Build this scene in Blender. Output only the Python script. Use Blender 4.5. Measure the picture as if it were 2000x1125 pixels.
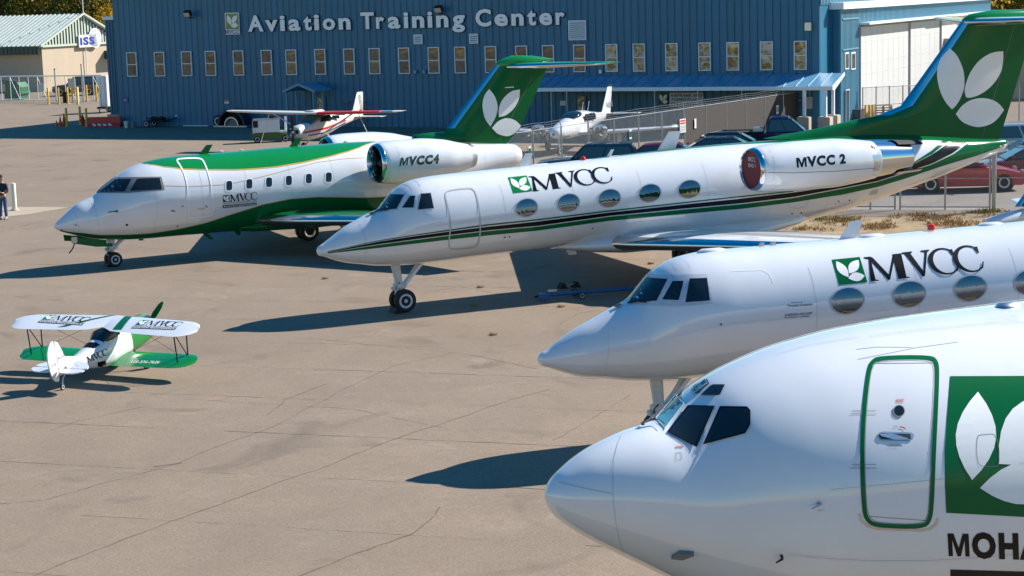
import bpy, bmesh, math, random
import numpy as np
from mathutils import Vector, Matrix
from mathutils.bvhtree import BVHTree
R = math.radians
random.seed(7)
for o in list(bpy.data.objects): bpy.data.objects.remove(o)
scene = bpy.context.scene
C = scene.collection
# ------------------------------------------------------------------ camera, sky, sun, exposure
FPX, ROLL, CAMH, HORY = 3600.0, 0.03, 8.2, -4.0
PITCH = math.atan((562.5 - HORY) / FPX)
_F = Vector((0, math.cos(PITCH), -math.sin(PITCH)))
_D = Vector((0, -math.sin(PITCH), -math.cos(PITCH)))
_R = Vector((1, 0, 0))
IU = _R * math.cos(ROLL) + _D * math.sin(ROLL)
IV = _D * math.cos(ROLL) - _R * math.sin(ROLL)
CAM = Vector((0, 0, CAMH))
cd = bpy.data.cameras.new('camera'); cam = bpy.data.objects.new('camera', cd); C.objects.link(cam)
cd.sensor_width = 36; cd.lens = 36 * FPX / 2000; cd.clip_end = 3000; cd.clip_start = .5
cam.matrix_world = Matrix(((IU.x, -IV.x, -_F.x, 0), (IU.y, -IV.y, -_F.y, 0), (IU.z, -IV.z, -_F.z, CAMH), (0, 0, 0, 1)))
scene.camera = cam
SUN_EL, SUN_AZ = 35.5, 27.0            # azimuth counted from +X towards +Y
w = bpy.data.worlds.new('World'); scene.world = w; w.use_nodes = True
nt = w.node_tree
sky = nt.nodes.new('ShaderNodeTexSky'); sky.sky_type = 'NISHITA'; sky.sun_disc = False
sky.sun_elevation = R(SUN_EL); sky.sun_rotation = R(90 - SUN_AZ)
sky.air_density = 1.4; sky.dust_density = .1; sky.ozone_density = 4.0
hs = nt.nodes.new('ShaderNodeHueSaturation'); hs.inputs['Saturation'].default_value = 1.45; nt.links.new(sky.outputs[0], hs.inputs['Color'])
nt.links.new(hs.outputs[0], nt.nodes['Background'].inputs[0])
nt.nodes['Background'].inputs[1].default_value = .072
sl = bpy.data.lights.new('sun', 'SUN'); sl.energy = 5.0; sl.angle = R(.5); sl.color = (1, .94, .85)
so = bpy.data.objects.new('sun', sl); C.objects.link(so); so.location = (60, 30, 60)
sd = Vector((math.cos(R(SUN_EL)) * math.cos(R(SUN_AZ)), math.cos(R(SUN_EL)) * math.sin(R(SUN_AZ)), math.sin(R(SUN_EL))))
so.rotation_euler = sd.to_track_quat('Z', 'Y').to_euler()
scene.view_settings.view_transform = 'Standard'; scene.view_settings.look = 'None'
scene.view_settings.exposure = .93; scene.view_settings.gamma = 1
# ------------------------------------------------------------------ pixel helpers (photo is 2000 x 1125)
def ray(x, y): return _F + IU * ((x - 1000) / FPX) + IV * ((y - 562.5) / FPX)
def GP(x, y, z=0.0):
    d = ray(x, y); return CAM + d * ((z - CAMH) / d.z)
def onplane(x, y, P, ph, off=0.0):
    a = Vector((math.cos(ph), math.sin(ph), 0)); n = Vector((-math.sin(ph), math.cos(ph), 0))
    d = ray(x, y); t = ((Vector(P) - CAM).dot(n) + off) / d.dot(n); q = CAM + d * t
    return (q - Vector(P)).dot(a), q.z
# ------------------------------------------------------------------ tagging
def tag(o, label=None, cat=None, group=None, kind=None):
    if label: o['label'] = label
    if cat: o['category'] = cat
    if group: o['group'] = group
    if kind: o['kind'] = kind
    return o
def thing(name, label, cat, loc=(0, 0, 0), rz=0.0, group=None):
    o = bpy.data.objects.new(name, None); C.objects.link(o); o.empty_display_size = .3
    o.location = loc; o.rotation_euler = (0, 0, rz)
    return tag(o, label, cat, group)
def copy_tree(o, parent=None):
    c = o.copy(); C.objects.link(c); c.parent = parent
    for ch in list(o.children): copy_tree(ch, c)
    return c
# ------------------------------------------------------------------ mesh helpers
def link(name, me, mat, parent=None):
    o = bpy.data.objects.new(name, me); C.objects.link(o)
    if mat is not None and not me.materials: me.materials.append(mat)
    if parent is not None: o.parent = parent
    return o
class MB:
    def __init__(s): s.v = []; s.f = []
    def add(s, v, f):
        b = len(s.v); s.v += [tuple(p) for p in v]; s.f += [tuple(i + b for i in q) for q in f]; return s
    def box(s, c, d, rz=0.0, ry=0.0, rx=0.0):
        m = Matrix.Rotation(rz, 3, 'Z') @ Matrix.Rotation(ry, 3, 'Y') @ Matrix.Rotation(rx, 3, 'X')
        v = [Vector(c) + m @ Vector((x * d[0] / 2, y * d[1] / 2, z * d[2] / 2)) for x in (-1, 1) for y in (-1, 1) for z in (-1, 1)]
        return s.add(v, [(0, 1, 3, 2), (4, 6, 7, 5), (0, 4, 5, 1), (2, 3, 7, 6), (0, 2, 6, 4), (1, 5, 7, 3)])
    def prism(s, poly, lo, hi, plane='xz'):
        n = len(poly)
        def m(u, v, t): return {'xz': (u, t, v), 'xy': (u, v, t), 'yz': (t, u, v)}[plane]
        v = [m(u, q, lo) for u, q in poly] + [m(u, q, hi) for u, q in poly]
        f = [tuple(range(n))[::-1], tuple(range(n, 2 * n))] + [(i, (i + 1) % n, n + (i + 1) % n, n + i) for i in range(n)]
        return s.add(v, f)
    def loft(s, rings, closed=True, cap0=True, cap1=True):
        n = len(rings[0]); v = [p for r in rings for p in r]; f = []
        for k in range(len(rings) - 1):
            for i in range(n if closed else n - 1):
                j = (i + 1) % n; f.append((k * n + i, k * n + j, (k + 1) * n + j, (k + 1) * n + i))
        if cap0: f.append(tuple(range(n))[::-1])
        if cap1: f.append(tuple(range((len(rings) - 1) * n, len(rings) * n)))
        return s.add(v, f)
    def tube(s, path, r, n=8, caps=True):
        path = [Vector(p) for p in path]; rs = r if isinstance(r, (list, tuple)) else [r] * len(path); rings = []
        for i, p in enumerate(path):
            t = (path[min(i + 1, len(path) - 1)] - path[max(i - 1, 0)]).normalized()
            u = t.orthogonal().normalized() if i == 0 else (u - t * u.dot(t)).normalized()
            b = t.cross(u)
            rings.append([p + (u * math.cos(2 * math.pi * k / n) + b * math.sin(2 * math.pi * k / n)) * rs[i] for k in range(n)])
        return s.loft(rings, True, caps, caps)
    def lathe(s, prof, o=(0, 0, 0), axis='z', n=24, cap=True):
        o = Vector(o); rings = []
        for r, h in prof:
            ring = []
            for k in range(n):
                a = 2 * math.pi * k / n; x, y = r * math.cos(a), r * math.sin(a)
                ring.append(o + Vector({'z': (x, y, h), 'y': (x, h, y), 'x': (h, x, y)}[axis]))
            rings.append(ring)
        return s.loft(rings, True, cap, cap)
    def build(s, name, mat, parent=None, smooth=None, bevel=0.0):
        me = bpy.data.meshes.new(name); me.from_pydata(s.v, [], s.f)
        bm = bmesh.new(); bm.from_mesh(me); bmesh.ops.recalc_face_normals(bm, faces=bm.faces)
        if bevel: bmesh.ops.bevel(bm, geom=[e for e in bm.edges if e.is_manifold and e.calc_face_angle(0) > .6], offset=bevel, segments=2, affect='EDGES')
        bm.to_mesh(me); bm.free()
        if smooth is not None:
            me.shade_smooth(); me.set_sharp_from_angle(angle=R(smooth))
        return link(name, me, mat, parent)
def B(name, c, d, mat, parent=None, rz=0.0, bevel=0.0, ry=0.0, rx=0.0): return MB().box(c, d, rz, ry, rx).build(name, mat, parent, 30 if bevel else None, bevel)
def T(name, path, r, mat, parent=None, n=8): return MB().tube(path, r, n).build(name, mat, parent, 40)
def P(name, poly, lo, hi, mat, parent=None, plane='xz', bevel=0.0, smooth=None): return MB().prism(poly, lo, hi, plane).build(name, mat, parent, smooth, bevel)
_AF = [(0, 0), (.008, .13), (.03, .24), (.08, .37), (.16, .46), (.3, .5), (.45, .47), (.62, .37), (.8, .21), (1, .012)]
def foil(sections, x0=0.0, x1=1.0, grow=0.0):
    """sections: (LE, TE, thickness vector); returns MB loft of symmetric aerofoil rings between chord fractions"""
    pts = [p for p in _AF if x0 <= p[0] <= x1]
    rings = []
    for le, te, tv in sections:
        le, te, tv = Vector(le), Vector(te), Vector(tv); ch = te - le; u = ch.normalized()
        up = [le + ch * x - u * (grow if x < .01 else 0) + tv * (2 * h * .5) + tv.normalized() * grow for x, h in pts]
        dn = [le + ch * x - tv * (2 * h * .5) - tv.normalized() * grow for x, h in pts[1:]]
        rings.append(up[::-1] + dn)
    return MB().loft(rings)
# ------------------------------------------------------------------ text and letter shapes (2D verts + faces)
_tc = {}
def text2d(s, bold=0.0, res=3, shear=0.0, space=1.0):
    k = (s, bold, res, shear, space)
    if k not in _tc:
        if bold and len(s) > 1: _tc[k] = compose(s, bold, res, shear); return _tc[k]
        if bold and s in 'MW':
            b0 = text2d(s, 0, res)[0]; lo, hi = b0.min(0) - (bold, 0), b0.max(0) + (bold, 0)
            pm = [(0, 0), (0, 1), (.28, 1), (.5, .36), (.72, 1), (1, 1), (1, 0), (.80, 0), (.80, .74), (.58, 0), (.42, 0), (.20, .74), (.20, 0)]
            if s == 'W': pm = [(u, 1 - t) for u, t in pm]
            f = [(0, 12, 11, 1), (1, 11, 2), (11, 10, 3, 2), (10, 9, 3), (9, 8, 4, 3), (8, 5, 4), (7, 6, 5, 8)]; _tc[k] = (lo + np.array(pm) * (hi - lo), f); return _tc[k]
        cu = bpy.data.curves.new('t', 'FONT'); cu.body = s; cu.resolution_u = res; cu.offset = bold; cu.shear = shear; cu.space_character = space
        ob = bpy.data.objects.new('t', cu); me = bpy.data.meshes.new_from_object(ob)
        v = np.array([p.co[:2] for p in me.vertices]) if len(me.vertices) else np.zeros((0, 2)); f = [tuple(p.vertices) for p in me.polygons]
        bpy.data.objects.remove(ob); bpy.data.curves.remove(cu); bpy.data.meshes.remove(me); _tc[k] = (v, f)
    return _tc[k]
def compose(s, bold, res, shear):
    vs, fs, n = [], [], 0
    for i, c in enumerate(s):
        if c == ' ': continue
        x = text2d(s[:i + 1], 0, res)[0][:, 0].max() - (lambda q: q[:, 0].max() - q[:, 0].min())(text2d(c, 0, res)[0])
        v, f = text2d(c, bold, res); v = v.copy(); v[:, 0] += x - text2d(c, 0, res)[0][:, 0].min() + bold * 1.6 * i
        if shear: v[:, 0] += v[:, 1] * shear
        vs.append(v); fs += [tuple(j + n for j in q) for q in f]; n += len(v)
    return np.concatenate(vs), fs
def norm2d(vf):
    v, f = vf; lo, hi = v.min(0), v.max(0); return (v - lo) / (hi - lo), f
def leaf(p0, p1, b1, b2, n=9):
    p0, p1 = np.array(p0, float), np.array(p1, float); d = p1 - p0; pr = np.array([-d[1], d[0]])
    a = [p0 + d * t + pr * b1 * math.sin(math.pi * t) ** .9 for t in np.linspace(0, 1, n)]
    b = [p0 + d * t - pr * b2 * math.sin(math.pi * t) ** .9 for t in np.linspace(1, 0, n)[1:-1]]
    return [tuple(q) for q in a + b]
LOGO = [leaf((.14, .92), (.40, .26), .22, .24), leaf((.92, .88), (.46, .40), .24, .26), leaf((.38, .22), (.97, .26), .30, .28)]
def serif_mvcc():
    """letters M V C C with bracketed serifs, as simple polygons in a 0..W x 0..1 box"""
    out = []
    def Mm(x):
        out.extend([[(x, .97), (x + .20, .97), (x + .27, .9), (x + .60, .16), (x + .56, 0), (x + .52, 0), (x + .14, .86), (x, .93)],
                    [(x + .54, .06), (x + .58, .0), (x + .62, .12), (x + .93, .9), (x + .98, .97), (x + .88, .97)],
                    [(x + .86, .97), (x + 1.12, .97), (x + 1.12, .93), (x + 1.04, .9), (x + 1.07, .06), (x + 1.15, .03), (x + 1.15, 0), (x + .82, 0), (x + .82, .03), (x + .90, .06)],
                    [(x + .13, .88), (x + .185, .78), (x + .155, .06), (x + .24, .03), (x + .24, 0), (x + .0, 0), (x + .0, .03), (x + .10, .06)]])
    def V(x):
        out.extend([[(x, 1), (x + .34, 1), (x + .34, .96), (x + .27, .93), (x + .53, .14), (x + .50, 0), (x + .44, 0), (x + .08, .93), (x, .96)],
                    [(x + .47, .05), (x + .50, 0), (x + .55, .12), (x + .82, .92), (x + .90, .96), (x + .90, 1), (x + .62, 1), (x + .62, .96), (x + .74, .92)]])
    def Cc(x):
        o, i = [], []
        for k in range(25):
            t = R(48 + k * (312 - 48) / 24)
            o.append((x + .5 + .5 * math.cos(t), .5 + .52 * math.sin(t))); i.append((x + .545 + .385 * math.cos(t), .5 + .46 * math.sin(t)))
        out.append(o + i[::-1])
        out.append([(x + .80, .93), (x + .87, .93), (x + .87, .68), (x + .83, .68), (x + .75, .86)])
        out.append([(x + .78, .10), (x + .84, .10), (x + .92, .34), (x + .885, .35)])
    Mm(0); out[:] = [[(u * 1.12, v) for u, v in p] for p in out]; V(1.28); Cc(2.04); Cc(2.84)
    return [[(u / 3.76, v) for u, v in p] for p in out]
SERIF = serif_mvcc()
def H4(quad):
    """homography from unit square (0,0),(1,0),(1,1),(0,1) = BL,BR,TR,TL to pixel quad"""
    A = []; b = []
    for (u, v), (x, y) in zip(((0, 0), (1, 0), (1, 1), (0, 1)), quad):
        A += [[u, v, 1, 0, 0, 0, -u * x, -v * x], [0, 0, 0, u, v, 1, -u * y, -v * y]]; b += [x, y]
    h = np.linalg.solve(np.array(A, float), np.array(b, float))
    return lambda u, v: ((h[0] * u + h[1] * v + h[2]) / (h[6] * u + h[7] * v + 1), (h[3] * u + h[4] * v + h[5]) / (h[6] * u + h[7] * v + 1))
def cut2d(polys, cell, faces=None):
    bm = bmesh.new()
    if faces is not None:
        vs = [bm.verts.new((p[0], p[1], 0)) for p in polys]
        for f in faces:
            try: bm.faces.new([vs[i] for i in f])
            except ValueError: pass
    else:
        for p in polys: bm.faces.new([bm.verts.new((q[0], q[1], 0)) for q in p])
    if cell:
        bmesh.ops.triangulate(bm, faces=bm.faces[:])
        for ax in (0, 1):
            c = [v.co[ax] for v in bm.verts]; lo, hi = min(c), max(c)
            k = math.floor(lo / cell) + 1
            while k * cell < hi:
                co = [0, 0, 0]; no = [0, 0, 0]; co[ax] = k * cell; no[ax] = 1
                bmesh.ops.bisect_plane(bm, geom=bm.verts[:] + bm.edges[:] + bm.faces[:], plane_co=co, plane_no=no); k += 1
    bm.verts.index_update()
    v = [(q.co.x, q.co.y) for q in bm.verts]; f = [tuple(x.index for x in q.verts) for q in bm.faces]; bm.free()
    return v, f
def smooth_poly(pts, it=2):
    for _ in range(it):
        n = len(pts); q = []
        for i in range(n):
            a, b = pts[i], pts[(i + 1) % n]; q += [(a[0] * .75 + b[0] * .25, a[1] * .75 + b[1] * .25), (a[0] * .25 + b[0] * .75, a[1] * .25 + b[1] * .75)]
        pts = q
    return pts
def soft_leaf(pts):
    """Catmull-Rom through the outline, keeping the two pointed tips sharp"""
    n = len(pts); P_ = [np.array(p, float) for p in pts]
    turn = [abs(((lambda u, v: math.acos(max(-1, min(1, float(u @ v) / (np.hypot(*u) * np.hypot(*v) + 1e-9)))))(P_[i] - P_[i - 1], P_[(i + 1) % n] - P_[i]))) for i in range(n)]
    tips = set(sorted(range(n), key=lambda i: -turn[i])[:2]); out = []
    for i in range(n):
        a, b = P_[i], P_[(i + 1) % n]; p0 = P_[i - 1] if i not in tips else a * 2 - b; p3 = P_[(i + 2) % n] if (i + 1) % n not in tips else b * 2 - a
        for t in (0, .25, .5, .75): out.append(tuple(.5 * ((2 * a) + (b - p0) * t + (2 * p0 - 5 * a + 4 * b - p3) * t * t + (3 * a - p0 - 3 * b + p3) * t ** 3)))
    return out
class Surf:
    """a part's surface (in its root's local frame) that pixel rays can be cast onto, to lay paint, glass and letters on it"""
    def __init__(s, obj, root):
        me = obj.data; s.root = root
        s.bvh = BVHTree.FromPolygons([v.co.copy() for v in me.vertices], [tuple(p.vertices) for p in me.polygons])
        s.M = Matrix.Translation(root.location) @ root.rotation_euler.to_matrix().to_4x4(); s.Mi = s.M.inverted()
    def hit(s, x, y):
        o = s.Mi @ CAM; d = (s.Mi.to_3x3() @ ray(x, y)).normalized()
        p, n, i, t = s.bvh.ray_cast(o, d)
        if p is None: return None
        if n.dot(d) > 0: n = -n
        return p, n
    def decal(s, name, polys, mat, off=.005, cell=9, faces=None, parent=None, mirror=False, H=None, smooth=True):
        if H and not faces: polys = [[H(*q) for q in p] for p in polys]
        elif H: polys = [H(*q) for q in polys]
        v, f = cut2d(polys, cell, faces)
        hits = [s.hit(*q) for q in v]
        idx = {}; vv = []; nn = []
        for i, h in enumerate(hits):
            if h: idx[i] = len(vv); vv.append(h[0] + h[1] * off); nn.append(h[1])
        ff = []
        for q in f:
            if all(i in idx for i in q):
                q = [idx[i] for i in q]; a, b, c = vv[q[0]], vv[q[1]], vv[q[2]]
                if (b - a).cross(c - a).dot(nn[q[0]]) < 0: q = q[::-1]
                ff.append(q)
        if not ff: print('EMPTY DECAL', name); return None
        par = parent or s.root
        def mk(vs, fs):
            me = bpy.data.meshes.new(name); me.from_pydata([tuple(p) for p in vs], [], fs)
            if smooth: me.shade_smooth()
            return link(name, me, mat, par)
        o = mk(vv, ff)
        if mirror: mk([(p.x, -p.y, p.z) for p in vv], [q[::-1] for q in ff])
        return o
    def stroke(s, name, pts, wd, mat, off=.006, closed=False, cell=9, **k):
        if closed and len(pts) > 6: pts = smooth_poly(pts, 2)
        pts = [np.array(p, float) for p in pts]; n = len(pts); L_, R_ = [], []
        for i in range(n):
            a = pts[(i - 1) % n] if closed or i else pts[i]; b = pts[(i + 1) % n] if closed or i < n - 1 else pts[i]
            t = b - a; t /= np.hypot(*t) + 1e-9; nn = np.array([-t[1], t[0]]) * wd / 2
            L_.append(tuple(pts[i] + nn)); R_.append(tuple(pts[i] - nn))
        m = n if closed else n - 1
        v = L_ + R_; f = [(i, (i + 1) % n, n + (i + 1) % n, n + i) for i in range(m)]
        return s.decal(name, v, mat, off, cell, faces=f, **k)
    def strip(s, name, top, bot, mat, off=.005, n=60, cell=None, **k):
        """band between two pixel polylines given as (x,y) lists"""
        def samp(pl):
            pl = np.array(pl, float); d = np.r_[0, np.cumsum(np.hypot(*np.diff(pl, axis=0).T))]; q = np.linspace(0, d[-1], n)
            return list(zip(np.interp(q, d, pl[:, 0]), np.interp(q, d, pl[:, 1])))
        a, b = samp(top), samp(bot); m = 4
        v = [(p[0] + (q[0] - p[0]) * j / m, p[1] + (q[1] - p[1]) * j / m) for p, q in zip(a, b) for j in range(m + 1)]
        f = [(i * (m + 1) + j, i * (m + 1) + j + 1, (i + 1) * (m + 1) + j + 1, (i + 1) * (m + 1) + j) for i in range(n - 1) for j in range(m)]
        return s.decal(name, v, mat, off, None, faces=f, **k)
    def text(s, name, string, quad, mat, off=.006, bold=0.0, cell=9, shear=0.0, **k):
        v, f = norm2d(text2d(string, bold, 3, shear)); return s.decal(name, v, mat, off, cell, faces=f, H=H4(quad), **k)
    def logo(s, quad, green, white, mv=True):
        h = H4(quad)
        sq = s.decal('logo_square', [[(0, 0), (1, 0), (1, 1), (0, 1)]], green, .005, 9, H=h)
        s.decal('logo_leaf', LOGO, white, .009, 9, H=h, parent=sq); return sq
    def mvcc(s, quad, mat, off=.006):
        h = H4(quad); o = None
        for i, p in enumerate(SERIF):
            q = s.decal('lettering', [p], mat, off + .0006 * i, 9, H=h, parent=None) if o is None else s.decal('stroke', [p], mat, off + .0006 * i, 9, H=h, parent=o)
            o = o or q
        return o
def pch(xs, ys, x):
    xs = np.asarray(xs, float); ys = np.asarray(ys, float); x = np.asarray(x, float)
    h = np.diff(xs); d = np.diff(ys) / h; m = np.zeros_like(ys)
    with np.errstate(all='ignore'): m[1:-1] = np.where(d[:-1] * d[1:] > 0, 2 * d[:-1] * d[1:] / (d[:-1] + d[1:]), 0)
    m[0] = d[0]; m[-1] = d[-1]
    i = np.clip(np.searchsorted(xs, x) - 1, 0, len(xs) - 2); t = (x - xs[i]) / h[i]
    return (2 * t**3 - 3 * t**2 + 1) * ys[i] + (t**3 - 2 * t**2 + t) * h[i] * m[i] + (-2 * t**3 + 3 * t**2) * ys[i + 1] + (t**3 - t**2) * h[i] * m[i + 1]
class Fus(Surf):
    """lofted body of revolution-like sections: local x aft, y starboard, z up"""
    def __init__(s, name, root, S, zt, zb, mat, wk=None, y0=0.0, nr=150, na=72, cap=True, power=1.0):
        s.S, s.zt, s.zb, s.y0 = S, zt, zb, y0; s.wk = wk or [1.0] * len(S)
        q = np.linspace(0, 1, nr) ** 1.6; ss = S[0] + (S[-1] - S[0]) * q
        rings = [[s.pt(x, 2 * math.pi * k / na) for k in range(na)] for x in ss]
        s.obj = MB().loft(rings, True, cap, cap).build(name, mat, root, 50)
        super().__init__(s.obj, root)
    def pt(s, x, th, off=0.0):
        t, b = float(pch(s.S, s.zt, x)), float(pch(s.S, s.zb, x)); h = (t - b) / 2; wd = h * float(pch(s.S, s.wk, x))
        return Vector((x, s.y0 + (wd + off) * math.cos(th), (t + b) / 2 + (h + off) * math.sin(th)))
    def ang(s, p):
        t, b = float(pch(s.S, s.zt, p.x)), float(pch(s.S, s.zb, p.x)); h = (t - b) / 2; wd = h * float(pch(s.S, s.wk, p.x))
        return math.atan2((p.z - (t + b) / 2) / h, (p.y - s.y0) / wd) % (2 * math.pi)
    def patch(s, name, xs, lo, hi, mat, off=.004, m=20, **k):
        n = len(xs); v = [s.pt(x, a + (b - a) * j / m, off) for x, a, b in zip(xs, lo, hi) for j in range(m + 1)]
        f = [(i * (m + 1) + j, i * (m + 1) + j + 1, (i + 1) * (m + 1) + j + 1, (i + 1) * (m + 1) + j) for i in range(n - 1) for j in range(m)]
        mb = MB().add(v, f); o = mb.build(name, mat, s.root, 60); return o
# ------------------------------------------------------------------ materials
def mat(name, col, rough=.5, metal=0.0, var=0.0, vs=3.0, bump=0.0, bs=40.0, coat=0.0, spec=.5, emit=0.0):
    m = bpy.data.materials.new(name); m.use_nodes = True; n = m.node_tree; b = n.nodes['Principled BSDF']
    b.inputs['Base Color'].default_value = (*col, 1); b.inputs['Roughness'].default_value = rough; b.inputs['Metallic'].default_value = metal
    b.inputs['Coat Weight'].default_value = coat; b.inputs['Coat Roughness'].default_value = .025; b.inputs['Coat IOR'].default_value = 1.6; b.inputs['Specular IOR Level'].default_value = spec
    if emit: b.inputs['Emission Color'].default_value = (*col, 1); b.inputs['Emission Strength'].default_value = emit
    if var or bump: tc = n.nodes.new('ShaderNodeTexCoord')
    if var:
        tx = n.nodes.new('ShaderNodeTexNoise'); tx.inputs['Scale'].default_value = vs; tx.inputs['Detail'].default_value = 6; tx.inputs['Roughness'].default_value = .65
        n.links.new(tc.outputs['Object'], tx.inputs['Vector'])
        mr = n.nodes.new('ShaderNodeMapRange'); mr.inputs['From Min'].default_value = .3; mr.inputs['From Max'].default_value = .7
        mr.inputs['To Min'].default_value = 1 - var; mr.inputs['To Max'].default_value = 1 + var; n.links.new(tx.outputs['Fac'], mr.inputs['Value'])
        hs = n.nodes.new('ShaderNodeHueSaturation'); hs.inputs['Color'].default_value = (*col, 1); n.links.new(mr.outputs[0], hs.inputs['Value'])
        n.links.new(hs.outputs[0], b.inputs['Base Color'])
    if bump:
        t2 = n.nodes.new('ShaderNodeTexNoise'); t2.inputs['Scale'].default_value = bs; t2.inputs['Detail'].default_value = 5
        n.links.new(tc.outputs['Object'], t2.inputs['Vector'])
        bp = n.nodes.new('ShaderNodeBump'); bp.inputs['Strength'].default_value = bump; bp.inputs['Distance'].default_value = .05
        n.links.new(t2.outputs['Fac'], bp.inputs['Height']); n.links.new(bp.outputs[0], b.inputs['Normal'])
    return m
def per_piece(m, amt):
    """small tone step from sheet to sheet of one cladding"""
    n = m.node_tree; b = n.nodes['Principled BSDF']; src = b.inputs['Base Color'].links[0].from_socket; oi = n.nodes.new('ShaderNodeObjectInfo'); mr = n.nodes.new('ShaderNodeMapRange'); mr.inputs[3].default_value = 1 - amt; mr.inputs[4].default_value = 1 + amt
    h = n.nodes.new('ShaderNodeHueSaturation'); n.links.new(oi.outputs['Random'], mr.inputs[0]); n.links.new(mr.outputs[0], h.inputs['Value']); n.links.new(src, h.inputs['Color']); n.links.new(h.outputs[0], b.inputs['Base Color']); return m
M = dict(
    white=mat('white_paint', (.71, .72, .745), .08, var=.045, vs=.7, bump=.022, bs=1.0, coat=.8, spec=.6),
    green=mat('green_paint', (.004, .115, .034), .14, var=.06, vs=1.5, bump=.01, bs=1.5, coat=.0, spec=.2),
    green_l=mat('bright_green_paint', (.006, .20, .035), .14, var=.04, coat=.3),
    black=mat('black_paint', (.006, .006, .007), .25, spec=.2), gold=mat('gold_line', (.55, .33, .05), .3),
    decalw=mat('white_lettering', (.82, .83, .84), .3), grey_l=mat('door_outline_grey', (.42, .44, .46), .35),
    seam=mat('skin_seam', (.5, .51, .52), .4), line=mat('panel_gap', (.16, .17, .18), .5), chrome=mat('polished_metal', (.62, .63, .64), .12, 1.0, bump=.01, bs=4),
    alu=mat('dull_metal', (.52, .54, .56), .35, 1.0, var=.12, vs=8), steel=mat('galvanised_steel', (.42, .43, .44), .42, .85, var=.15, vs=9),
    glass=mat('dark_glass', (.012, .016, .018), .03, spec=.7), cabin=mat('cabin_window_glass', (.20, .21, .22), .07, 1.0, bump=.02, bs=3),
    teal=mat('tinted_windscreen', (.10, .30, .36), .06, spec=.8), rubber=mat('tyre_rubber', (.014, .014, .015), .7, var=.2, vs=20),
    rim=mat('white_wheel_rim', (.62, .64, .66), .35), dark=mat('dark_recess', (.012, .012, .013), .8), gear=mat('gear_leg_enamel', (.58, .59, .58), .35, var=.12, vs=12),
    red=mat('red_paint', (.55, .022, .014), .35, var=.1), redcover=mat('red_canvas_cover', (.19, .02, .025), .7, var=.15, vs=8, bump=.2, bs=6),
    beacon=mat('red_beacon_glass', (.7, .02, .01), .1), yellow=mat('yellow_bollard_paint', (.82, .47, .01), .45, var=.1, vs=4),
    cream=mat('cream_bollard_paint', (.70, .66, .52), .5, var=.08), orange=mat('orange_cone', (.72, .09, .02), .6, var=.1),
    bwhite=mat('white_metal_trim', (.74, .78, .82), .4, var=.05), letter=mat('white_letter_face', (.86, .88, .90), .35),
    navy=mat('navy_edge_shade_and_shell', (.006, .016, .035), .5), logo_blue=mat('sign_blue', (.02, .03, .30), .4), sign_w=mat('sign_white', (.66, .68, .70), .45),
    concrete=mat('cast_concrete', (.42, .36, .29), .85, var=.12, vs=2, bump=.3, bs=15), tan=mat('tan_block_wall', (.46, .37, .27), .8, var=.05, vs=1.2),
    roofw=mat('pale_metal_roof', (.50, .55, .50), .38, var=.05, vs=.6), dgreen=mat('dark_green_trim', (.012, .045, .042), .4),
    wood=mat('pallet_wood', (.34, .22, .11), .8, var=.25, vs=6), olive=mat('cart_green', (.045, .115, .02), .4, var=.1, vs=4), plastic=mat('grey_plastic', (.18, .18, .18), .6),
    teal_bin=mat('green_bin', (.03, .14, .06), .5, var=.12), skin=mat('skin', (.42, .24, .17), .5), jeans=mat('denim', (.045, .10, .22), .85, var=.15, vs=15, bump=.3),
    jacket=mat('dark_jacket', (.014, .014, .028), .8, var=.2, vs=8), hair=mat('dark_hair', (.025, .017, .012), .6), towblue=mat('blue_towbar', (.015, .10, .28), .45, var=.15),
    lens=mat('lamp_lens', (.55, .53, .45), .15))
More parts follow.
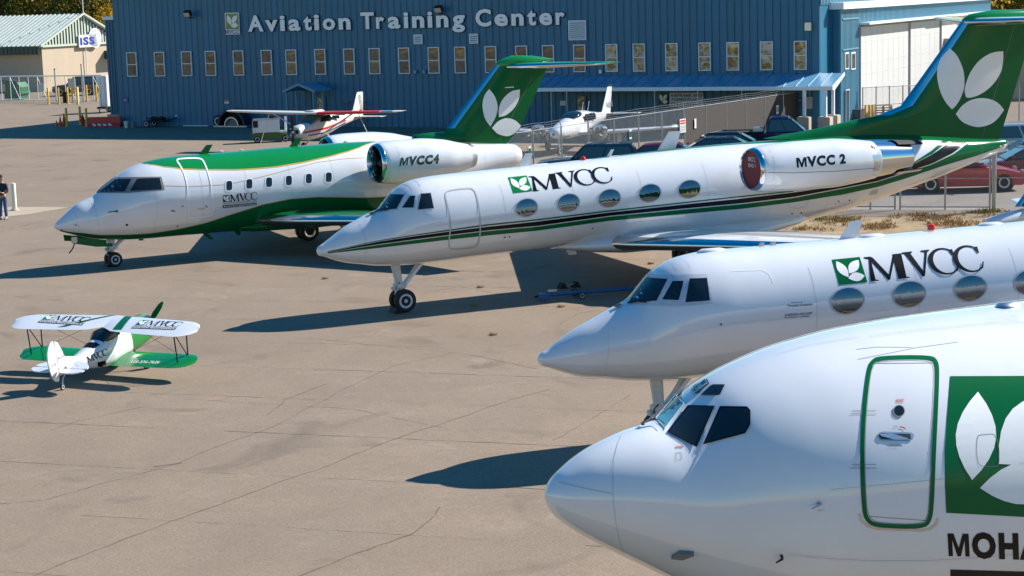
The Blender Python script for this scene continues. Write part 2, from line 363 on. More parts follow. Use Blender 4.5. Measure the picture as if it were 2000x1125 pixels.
# ================================================================== ground
def ground_mat():
    m = bpy.data.materials.new('weathered_apron'); m.use_nodes = True; n = m.node_tree; L = n.links; b = n.nodes['Principled BSDF']
    tc = n.nodes.new('ShaderNodeTexCoord')
    def noise(sc, det=6, ro=.6, src=None, dist=0):
        t = n.nodes.new('ShaderNodeTexNoise'); t.inputs['Scale'].default_value = sc; t.inputs['Detail'].default_value = det; t.inputs['Roughness'].default_value = ro; t.inputs['Distortion'].default_value = dist
        L.new(src or tc.outputs['Object'], t.inputs['Vector']); return t.outputs['Fac']
    def rng(s, a, b_, c, d):
        r = n.nodes.new('ShaderNodeMapRange'); r.inputs[1].default_value = a; r.inputs[2].default_value = b_; r.inputs[3].default_value = c; r.inputs[4].default_value = d; L.new(s, r.inputs[0]); return r.outputs[0]
    def mix(f, a, c):
        x = n.nodes.new('ShaderNodeMix'); x.data_type = 'RGBA'
        if isinstance(f, float): x.inputs[0].default_value = f
        else: L.new(f, x.inputs[0])
        for s, v in ((6, a), (7, c)):
            if isinstance(v, tuple): x.inputs[s].default_value = (*v, 1)
            else: L.new(v, x.inputs[s])
        return x.outputs[2]
    mp = n.nodes.new('ShaderNodeMapping'); mp.inputs['Rotation'].default_value = (0, 0, R(17)); mp.inputs['Scale'].default_value = (.35, 1, 1); L.new(tc.outputs['Object'], mp.inputs['Vector'])
    big = noise(.05, 5); mid = noise(.35, 6, .65, None, .6); streak = noise(.9, 5, .7, mp.outputs[0], .3); fine = noise(22, 3, .8); spk = noise(55, 1, .5)
    c = mix(rng(big, .3, .7, 0, 1), (.275, .205, .142), (.33, .255, .182))
    c = mix(rng(mid, .35, .68, 0, .55), c, (.19, .145, .108))
    c = mix(rng(streak, .5, .75, 0, .45), c, (.30, .25, .195))
    c = mix(rng(noise(5, 5, .75), .4, .7, 0, .4), c, (.16, .12, .09))
    c = mix(rng(fine, .38, .62, 0, .55), c, (.115, .09, .07))
    c = mix(rng(spk, .735, .76, 0, .55), c, (.55, .5, .44))
    # each paving lane was laid separately: a small tone step from lane to lane
    vm = n.nodes.new('ShaderNodeVectorMath'); vm.operation = 'DOT_PRODUCT'; L.new(tc.outputs['Object'], vm.inputs[0]); vm.inputs[1].default_value = (LANE_V.x, LANE_V.y, 0)
    m1 = n.nodes.new('ShaderNodeMath'); m1.operation = 'MULTIPLY_ADD'; m1.inputs[1].default_value = 1 / 2.98; m1.inputs[2].default_value = -LANE_O / 2.98; L.new(vm.outputs['Value'], m1.inputs[0])
    m2 = n.nodes.new('ShaderNodeMath'); m2.operation = 'FLOOR'; L.new(m1.outputs[0], m2.inputs[0]); wn = n.nodes.new('ShaderNodeTexWhiteNoise'); wn.noise_dimensions = '1D'; L.new(m2.outputs[0], wn.inputs['W'])
    c = mix(rng(wn.outputs['Value'], 0, 1, 0, .28), c, (.20, .15, .11))
    st = noise(.28, 3, .55, None, 1.5); c = mix(rng(st, .58, .72, 0, .55), c, (.115, .088, .068))
    ru = noise(.16, 4, .6, None, 2.0); c = mix(rng(ru, .64, .76, 0, .35), c, (.36, .22, .11))
    pl = noise(.55, 4, .7, None, 1.0); c = mix(rng(pl, .6, .78, 0, .4), c, (.36, .30, .235))
    L.new(c, b.inputs['Base Color']); b.inputs['Roughness'].default_value = .86; b.inputs['Specular IOR Level'].default_value = .3
    bp = n.nodes.new('ShaderNodeBump'); bp.inputs['Strength'].default_value = .35; bp.inputs['Distance'].default_value = .02; L.new(fine, bp.inputs['Height']); L.new(bp.outputs[0], b.inputs['Normal'])
    return m
_a, _b = GP(135, 762), GP(1000, 795); _d = (_b - _a).normalized(); LANE_V = Vector((-_d.y, _d.x, 0)); LANE_O = _a.dot(LANE_V)
GM = ground_mat()
g = MB().add([(-500, -150, 0), (500, -150, 0), (500, 900, 0), (-500, 900, 0)], [(0, 1, 2, 3)]).build('ground', GM)
tag(g, kind='structure')
M["crack"] = mat("crack_filler", (.115, .088, .066), .9, var=.3, vs=2)
M['crackl'] = mat('sand_in_joint', (.26, .20, .13), .95, var=.3, vs=4)
def crack(pts, wd, rough=.03, seed=0, m=None, name='crack'):
    rnd = random.Random(seed); pts = [Vector(p) for p in pts]; v = []; f = []; k = 0
    for a, b in zip(pts[:-1], pts[1:]):
        n = max(2, int((b - a).length / .22)); d = (b - a).normalized(); pr = Vector((-d.y, d.x, 0))
        for i in range(n if b is not pts[-1] else n + 1):
            k = k * .7 + rnd.uniform(-1, 1) * rough; p = a + (b - a) * (i / n) + pr * k; ww = wd * rnd.uniform(.25, 1.0)
            v += [(p.x - pr.x * ww / 2, p.y - pr.y * ww / 2, .004), (p.x + pr.x * ww / 2, p.y + pr.y * ww / 2, .004)]
    f = [(i, i + 1, i + 3, i + 2) for i in range(0, len(v) - 3, 2)]
    o = MB().add(v, f).build(name, m or M['crack'], g); return o
# paving seams: parallel lanes about 3 m apart, running slightly towards the camera to the right
A0 = GP(135, 762); A1 = GP(1000, 795); dv = (A1 - A0).normalized(); pv = Vector((-dv.y, dv.x, 0))
for i in range(-4, 15):
    base = A0 + pv * (i * 2.98)
    t_ = -14.0
    while t_ < 34:
        ln = random.uniform(2, 9); crack([base + dv * t_, base + dv * min(34, t_ + ln)], random.choice((.012, .018, .026)) if i < 6 else .035, .014, 40 + i + int(t_ * 7), random.choice((M['crack'], M['crack'], M['crackl'])), name='paving_seam'); t_ += ln + random.choice((0, 0, .3, 1.5))
for i, (pl, wd) in enumerate([
    ([(0, 1180), (75, 1122), (280, 1040), (500, 958), (620, 918), (750, 868), (820, 843), (1000, 780), (1070, 760)], .03),
    ([(560, 1135), (700, 1080), (800, 1045), (830, 1020), (860, 990)], .05), ([(0, 985), (90, 977), (220, 940), (330, 910), (430, 872), (540, 832), (620, 790), (760, 715), (880, 690)], .02),
    ([(520, 810), (560, 780), (640, 750)], .03), ([(1080, 640), (1130, 612), (1170, 606)], .03), ([(730, 600), (800, 575), (900, 560), (985, 575)], .02), ([(250, 480), (420, 500), (560, 520), (700, 515)], .02),
    ([(0, 452), (90, 430), (180, 420)], .05), ([(30, 405), (140, 405), (400, 402)], .05), ([(1080, 860), (1160, 815), (1230, 770)], .02), ([(300, 912), (355, 905)], .12), ([(640, 520), (900, 530), (1200, 545)], .02), ([(600, 660), (900, 690), (1050, 720)], .018),
    ([(0, 300), (500, 305), (700, 300)], .06), ([(0, 340), (420, 338)], .05), ([(350, 780), (700, 800), (880, 840)], .015), ([(100, 840), (150, 822), (280, 795)], .02)]):
    crack([GP(*p) for p in pl], wd, .035, i)
# concrete pad beside the bollard, dirt strip and gravel
def sheet(name, px, z, m, kind='structure', world=False):
    v = [(p.x, p.y, z) for p in (px if world else [GP(*q) for q in px])]
    return tag(MB().add(v, [tuple(range(len(v)))]).build(name, m), kind=kind)
M['pad'] = mat('pale_concrete_pad', (.36, .29, .21), .85, var=.12, vs=.8, bump=.2)
M['dirt'] = mat('dry_dirt', (.27, .185, .095), .95, var=.35, vs=1.3, bump=.6, bs=9)
M['lot'] = mat('parking_lot_asphalt', (.20, .175, .15), .9, var=.18, vs=.7, bump=.3, bs=25)
sheet('concrete_pad', [(-60, 404), (135, 405), (60, 418), (-60, 432)], .006, M['pad'])
sheet('parking_lot', [(1090, 345), (1600, 300), (2300, 260), (2400, 411), (1960, 412), (1640, 414), (1400, 420), (1180, 400)], .005, M['lot'])
sheet('dirt_strip', [(1500, 462), (1560, 431), (1640, 427), (1760, 424), (1850, 424), (1930, 412), (2080, 408), (2200, 450), (1900, 520), (1600, 500)], .009, M['dirt'])
def grass_tufts(name, label, spots, hmax, m, cat='grass', kind='stuff'):
    rnd = random.Random(3); mb = MB()
    for x, y, r_, n in spots:
        for _ in range(n):
            a = rnd.uniform(0, 6.28); q = r_ * math.sqrt(rnd.random()); px, py = x + q * math.cos(a), y + q * math.sin(a)
            h = hmax * rnd.uniform(.35, 1); b = rnd.uniform(0, 6.28); wd = .008 + .01 * rnd.random(); lx, ly = rnd.gauss(0, .35) * h, rnd.gauss(0, .35) * h
            dx, dy = wd * math.cos(b), wd * math.sin(b)
            mb.add([(px - dx, py - dy, 0), (px + dx, py + dy, 0), (px + lx * .5 + dx * .6, py + ly * .5 + dy * .6, h * .65), (px + lx, py + ly, h)], [(0, 1, 2), (0, 2, 3)])
    return tag(mb.build(name, m), label, cat, None, kind)
M['straw'] = mat('dry_straw', (.36, .22, .085), .9, var=.35, vs=1.2); M['weed'] = mat('green_weed', (.16, .19, .03), .9, var=.3, vs=3)
rn = random.Random(5); sp = []
pa, pb, pc_, pd = GP(1540, 452), GP(1600, 428), GP(1990, 409), GP(2050, 445)
for _ in range(520):
    u, v_ = rn.random(), rn.random(); p = (pa * (1 - u) + pd * u) * (1 - v_) + (pb * (1 - u) + pc_ * u) * v_
    if rn.random() < .42 + .4 * math.sin(p.x * 2.1 + p.y * .7): sp.append((p.x, p.y, rn.uniform(.1, .4), rn.randint(6, 30)))
grass_tufts('dry_grass', 'dry straw coloured grass growing on the dirt strip before the gate', sp, .16, M['straw'])
sp = []
for px, py in ((1605, 430), (1640, 431), (1655, 431), (1925, 415), (1938, 414), (1915, 416)):
    p = GP(px, py); sp.append((p.x, p.y, .3, 90))
grass_tufts('green_weeds', 'green weeds growing at the foot of the gate post', sp, .16, M['weed'])
for k, (px, py) in enumerate(((634, 545), (937, 562), (925, 598), (1095, 600), (1270, 516), (962, 655))):
    p = GP(px, py); tag(grass_tufts('weed_tuft', ['pale dry weed tuft on the apron left of the nose wheel with chocks', 'flat dry weed tuft on the sunlit apron beside the long fuselage shadow', 'dark weed tuft at the upper edge of the long fuselage shadow', 'straw weed tuft in the shade beside the blue tow bar', 'dry weed tuft near the canted windscreen of the unstriped jet', 'faint weed tuft on the apron below the fuselage shadow'][k], [(p.x, p.y, .1, 40)], .1, M['straw'], 'weed', None), group='weeds in the apron')
# ================================================================== training centre
BA0, BA1 = GP(240, 246.0), GP(1620, 252.5)
BANG = math.atan2(BA1.y - BA0.y, BA1.x - BA0.x)
def W(x, y, off=0.0): return onplane(x, y, BA0, BANG, off)      # pixel -> (along wall, height)
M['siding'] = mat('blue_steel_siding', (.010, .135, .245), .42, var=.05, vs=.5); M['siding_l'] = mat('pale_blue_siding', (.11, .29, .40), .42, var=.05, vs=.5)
per_piece(M['siding'], .07)
M['awning'] = mat('blue_awning_steel', (.12, .30, .46), .35, var=.05)
s0 = W(225, 100)[0]; s1 = W(1601, 60)[0]; HW = 9.3
hall = thing('training_hall', 'long blue steel sided hall with a white lettered name and a row of narrow windows', 'building', BA0, BANG)
B('wall_core', ((s0 + s1) / 2, 9.1, HW / 2), (s1 - s0, 18, HW), M['siding'], hall)
NP = 108; pw = (s1 - s0) / NP; me0 = None
for i in range(NP):
    x = s0 + pw * (i + .5)
    if me0 is None:
        q = pw - .022
        o = MB().prism([(-q / 2, .1), (-q / 2 + .004, -.02), (-q / 2 + .04, -.02), (-q / 2 + .055, 0), (q / 2 - .01, 0), (q / 2, .1)], 0.0, HW, 'xy').build('siding_panel', M['siding'], hall); me0 = o.data
    else: o = link('siding_panel', me0, None, hall)
    o.location = (x, 0, 0)
B('roof_trim', ((s0 + s1) / 2, 8.9, HW + .12), (s1 - s0 + .5, 18.9, .24), M['bwhite'], hall)
# low wing at the near-left corner and its trim
B('side_wing', (s0 - .62, 3.6, 3.75), (1.24, 6, 7.5), M['siding'], hall); B('side_wing_trim', (s0 - .64, 3.55, 7.62), (1.38, 6.2, .24), M['bwhite'], hall)
for i in range(5): B('siding_rib', (s0 - .12 - i * .24, .58, 3.75), (.05, .05, 7.45), M['siding'], hall)
B('foundation_block', (s0 - .62, .5, .4), (1.3, .5, .8), M['concrete'], hall)
# pane material: slightly wavy glass, blotchy reflections painted into its colour
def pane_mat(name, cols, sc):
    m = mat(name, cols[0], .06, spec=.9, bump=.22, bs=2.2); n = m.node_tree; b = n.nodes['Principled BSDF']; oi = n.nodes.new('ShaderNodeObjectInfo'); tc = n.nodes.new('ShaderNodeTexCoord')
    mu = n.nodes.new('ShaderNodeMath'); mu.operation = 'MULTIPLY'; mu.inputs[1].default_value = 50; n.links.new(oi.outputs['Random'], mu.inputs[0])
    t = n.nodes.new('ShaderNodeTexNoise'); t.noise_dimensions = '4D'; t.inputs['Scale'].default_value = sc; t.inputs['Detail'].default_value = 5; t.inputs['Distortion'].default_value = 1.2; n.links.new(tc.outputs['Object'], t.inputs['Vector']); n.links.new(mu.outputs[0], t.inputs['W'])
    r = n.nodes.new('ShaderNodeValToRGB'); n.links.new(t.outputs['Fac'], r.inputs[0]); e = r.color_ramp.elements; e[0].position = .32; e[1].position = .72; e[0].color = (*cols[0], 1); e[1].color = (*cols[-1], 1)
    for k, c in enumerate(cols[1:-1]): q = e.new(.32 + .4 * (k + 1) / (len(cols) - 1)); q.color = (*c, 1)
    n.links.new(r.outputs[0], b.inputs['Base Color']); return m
M['pane'] = pane_mat('hall_window_glass', [(.02, .02, .018), (.09, .08, .06), (.12, .11, .08), (.22, .05, .04)], 1.6)
M['paneg'] = pane_mat('hall_window_painted_reflections', [(.06, .04, .01), (.30, .19, .03), (.48, .44, .36), (.60, .56, .48)], 2.4)  # golden and cream blotches are reflections painted into the glass colour
wl = [248, 302, 355, 401.5, 456, 511, 559, 615.5, 672, 721.5, 779, 837, 888.5, 948, 1008, 1060, 1121, 1183.5, 1237, 1300.5, 1365, 1420, 1485.5, 1551.5]
wz0, wz1 = 3.50, 5.20
def window(x0, x1, i):
    wd = x1 - x0; f = .055; mb = MB(); zc = (wz0 + wz1) / 2
    for c, d in (((-wd / 2 + f / 2, 0, 0), (f, .09, wz1 - wz0)), ((wd / 2 - f / 2, 0, 0), (f, .09, wz1 - wz0)), ((0, 0, (wz1 - wz0) / 2 - f / 2), (wd - 2 * f, .09, f)), ((0, 0, -(wz1 - wz0) / 2 + f / 2), (wd - 2 * f, .09, f)), ((0, 0, 0), (wd - 2 * f, .08, f))): mb.box(c, d)
    o = mb.build('window', M['bwhite'], hall); o.location = ((x0 + x1) / 2, -.085, zc)
    for s in (-1, 1):
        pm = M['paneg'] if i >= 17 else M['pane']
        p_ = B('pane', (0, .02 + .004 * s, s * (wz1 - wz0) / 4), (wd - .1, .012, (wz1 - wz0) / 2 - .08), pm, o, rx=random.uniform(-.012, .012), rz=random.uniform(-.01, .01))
    return o
for i, x in enumerate(wl):
    zz = 100 if x < 900 else 95
    a = W(x, zz)[0]; b = W(x + 19.5 + 5.5 * (x - 248) / 1300, zz)[0]; window(a, b, i)
# letters of the name: raised, the shade on their returns painted as a dark rim
LET = [('A', 487, 517), ('v', 520.5, 545), ('i', 549.5, 559), ('a', 566, 589), ('t', 595.5, 611), ('i', 616, 626), ('o', 633, 657), ('n', 664, 687), ('T', 707, 733), ('r', 737, 753), ('a', 760, 784), ('i', 791, 800), ('n', 807.5, 831), ('i', 837.5, 847), ('n', 854.5, 878), ('g', 885.5, 910), ('C', 931, 961.5), ('e', 968, 994), ('n', 1001, 1025), ('t', 1032, 1049), ('e', 1055.5, 1080.5), ('r', 1087.5, 1105)]
capv = text2d('T', .018)[0]; CAPH = capv[:, 1].max()
def flat_mesh(vf, fn): 
    v, f = vf; return MB().add([fn(*p) for p in v], f)
def extr(mb, d, axis=1):
    n = len(mb.v); fr = list(mb.f); ed = {}
    for q in fr:
        for i in range(len(q)):
            a, b = q[i], q[(i + 1) % len(q)]; ed[(a, b)] = 1
    bv = [tuple(c + (d if k == axis else 0) for k, c in enumerate(p)) for p in mb.v]; mb.v += bv
    for a, b in ed:
        if (b, a) not in ed: mb.f.append((a, b, b + n, a + n))
    return mb
for ch, xa, xb in LET:
    ym = 60.5 - (xa - 487) * 5.2 / 618
    a, zb_ = W(xa, ym); b, _ = W(xb, ym); zb_ = 6.50
    v, f = text2d(ch, .034); lo, hi = v.min(0), v.max(0); sc = 1.02 / CAPH
    fn = lambda e: (lambda u, t: (a - e + (u - lo[0]) / (hi[0] - lo[0]) * (b - a + 2 * e), -.14, zb_ + t * sc))
    o = extr(flat_mesh((v, f), fn(0)), .03).build('sign_letter', M['letter'], hall)
    v2, f2 = text2d(ch, .062); lo, hi = v2.min(0), v2.max(0)
    fr_ = lambda u, t: (a - .05 + (u - lo[0]) / (hi[0] - lo[0]) * (b - a + .1), -.105, zb_ + t * sc)
    extr(flat_mesh((v2, f2), fr_), .06).build('letter_edge_shade', M['navy'], o)  # navy backing stands in for the shaded letter sides
def wbox(name, x0, y0, x1, y1, d, m, out=.06, parent=None, bevel=0.0):
    a, z1 = W(x0, y0); b, z0 = W(x1, y1)
    return B(name, ((a + b) / 2, -out - d / 2, (z0 + z1) / 2), (abs(b - a), d, abs(z1 - z0)), m, parent or hall, bevel=bevel)
def wtext(name, s, x0, y0, x1, y1, m, out, parent=None, bold=.01):
    a, z1 = W(x0, y0); b, z0 = W(x1, y1); v, f = norm2d(text2d(s, bold))
    return MB().add([(a + u * (b - a), -out, z0 + t * (z1 - z0)) for u, t in v], f).build(name, m, parent or hall)
def wlogo(name, x0, y0, x1, y1, out, par):
    a, z1 = W(x0, y0); b, z0 = W(x1, y1); gq = B('logo_square', ((a + b) / 2, -out - .004, (z0 + z1) / 2), (b - a, .008, z1 - z0), M['green_l'], par)
    for q in LOGO: MB().add([(a + (b - a) * u, -out - .012, z0 + (z1 - z0) * t) for u, t in q], [tuple(range(len(q)))]).build('logo_leaf', M['decalw'], gq)
p = wbox('logo_panel', 440.5, 25, 470.5, 67, .06, M['sign_w'], .06); wlogo('logo', 442.5, 27, 468.5, 56.5, .125, hall); wtext('logo_lettering', 'MVCC', 442, 58.3, 469, 65.5, M['logo_blue'], .128)
p = wbox('number_plate', 240, 191, 251.5, 199.5, .02, M['logo_blue'], .06); wtext('plate_number', '221', 242.5, 193.5, 249.5, 197.5, M['sign_w'], .084)
def louvre(x0, y0, x1, y1, n):
    a, z1 = W(x0, y0); b, z0 = W(x1, y1); wd, h = b - a, z1 - z0
    fr = MB()
    for c, d in (((a + .03, -.1, (z0 + z1) / 2), (.06, .1, h)), ((b - .03, -.1, (z0 + z1) / 2), (.06, .1, h)), (((a + b) / 2, -.1, z1 - .03), (wd - .12, .1, .06)), (((a + b) / 2, -.1, z0 + .03), (wd - .12, .1, .06))): fr.box(c, d)
    o = fr.build('vent', M['bwhite'], hall); B('vent_back', ((a + b) / 2, -.062, (z0 + z1) / 2), (wd - .1, .02, h - .1), M['dark'], o)
    for k in range(n): B('slat', ((a + b) / 2, -.105, z0 + .06 + (h - .12) * (k + .5) / n), (wd - .125, .09, (h - .12) / n * .55), M['bwhite'], o, rx=-.5)
louvre(1111.5, 40, 1146.5, 78, 9); louvre(809.5, 67.5, 827, 86, 4); louvre(918, 66, 935.5, 85, 4)
for x, y in ((376, 26), (865, 17)):
    a, z = W(x, y); o = B('floodlight', (a, -.55, z), (.55, .3, .42), M['dark'], hall, rx=.5, bevel=.04); B('floodlight_lens', (a, -.70, z - .09), (.44, .02, .3), M['lens'], o, rx=.5); T('floodlight_arm', [(a, -.05, z - .3), (a, -.4, z - .3), (a, -.5, z - .1)], .04, M['dark'], o)
wbox('junction_box', 1574, 44, 1587, 59.5, .22, M['alu'], .06, bevel=.02)
a, z = W(1580.5, 60); T('conduit', [(a, -.09, z), (a, -.09, 3.2)], .02, M['siding'], hall)
for x in (813, 830): wbox('wall_lamp', x - 2.7, 137, x + 2.7, 143.2, .15, M['awning'], .06)
wbox('wall_lamp', 1172, 136, 1177, 143, .15, M['bwhite'], .06)
p = wbox('notice', 439.5, 195, 449, 202.5, .02, M['sign_w'], .06); wbox('notice_band', 440, 195.4, 448.5, 198, .01, M['red'], .082)
# gabled porch over the door
pa_, pz = W(561, 183); pb_, _ = W(652, 183); pm_ = (pa_ + pb_) / 2 + .5; dp = 2.2
porch = thing('entrance_porch', 'small blue gabled porch on thin posts over a door in the blue hall', 'porch', BA0, BANG)
hwid = 1.25
for sx in (-1, 1):
    P('roof_slope', [(pm_, 3.02), (pm_ + sx * hwid, 2.55), (pm_ + sx * hwid, 2.45), (pm_, 2.92)], -dp, -.06, M['awning'], porch)
    for k in range(5): P('roof_seam', [(pm_ + sx * .02, 3.04), (pm_ + sx * hwid, 2.575), (pm_ + sx * hwid, 2.552), (pm_ + sx * .02, 3.02)], -dp + .05 + k * .5, -dp + .09 + k * .5, M['awning'], porch)
    P('barge_board', [(pm_, 3.05), (pm_ + sx * (hwid + .02), 2.57), (pm_ + sx * (hwid + .02), 2.40), (pm_, 2.88)], -dp - .04, -dp - .003, M['siding_l'], porch)
    for yy in (-dp + .12, -.9): B('post', (pm_ + sx * (hwid - .2), yy, 1.22), (.09, .09, 2.44), M['siding_l'], porch)
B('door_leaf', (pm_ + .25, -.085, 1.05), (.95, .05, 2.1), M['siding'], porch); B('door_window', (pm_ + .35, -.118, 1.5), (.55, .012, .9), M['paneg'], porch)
B('door_handle', (pm_ - .1, -.13, 1.0), (.05, .05, .12), M['alu'], porch)
# long awning over the entrance on the right
aw0 = W(1045, 160)[0]; aw1 = W(1617, 160)[0] + 1.0; za, zbv, dpt = 3.28, 2.62, 2.5
awn = thing('entrance_awning', 'long blue standing seam awning on posts along the hall wall', 'awning', BA0, BANG)
P('awning_deck', [(-.065, za), (-dpt, zbv), (-dpt, zbv - .05), (-.065, za - .05)], aw0, aw1, M['awning'], awn, 'yz')
sl_ = math.atan2(za - zbv, dpt); n = 27
for k in range(n):
    x0 = aw0 + (aw1 - aw0) * k / n; q = (aw1 - aw0) / n - .02
    P('roof_panel', [(x0 + .01, .004), (x0 + q, .004), (x0 + q, .016), (x0 + .05, .016), (x0 + .05, .065), (x0 + .01, .065)], 0, 1, M['awning'], awn, 'xz').data.transform(Matrix(((1, 0, 0, 0), (0, -(dpt - .08), 0, -.075), (0, -(za - zbv) * (dpt - .08) / dpt, 1, za - .003), (0, 0, 0, 1))))
B('fascia', ((aw0 + aw1) / 2, -dpt - .03, zbv - .07), (aw1 - aw0 + .04, .05, .22), M['bwhite'], awn)
P('gable_end', [(-.07, za + .06), (-dpt - .055, zbv + .05), (-dpt - .055, zbv - .18), (-dpt + .4, zbv - .18), (-.07, za - .12)], aw1 + .002, aw1 + .045, M['bwhite'], awn, 'yz')
for x in (1108, 1138, 1222, 1307, 1390, 1475): T('post', [(W(x, 200)[0], -dpt + .15, 0), (W(x, 200)[0], -dpt + .15, zbv - .05)], .035, M['steel'], awn)
for px, dy in ((1571, -dpt + .15), (1612, -dpt + .15), (1627, -.8)):
    a = onplane(px, 200, BA0, BANG, dy)[0]; B('post', (a, dy, 1.75), (.17, .17, 1.85 if dy < -1 else 2.4), M['bwhite'], awn)
    B('post_pier', (a, dy, .45), (.72, .72, .9), M['concrete'], awn, bevel=.03)
p = thing('entrance_sign', 'white entrance board with navy and red words and a leaf logo under the awning', 'sign', BA0, BANG)
wbox('board', 1308.5, 181, 1375, 208, .03, M['sign_w'], .07, p); wbox('logo_ground', 1287.5, 181.5, 1306, 204, .03, M['green'], .07, p)
a, z1 = W(1287.5, 181.5); b, z0 = W(1306, 204)
for q in LOGO: MB().add([(a + (b - a) * u, -.108, z0 + (z1 - z0) * t) for u, t in q], [tuple(range(len(q)))]).build('logo_leaf', M['decalw'], p)
wtext('logo_lettering', 'MVCC', 1288, 205, 1306, 209.5, M['logo_blue'], .108, p)
wtext('wording', 'AIRFRAME AND', 1310.5, 183.5, 1373.5, 189, M['logo_blue'], .108, p, .02); wtext('wording', 'POWERPLANT', 1313, 191.5, 1371, 197, M['logo_blue'], .108, p, .02); wtext('wording', 'ENTRANCE', 1312, 200, 1372, 206.5, M['red'], .108, p, .02)
wbox('wall_sign', 1095, 197, 1106, 206, .02, M['sign_w'], .06); wbox('wall_sign', 1556, 191, 1567, 200, .02, M['logo_blue'], .06)
wtext('sign_wording', '221', 1557.5, 193.5, 1565.5, 197.5, M['sign_w'], .086)
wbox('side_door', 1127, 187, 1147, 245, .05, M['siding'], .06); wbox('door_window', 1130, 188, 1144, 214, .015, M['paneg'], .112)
wbox('electric_cabinet', 1575, 189, 1589, 212, .25, M['steel'], .06, bevel=.01); a, z = W(1582, 189); T('conduit', [(a, -.1, z), (a, -.1, 2.5)], .025, M['steel'], hall)
# ---- hangar at the right: shaded return wall and sunlit door wall
HC = GP(1641, 247); HH = 6.95
hangar = thing('hangar', 'pale blue ribbed hangar with tall white sliding doors on its sunlit side', 'building', HC, BANG)
# local: x along hall wall direction, y away
def WH(x, y): return onplane(x, y, HC, BANG + R(90))             # on the sunlit wall: (depth along +y, z)
fw = 2.3; DL = 42.0
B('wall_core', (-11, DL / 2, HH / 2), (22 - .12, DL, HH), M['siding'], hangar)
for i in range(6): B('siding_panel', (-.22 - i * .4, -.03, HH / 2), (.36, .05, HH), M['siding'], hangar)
B('roof_trim', (-11, DL / 2, HH + .2), (22.6, DL + .5, .4), M['bwhite'], hangar)
ya = [WH(x, 60)[0] for x in (1677, 1772, 1802, 1833, 1863)]
mb = MB()
k = 0.0
while k < ya[0] - .05: mb.box((.0, k + .1, HH / 2), (.10, .09, HH - .02)); k += .26
while k < DL - .1: mb.box((.0, k + .1, HH - .55), (.10, .09, 1.1)); k += .3
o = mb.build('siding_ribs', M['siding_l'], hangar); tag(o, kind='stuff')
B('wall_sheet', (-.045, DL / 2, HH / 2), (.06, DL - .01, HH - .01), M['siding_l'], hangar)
M['hdoor'] = mat('cream_hangar_door', (.55, .55, .54), .55, var=.04, vs=.6)
ys = [ya[0]] + ya[1:] + [ya[-1] + 3.3 * k for k in range(1, 5)]
for k, (a, b) in enumerate(zip(ys[:-1], ys[1:])):
    xf = .10 + (.09 if k % 2 else 0)
    o = B('sliding_door', (xf - .04, (a + b) / 2, 2.92), (.08, b - a - .05, 5.7), M['hdoor'], hangar)
    m_ = max(2, int((b - a) / 1.25))
    for j in range(1, m_): B('door_seam', (xf + .002, a + (b - a) * j / m_, 2.92), (.006, .03, 5.6), M['grey_l'], o)
    for z in (2.0, 2.9, 3.6, 4.9): B('door_rail', (xf + .004, (a + b) / 2, z), (.012, b - a - .1, .05), M['hdoor'], o)
    B('door_edge', (xf + .012, a + .06, 2.92), (.03, .07, 5.68), M['line'], o)
B('door_header', (.3, (ys[0] + DL) / 2, HH - .95), (.8, DL - ys[0], .14), M['bwhite'], hangar)
yw0, zw1 = WH(1643.5, 37); yw1, zw0 = WH(1674, 140)
for (a, b, z0, z1) in ((WH(1648, 0)[0], WH(1655, 0)[0], WH(1648, 136)[1], WH(1648, 103)[1]), (WH(1660, 0)[0], WH(1668, 0)[0], WH(1664, 136)[1], WH(1664, 102)[1])):
    o = B('window', (.07, (a + b) / 2, (z0 + z1) / 2), (.06, b - a, z1 - z0), M['bwhite'], hangar); B('pane', (.104, (a + b) / 2, (z0 + z1) / 2), (.012, b - a - .16, z1 - z0 - .16), M['pane'], o)
for z in (WH(1650, 97)[1], WH(1650, 37)[1]): B('siding_band', (.06, (yw0 + yw1) / 2, z), (.09, yw1 - yw0, .08), M['siding_l'], hangar)
for px in (1648, 1654): T('service_pipe', [(.12, WH(px, 200)[0], .05), (.12, WH(px, 200)[0], 2.1)], .05, M['steel'], hangar)
T('service_pipe', [(.12, WH(1648, 200)[0], 2.1), (.12, WH(1655, 200)[0], 2.1)], .05, M['steel'], hangar)
ue = thing('upper_gable', 'pale blue ribbed end wall of the hall rising above the hangar roof', 'wall', hall.matrix_basis @ Vector((s1, 0, 0)), BANG)
mb = MB()
for k in range(60): mb.box((.02, .15 + k * .3, 8.25), (.1, .1, 2.0))
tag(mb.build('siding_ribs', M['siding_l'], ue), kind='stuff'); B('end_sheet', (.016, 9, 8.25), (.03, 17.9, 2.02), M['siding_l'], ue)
for k in range(8): B('brace', (.1, 1.2 + 2.2 * k, 8.1), (.05, .06, 1.6), M['bwhite'], ue, rx=-.9)
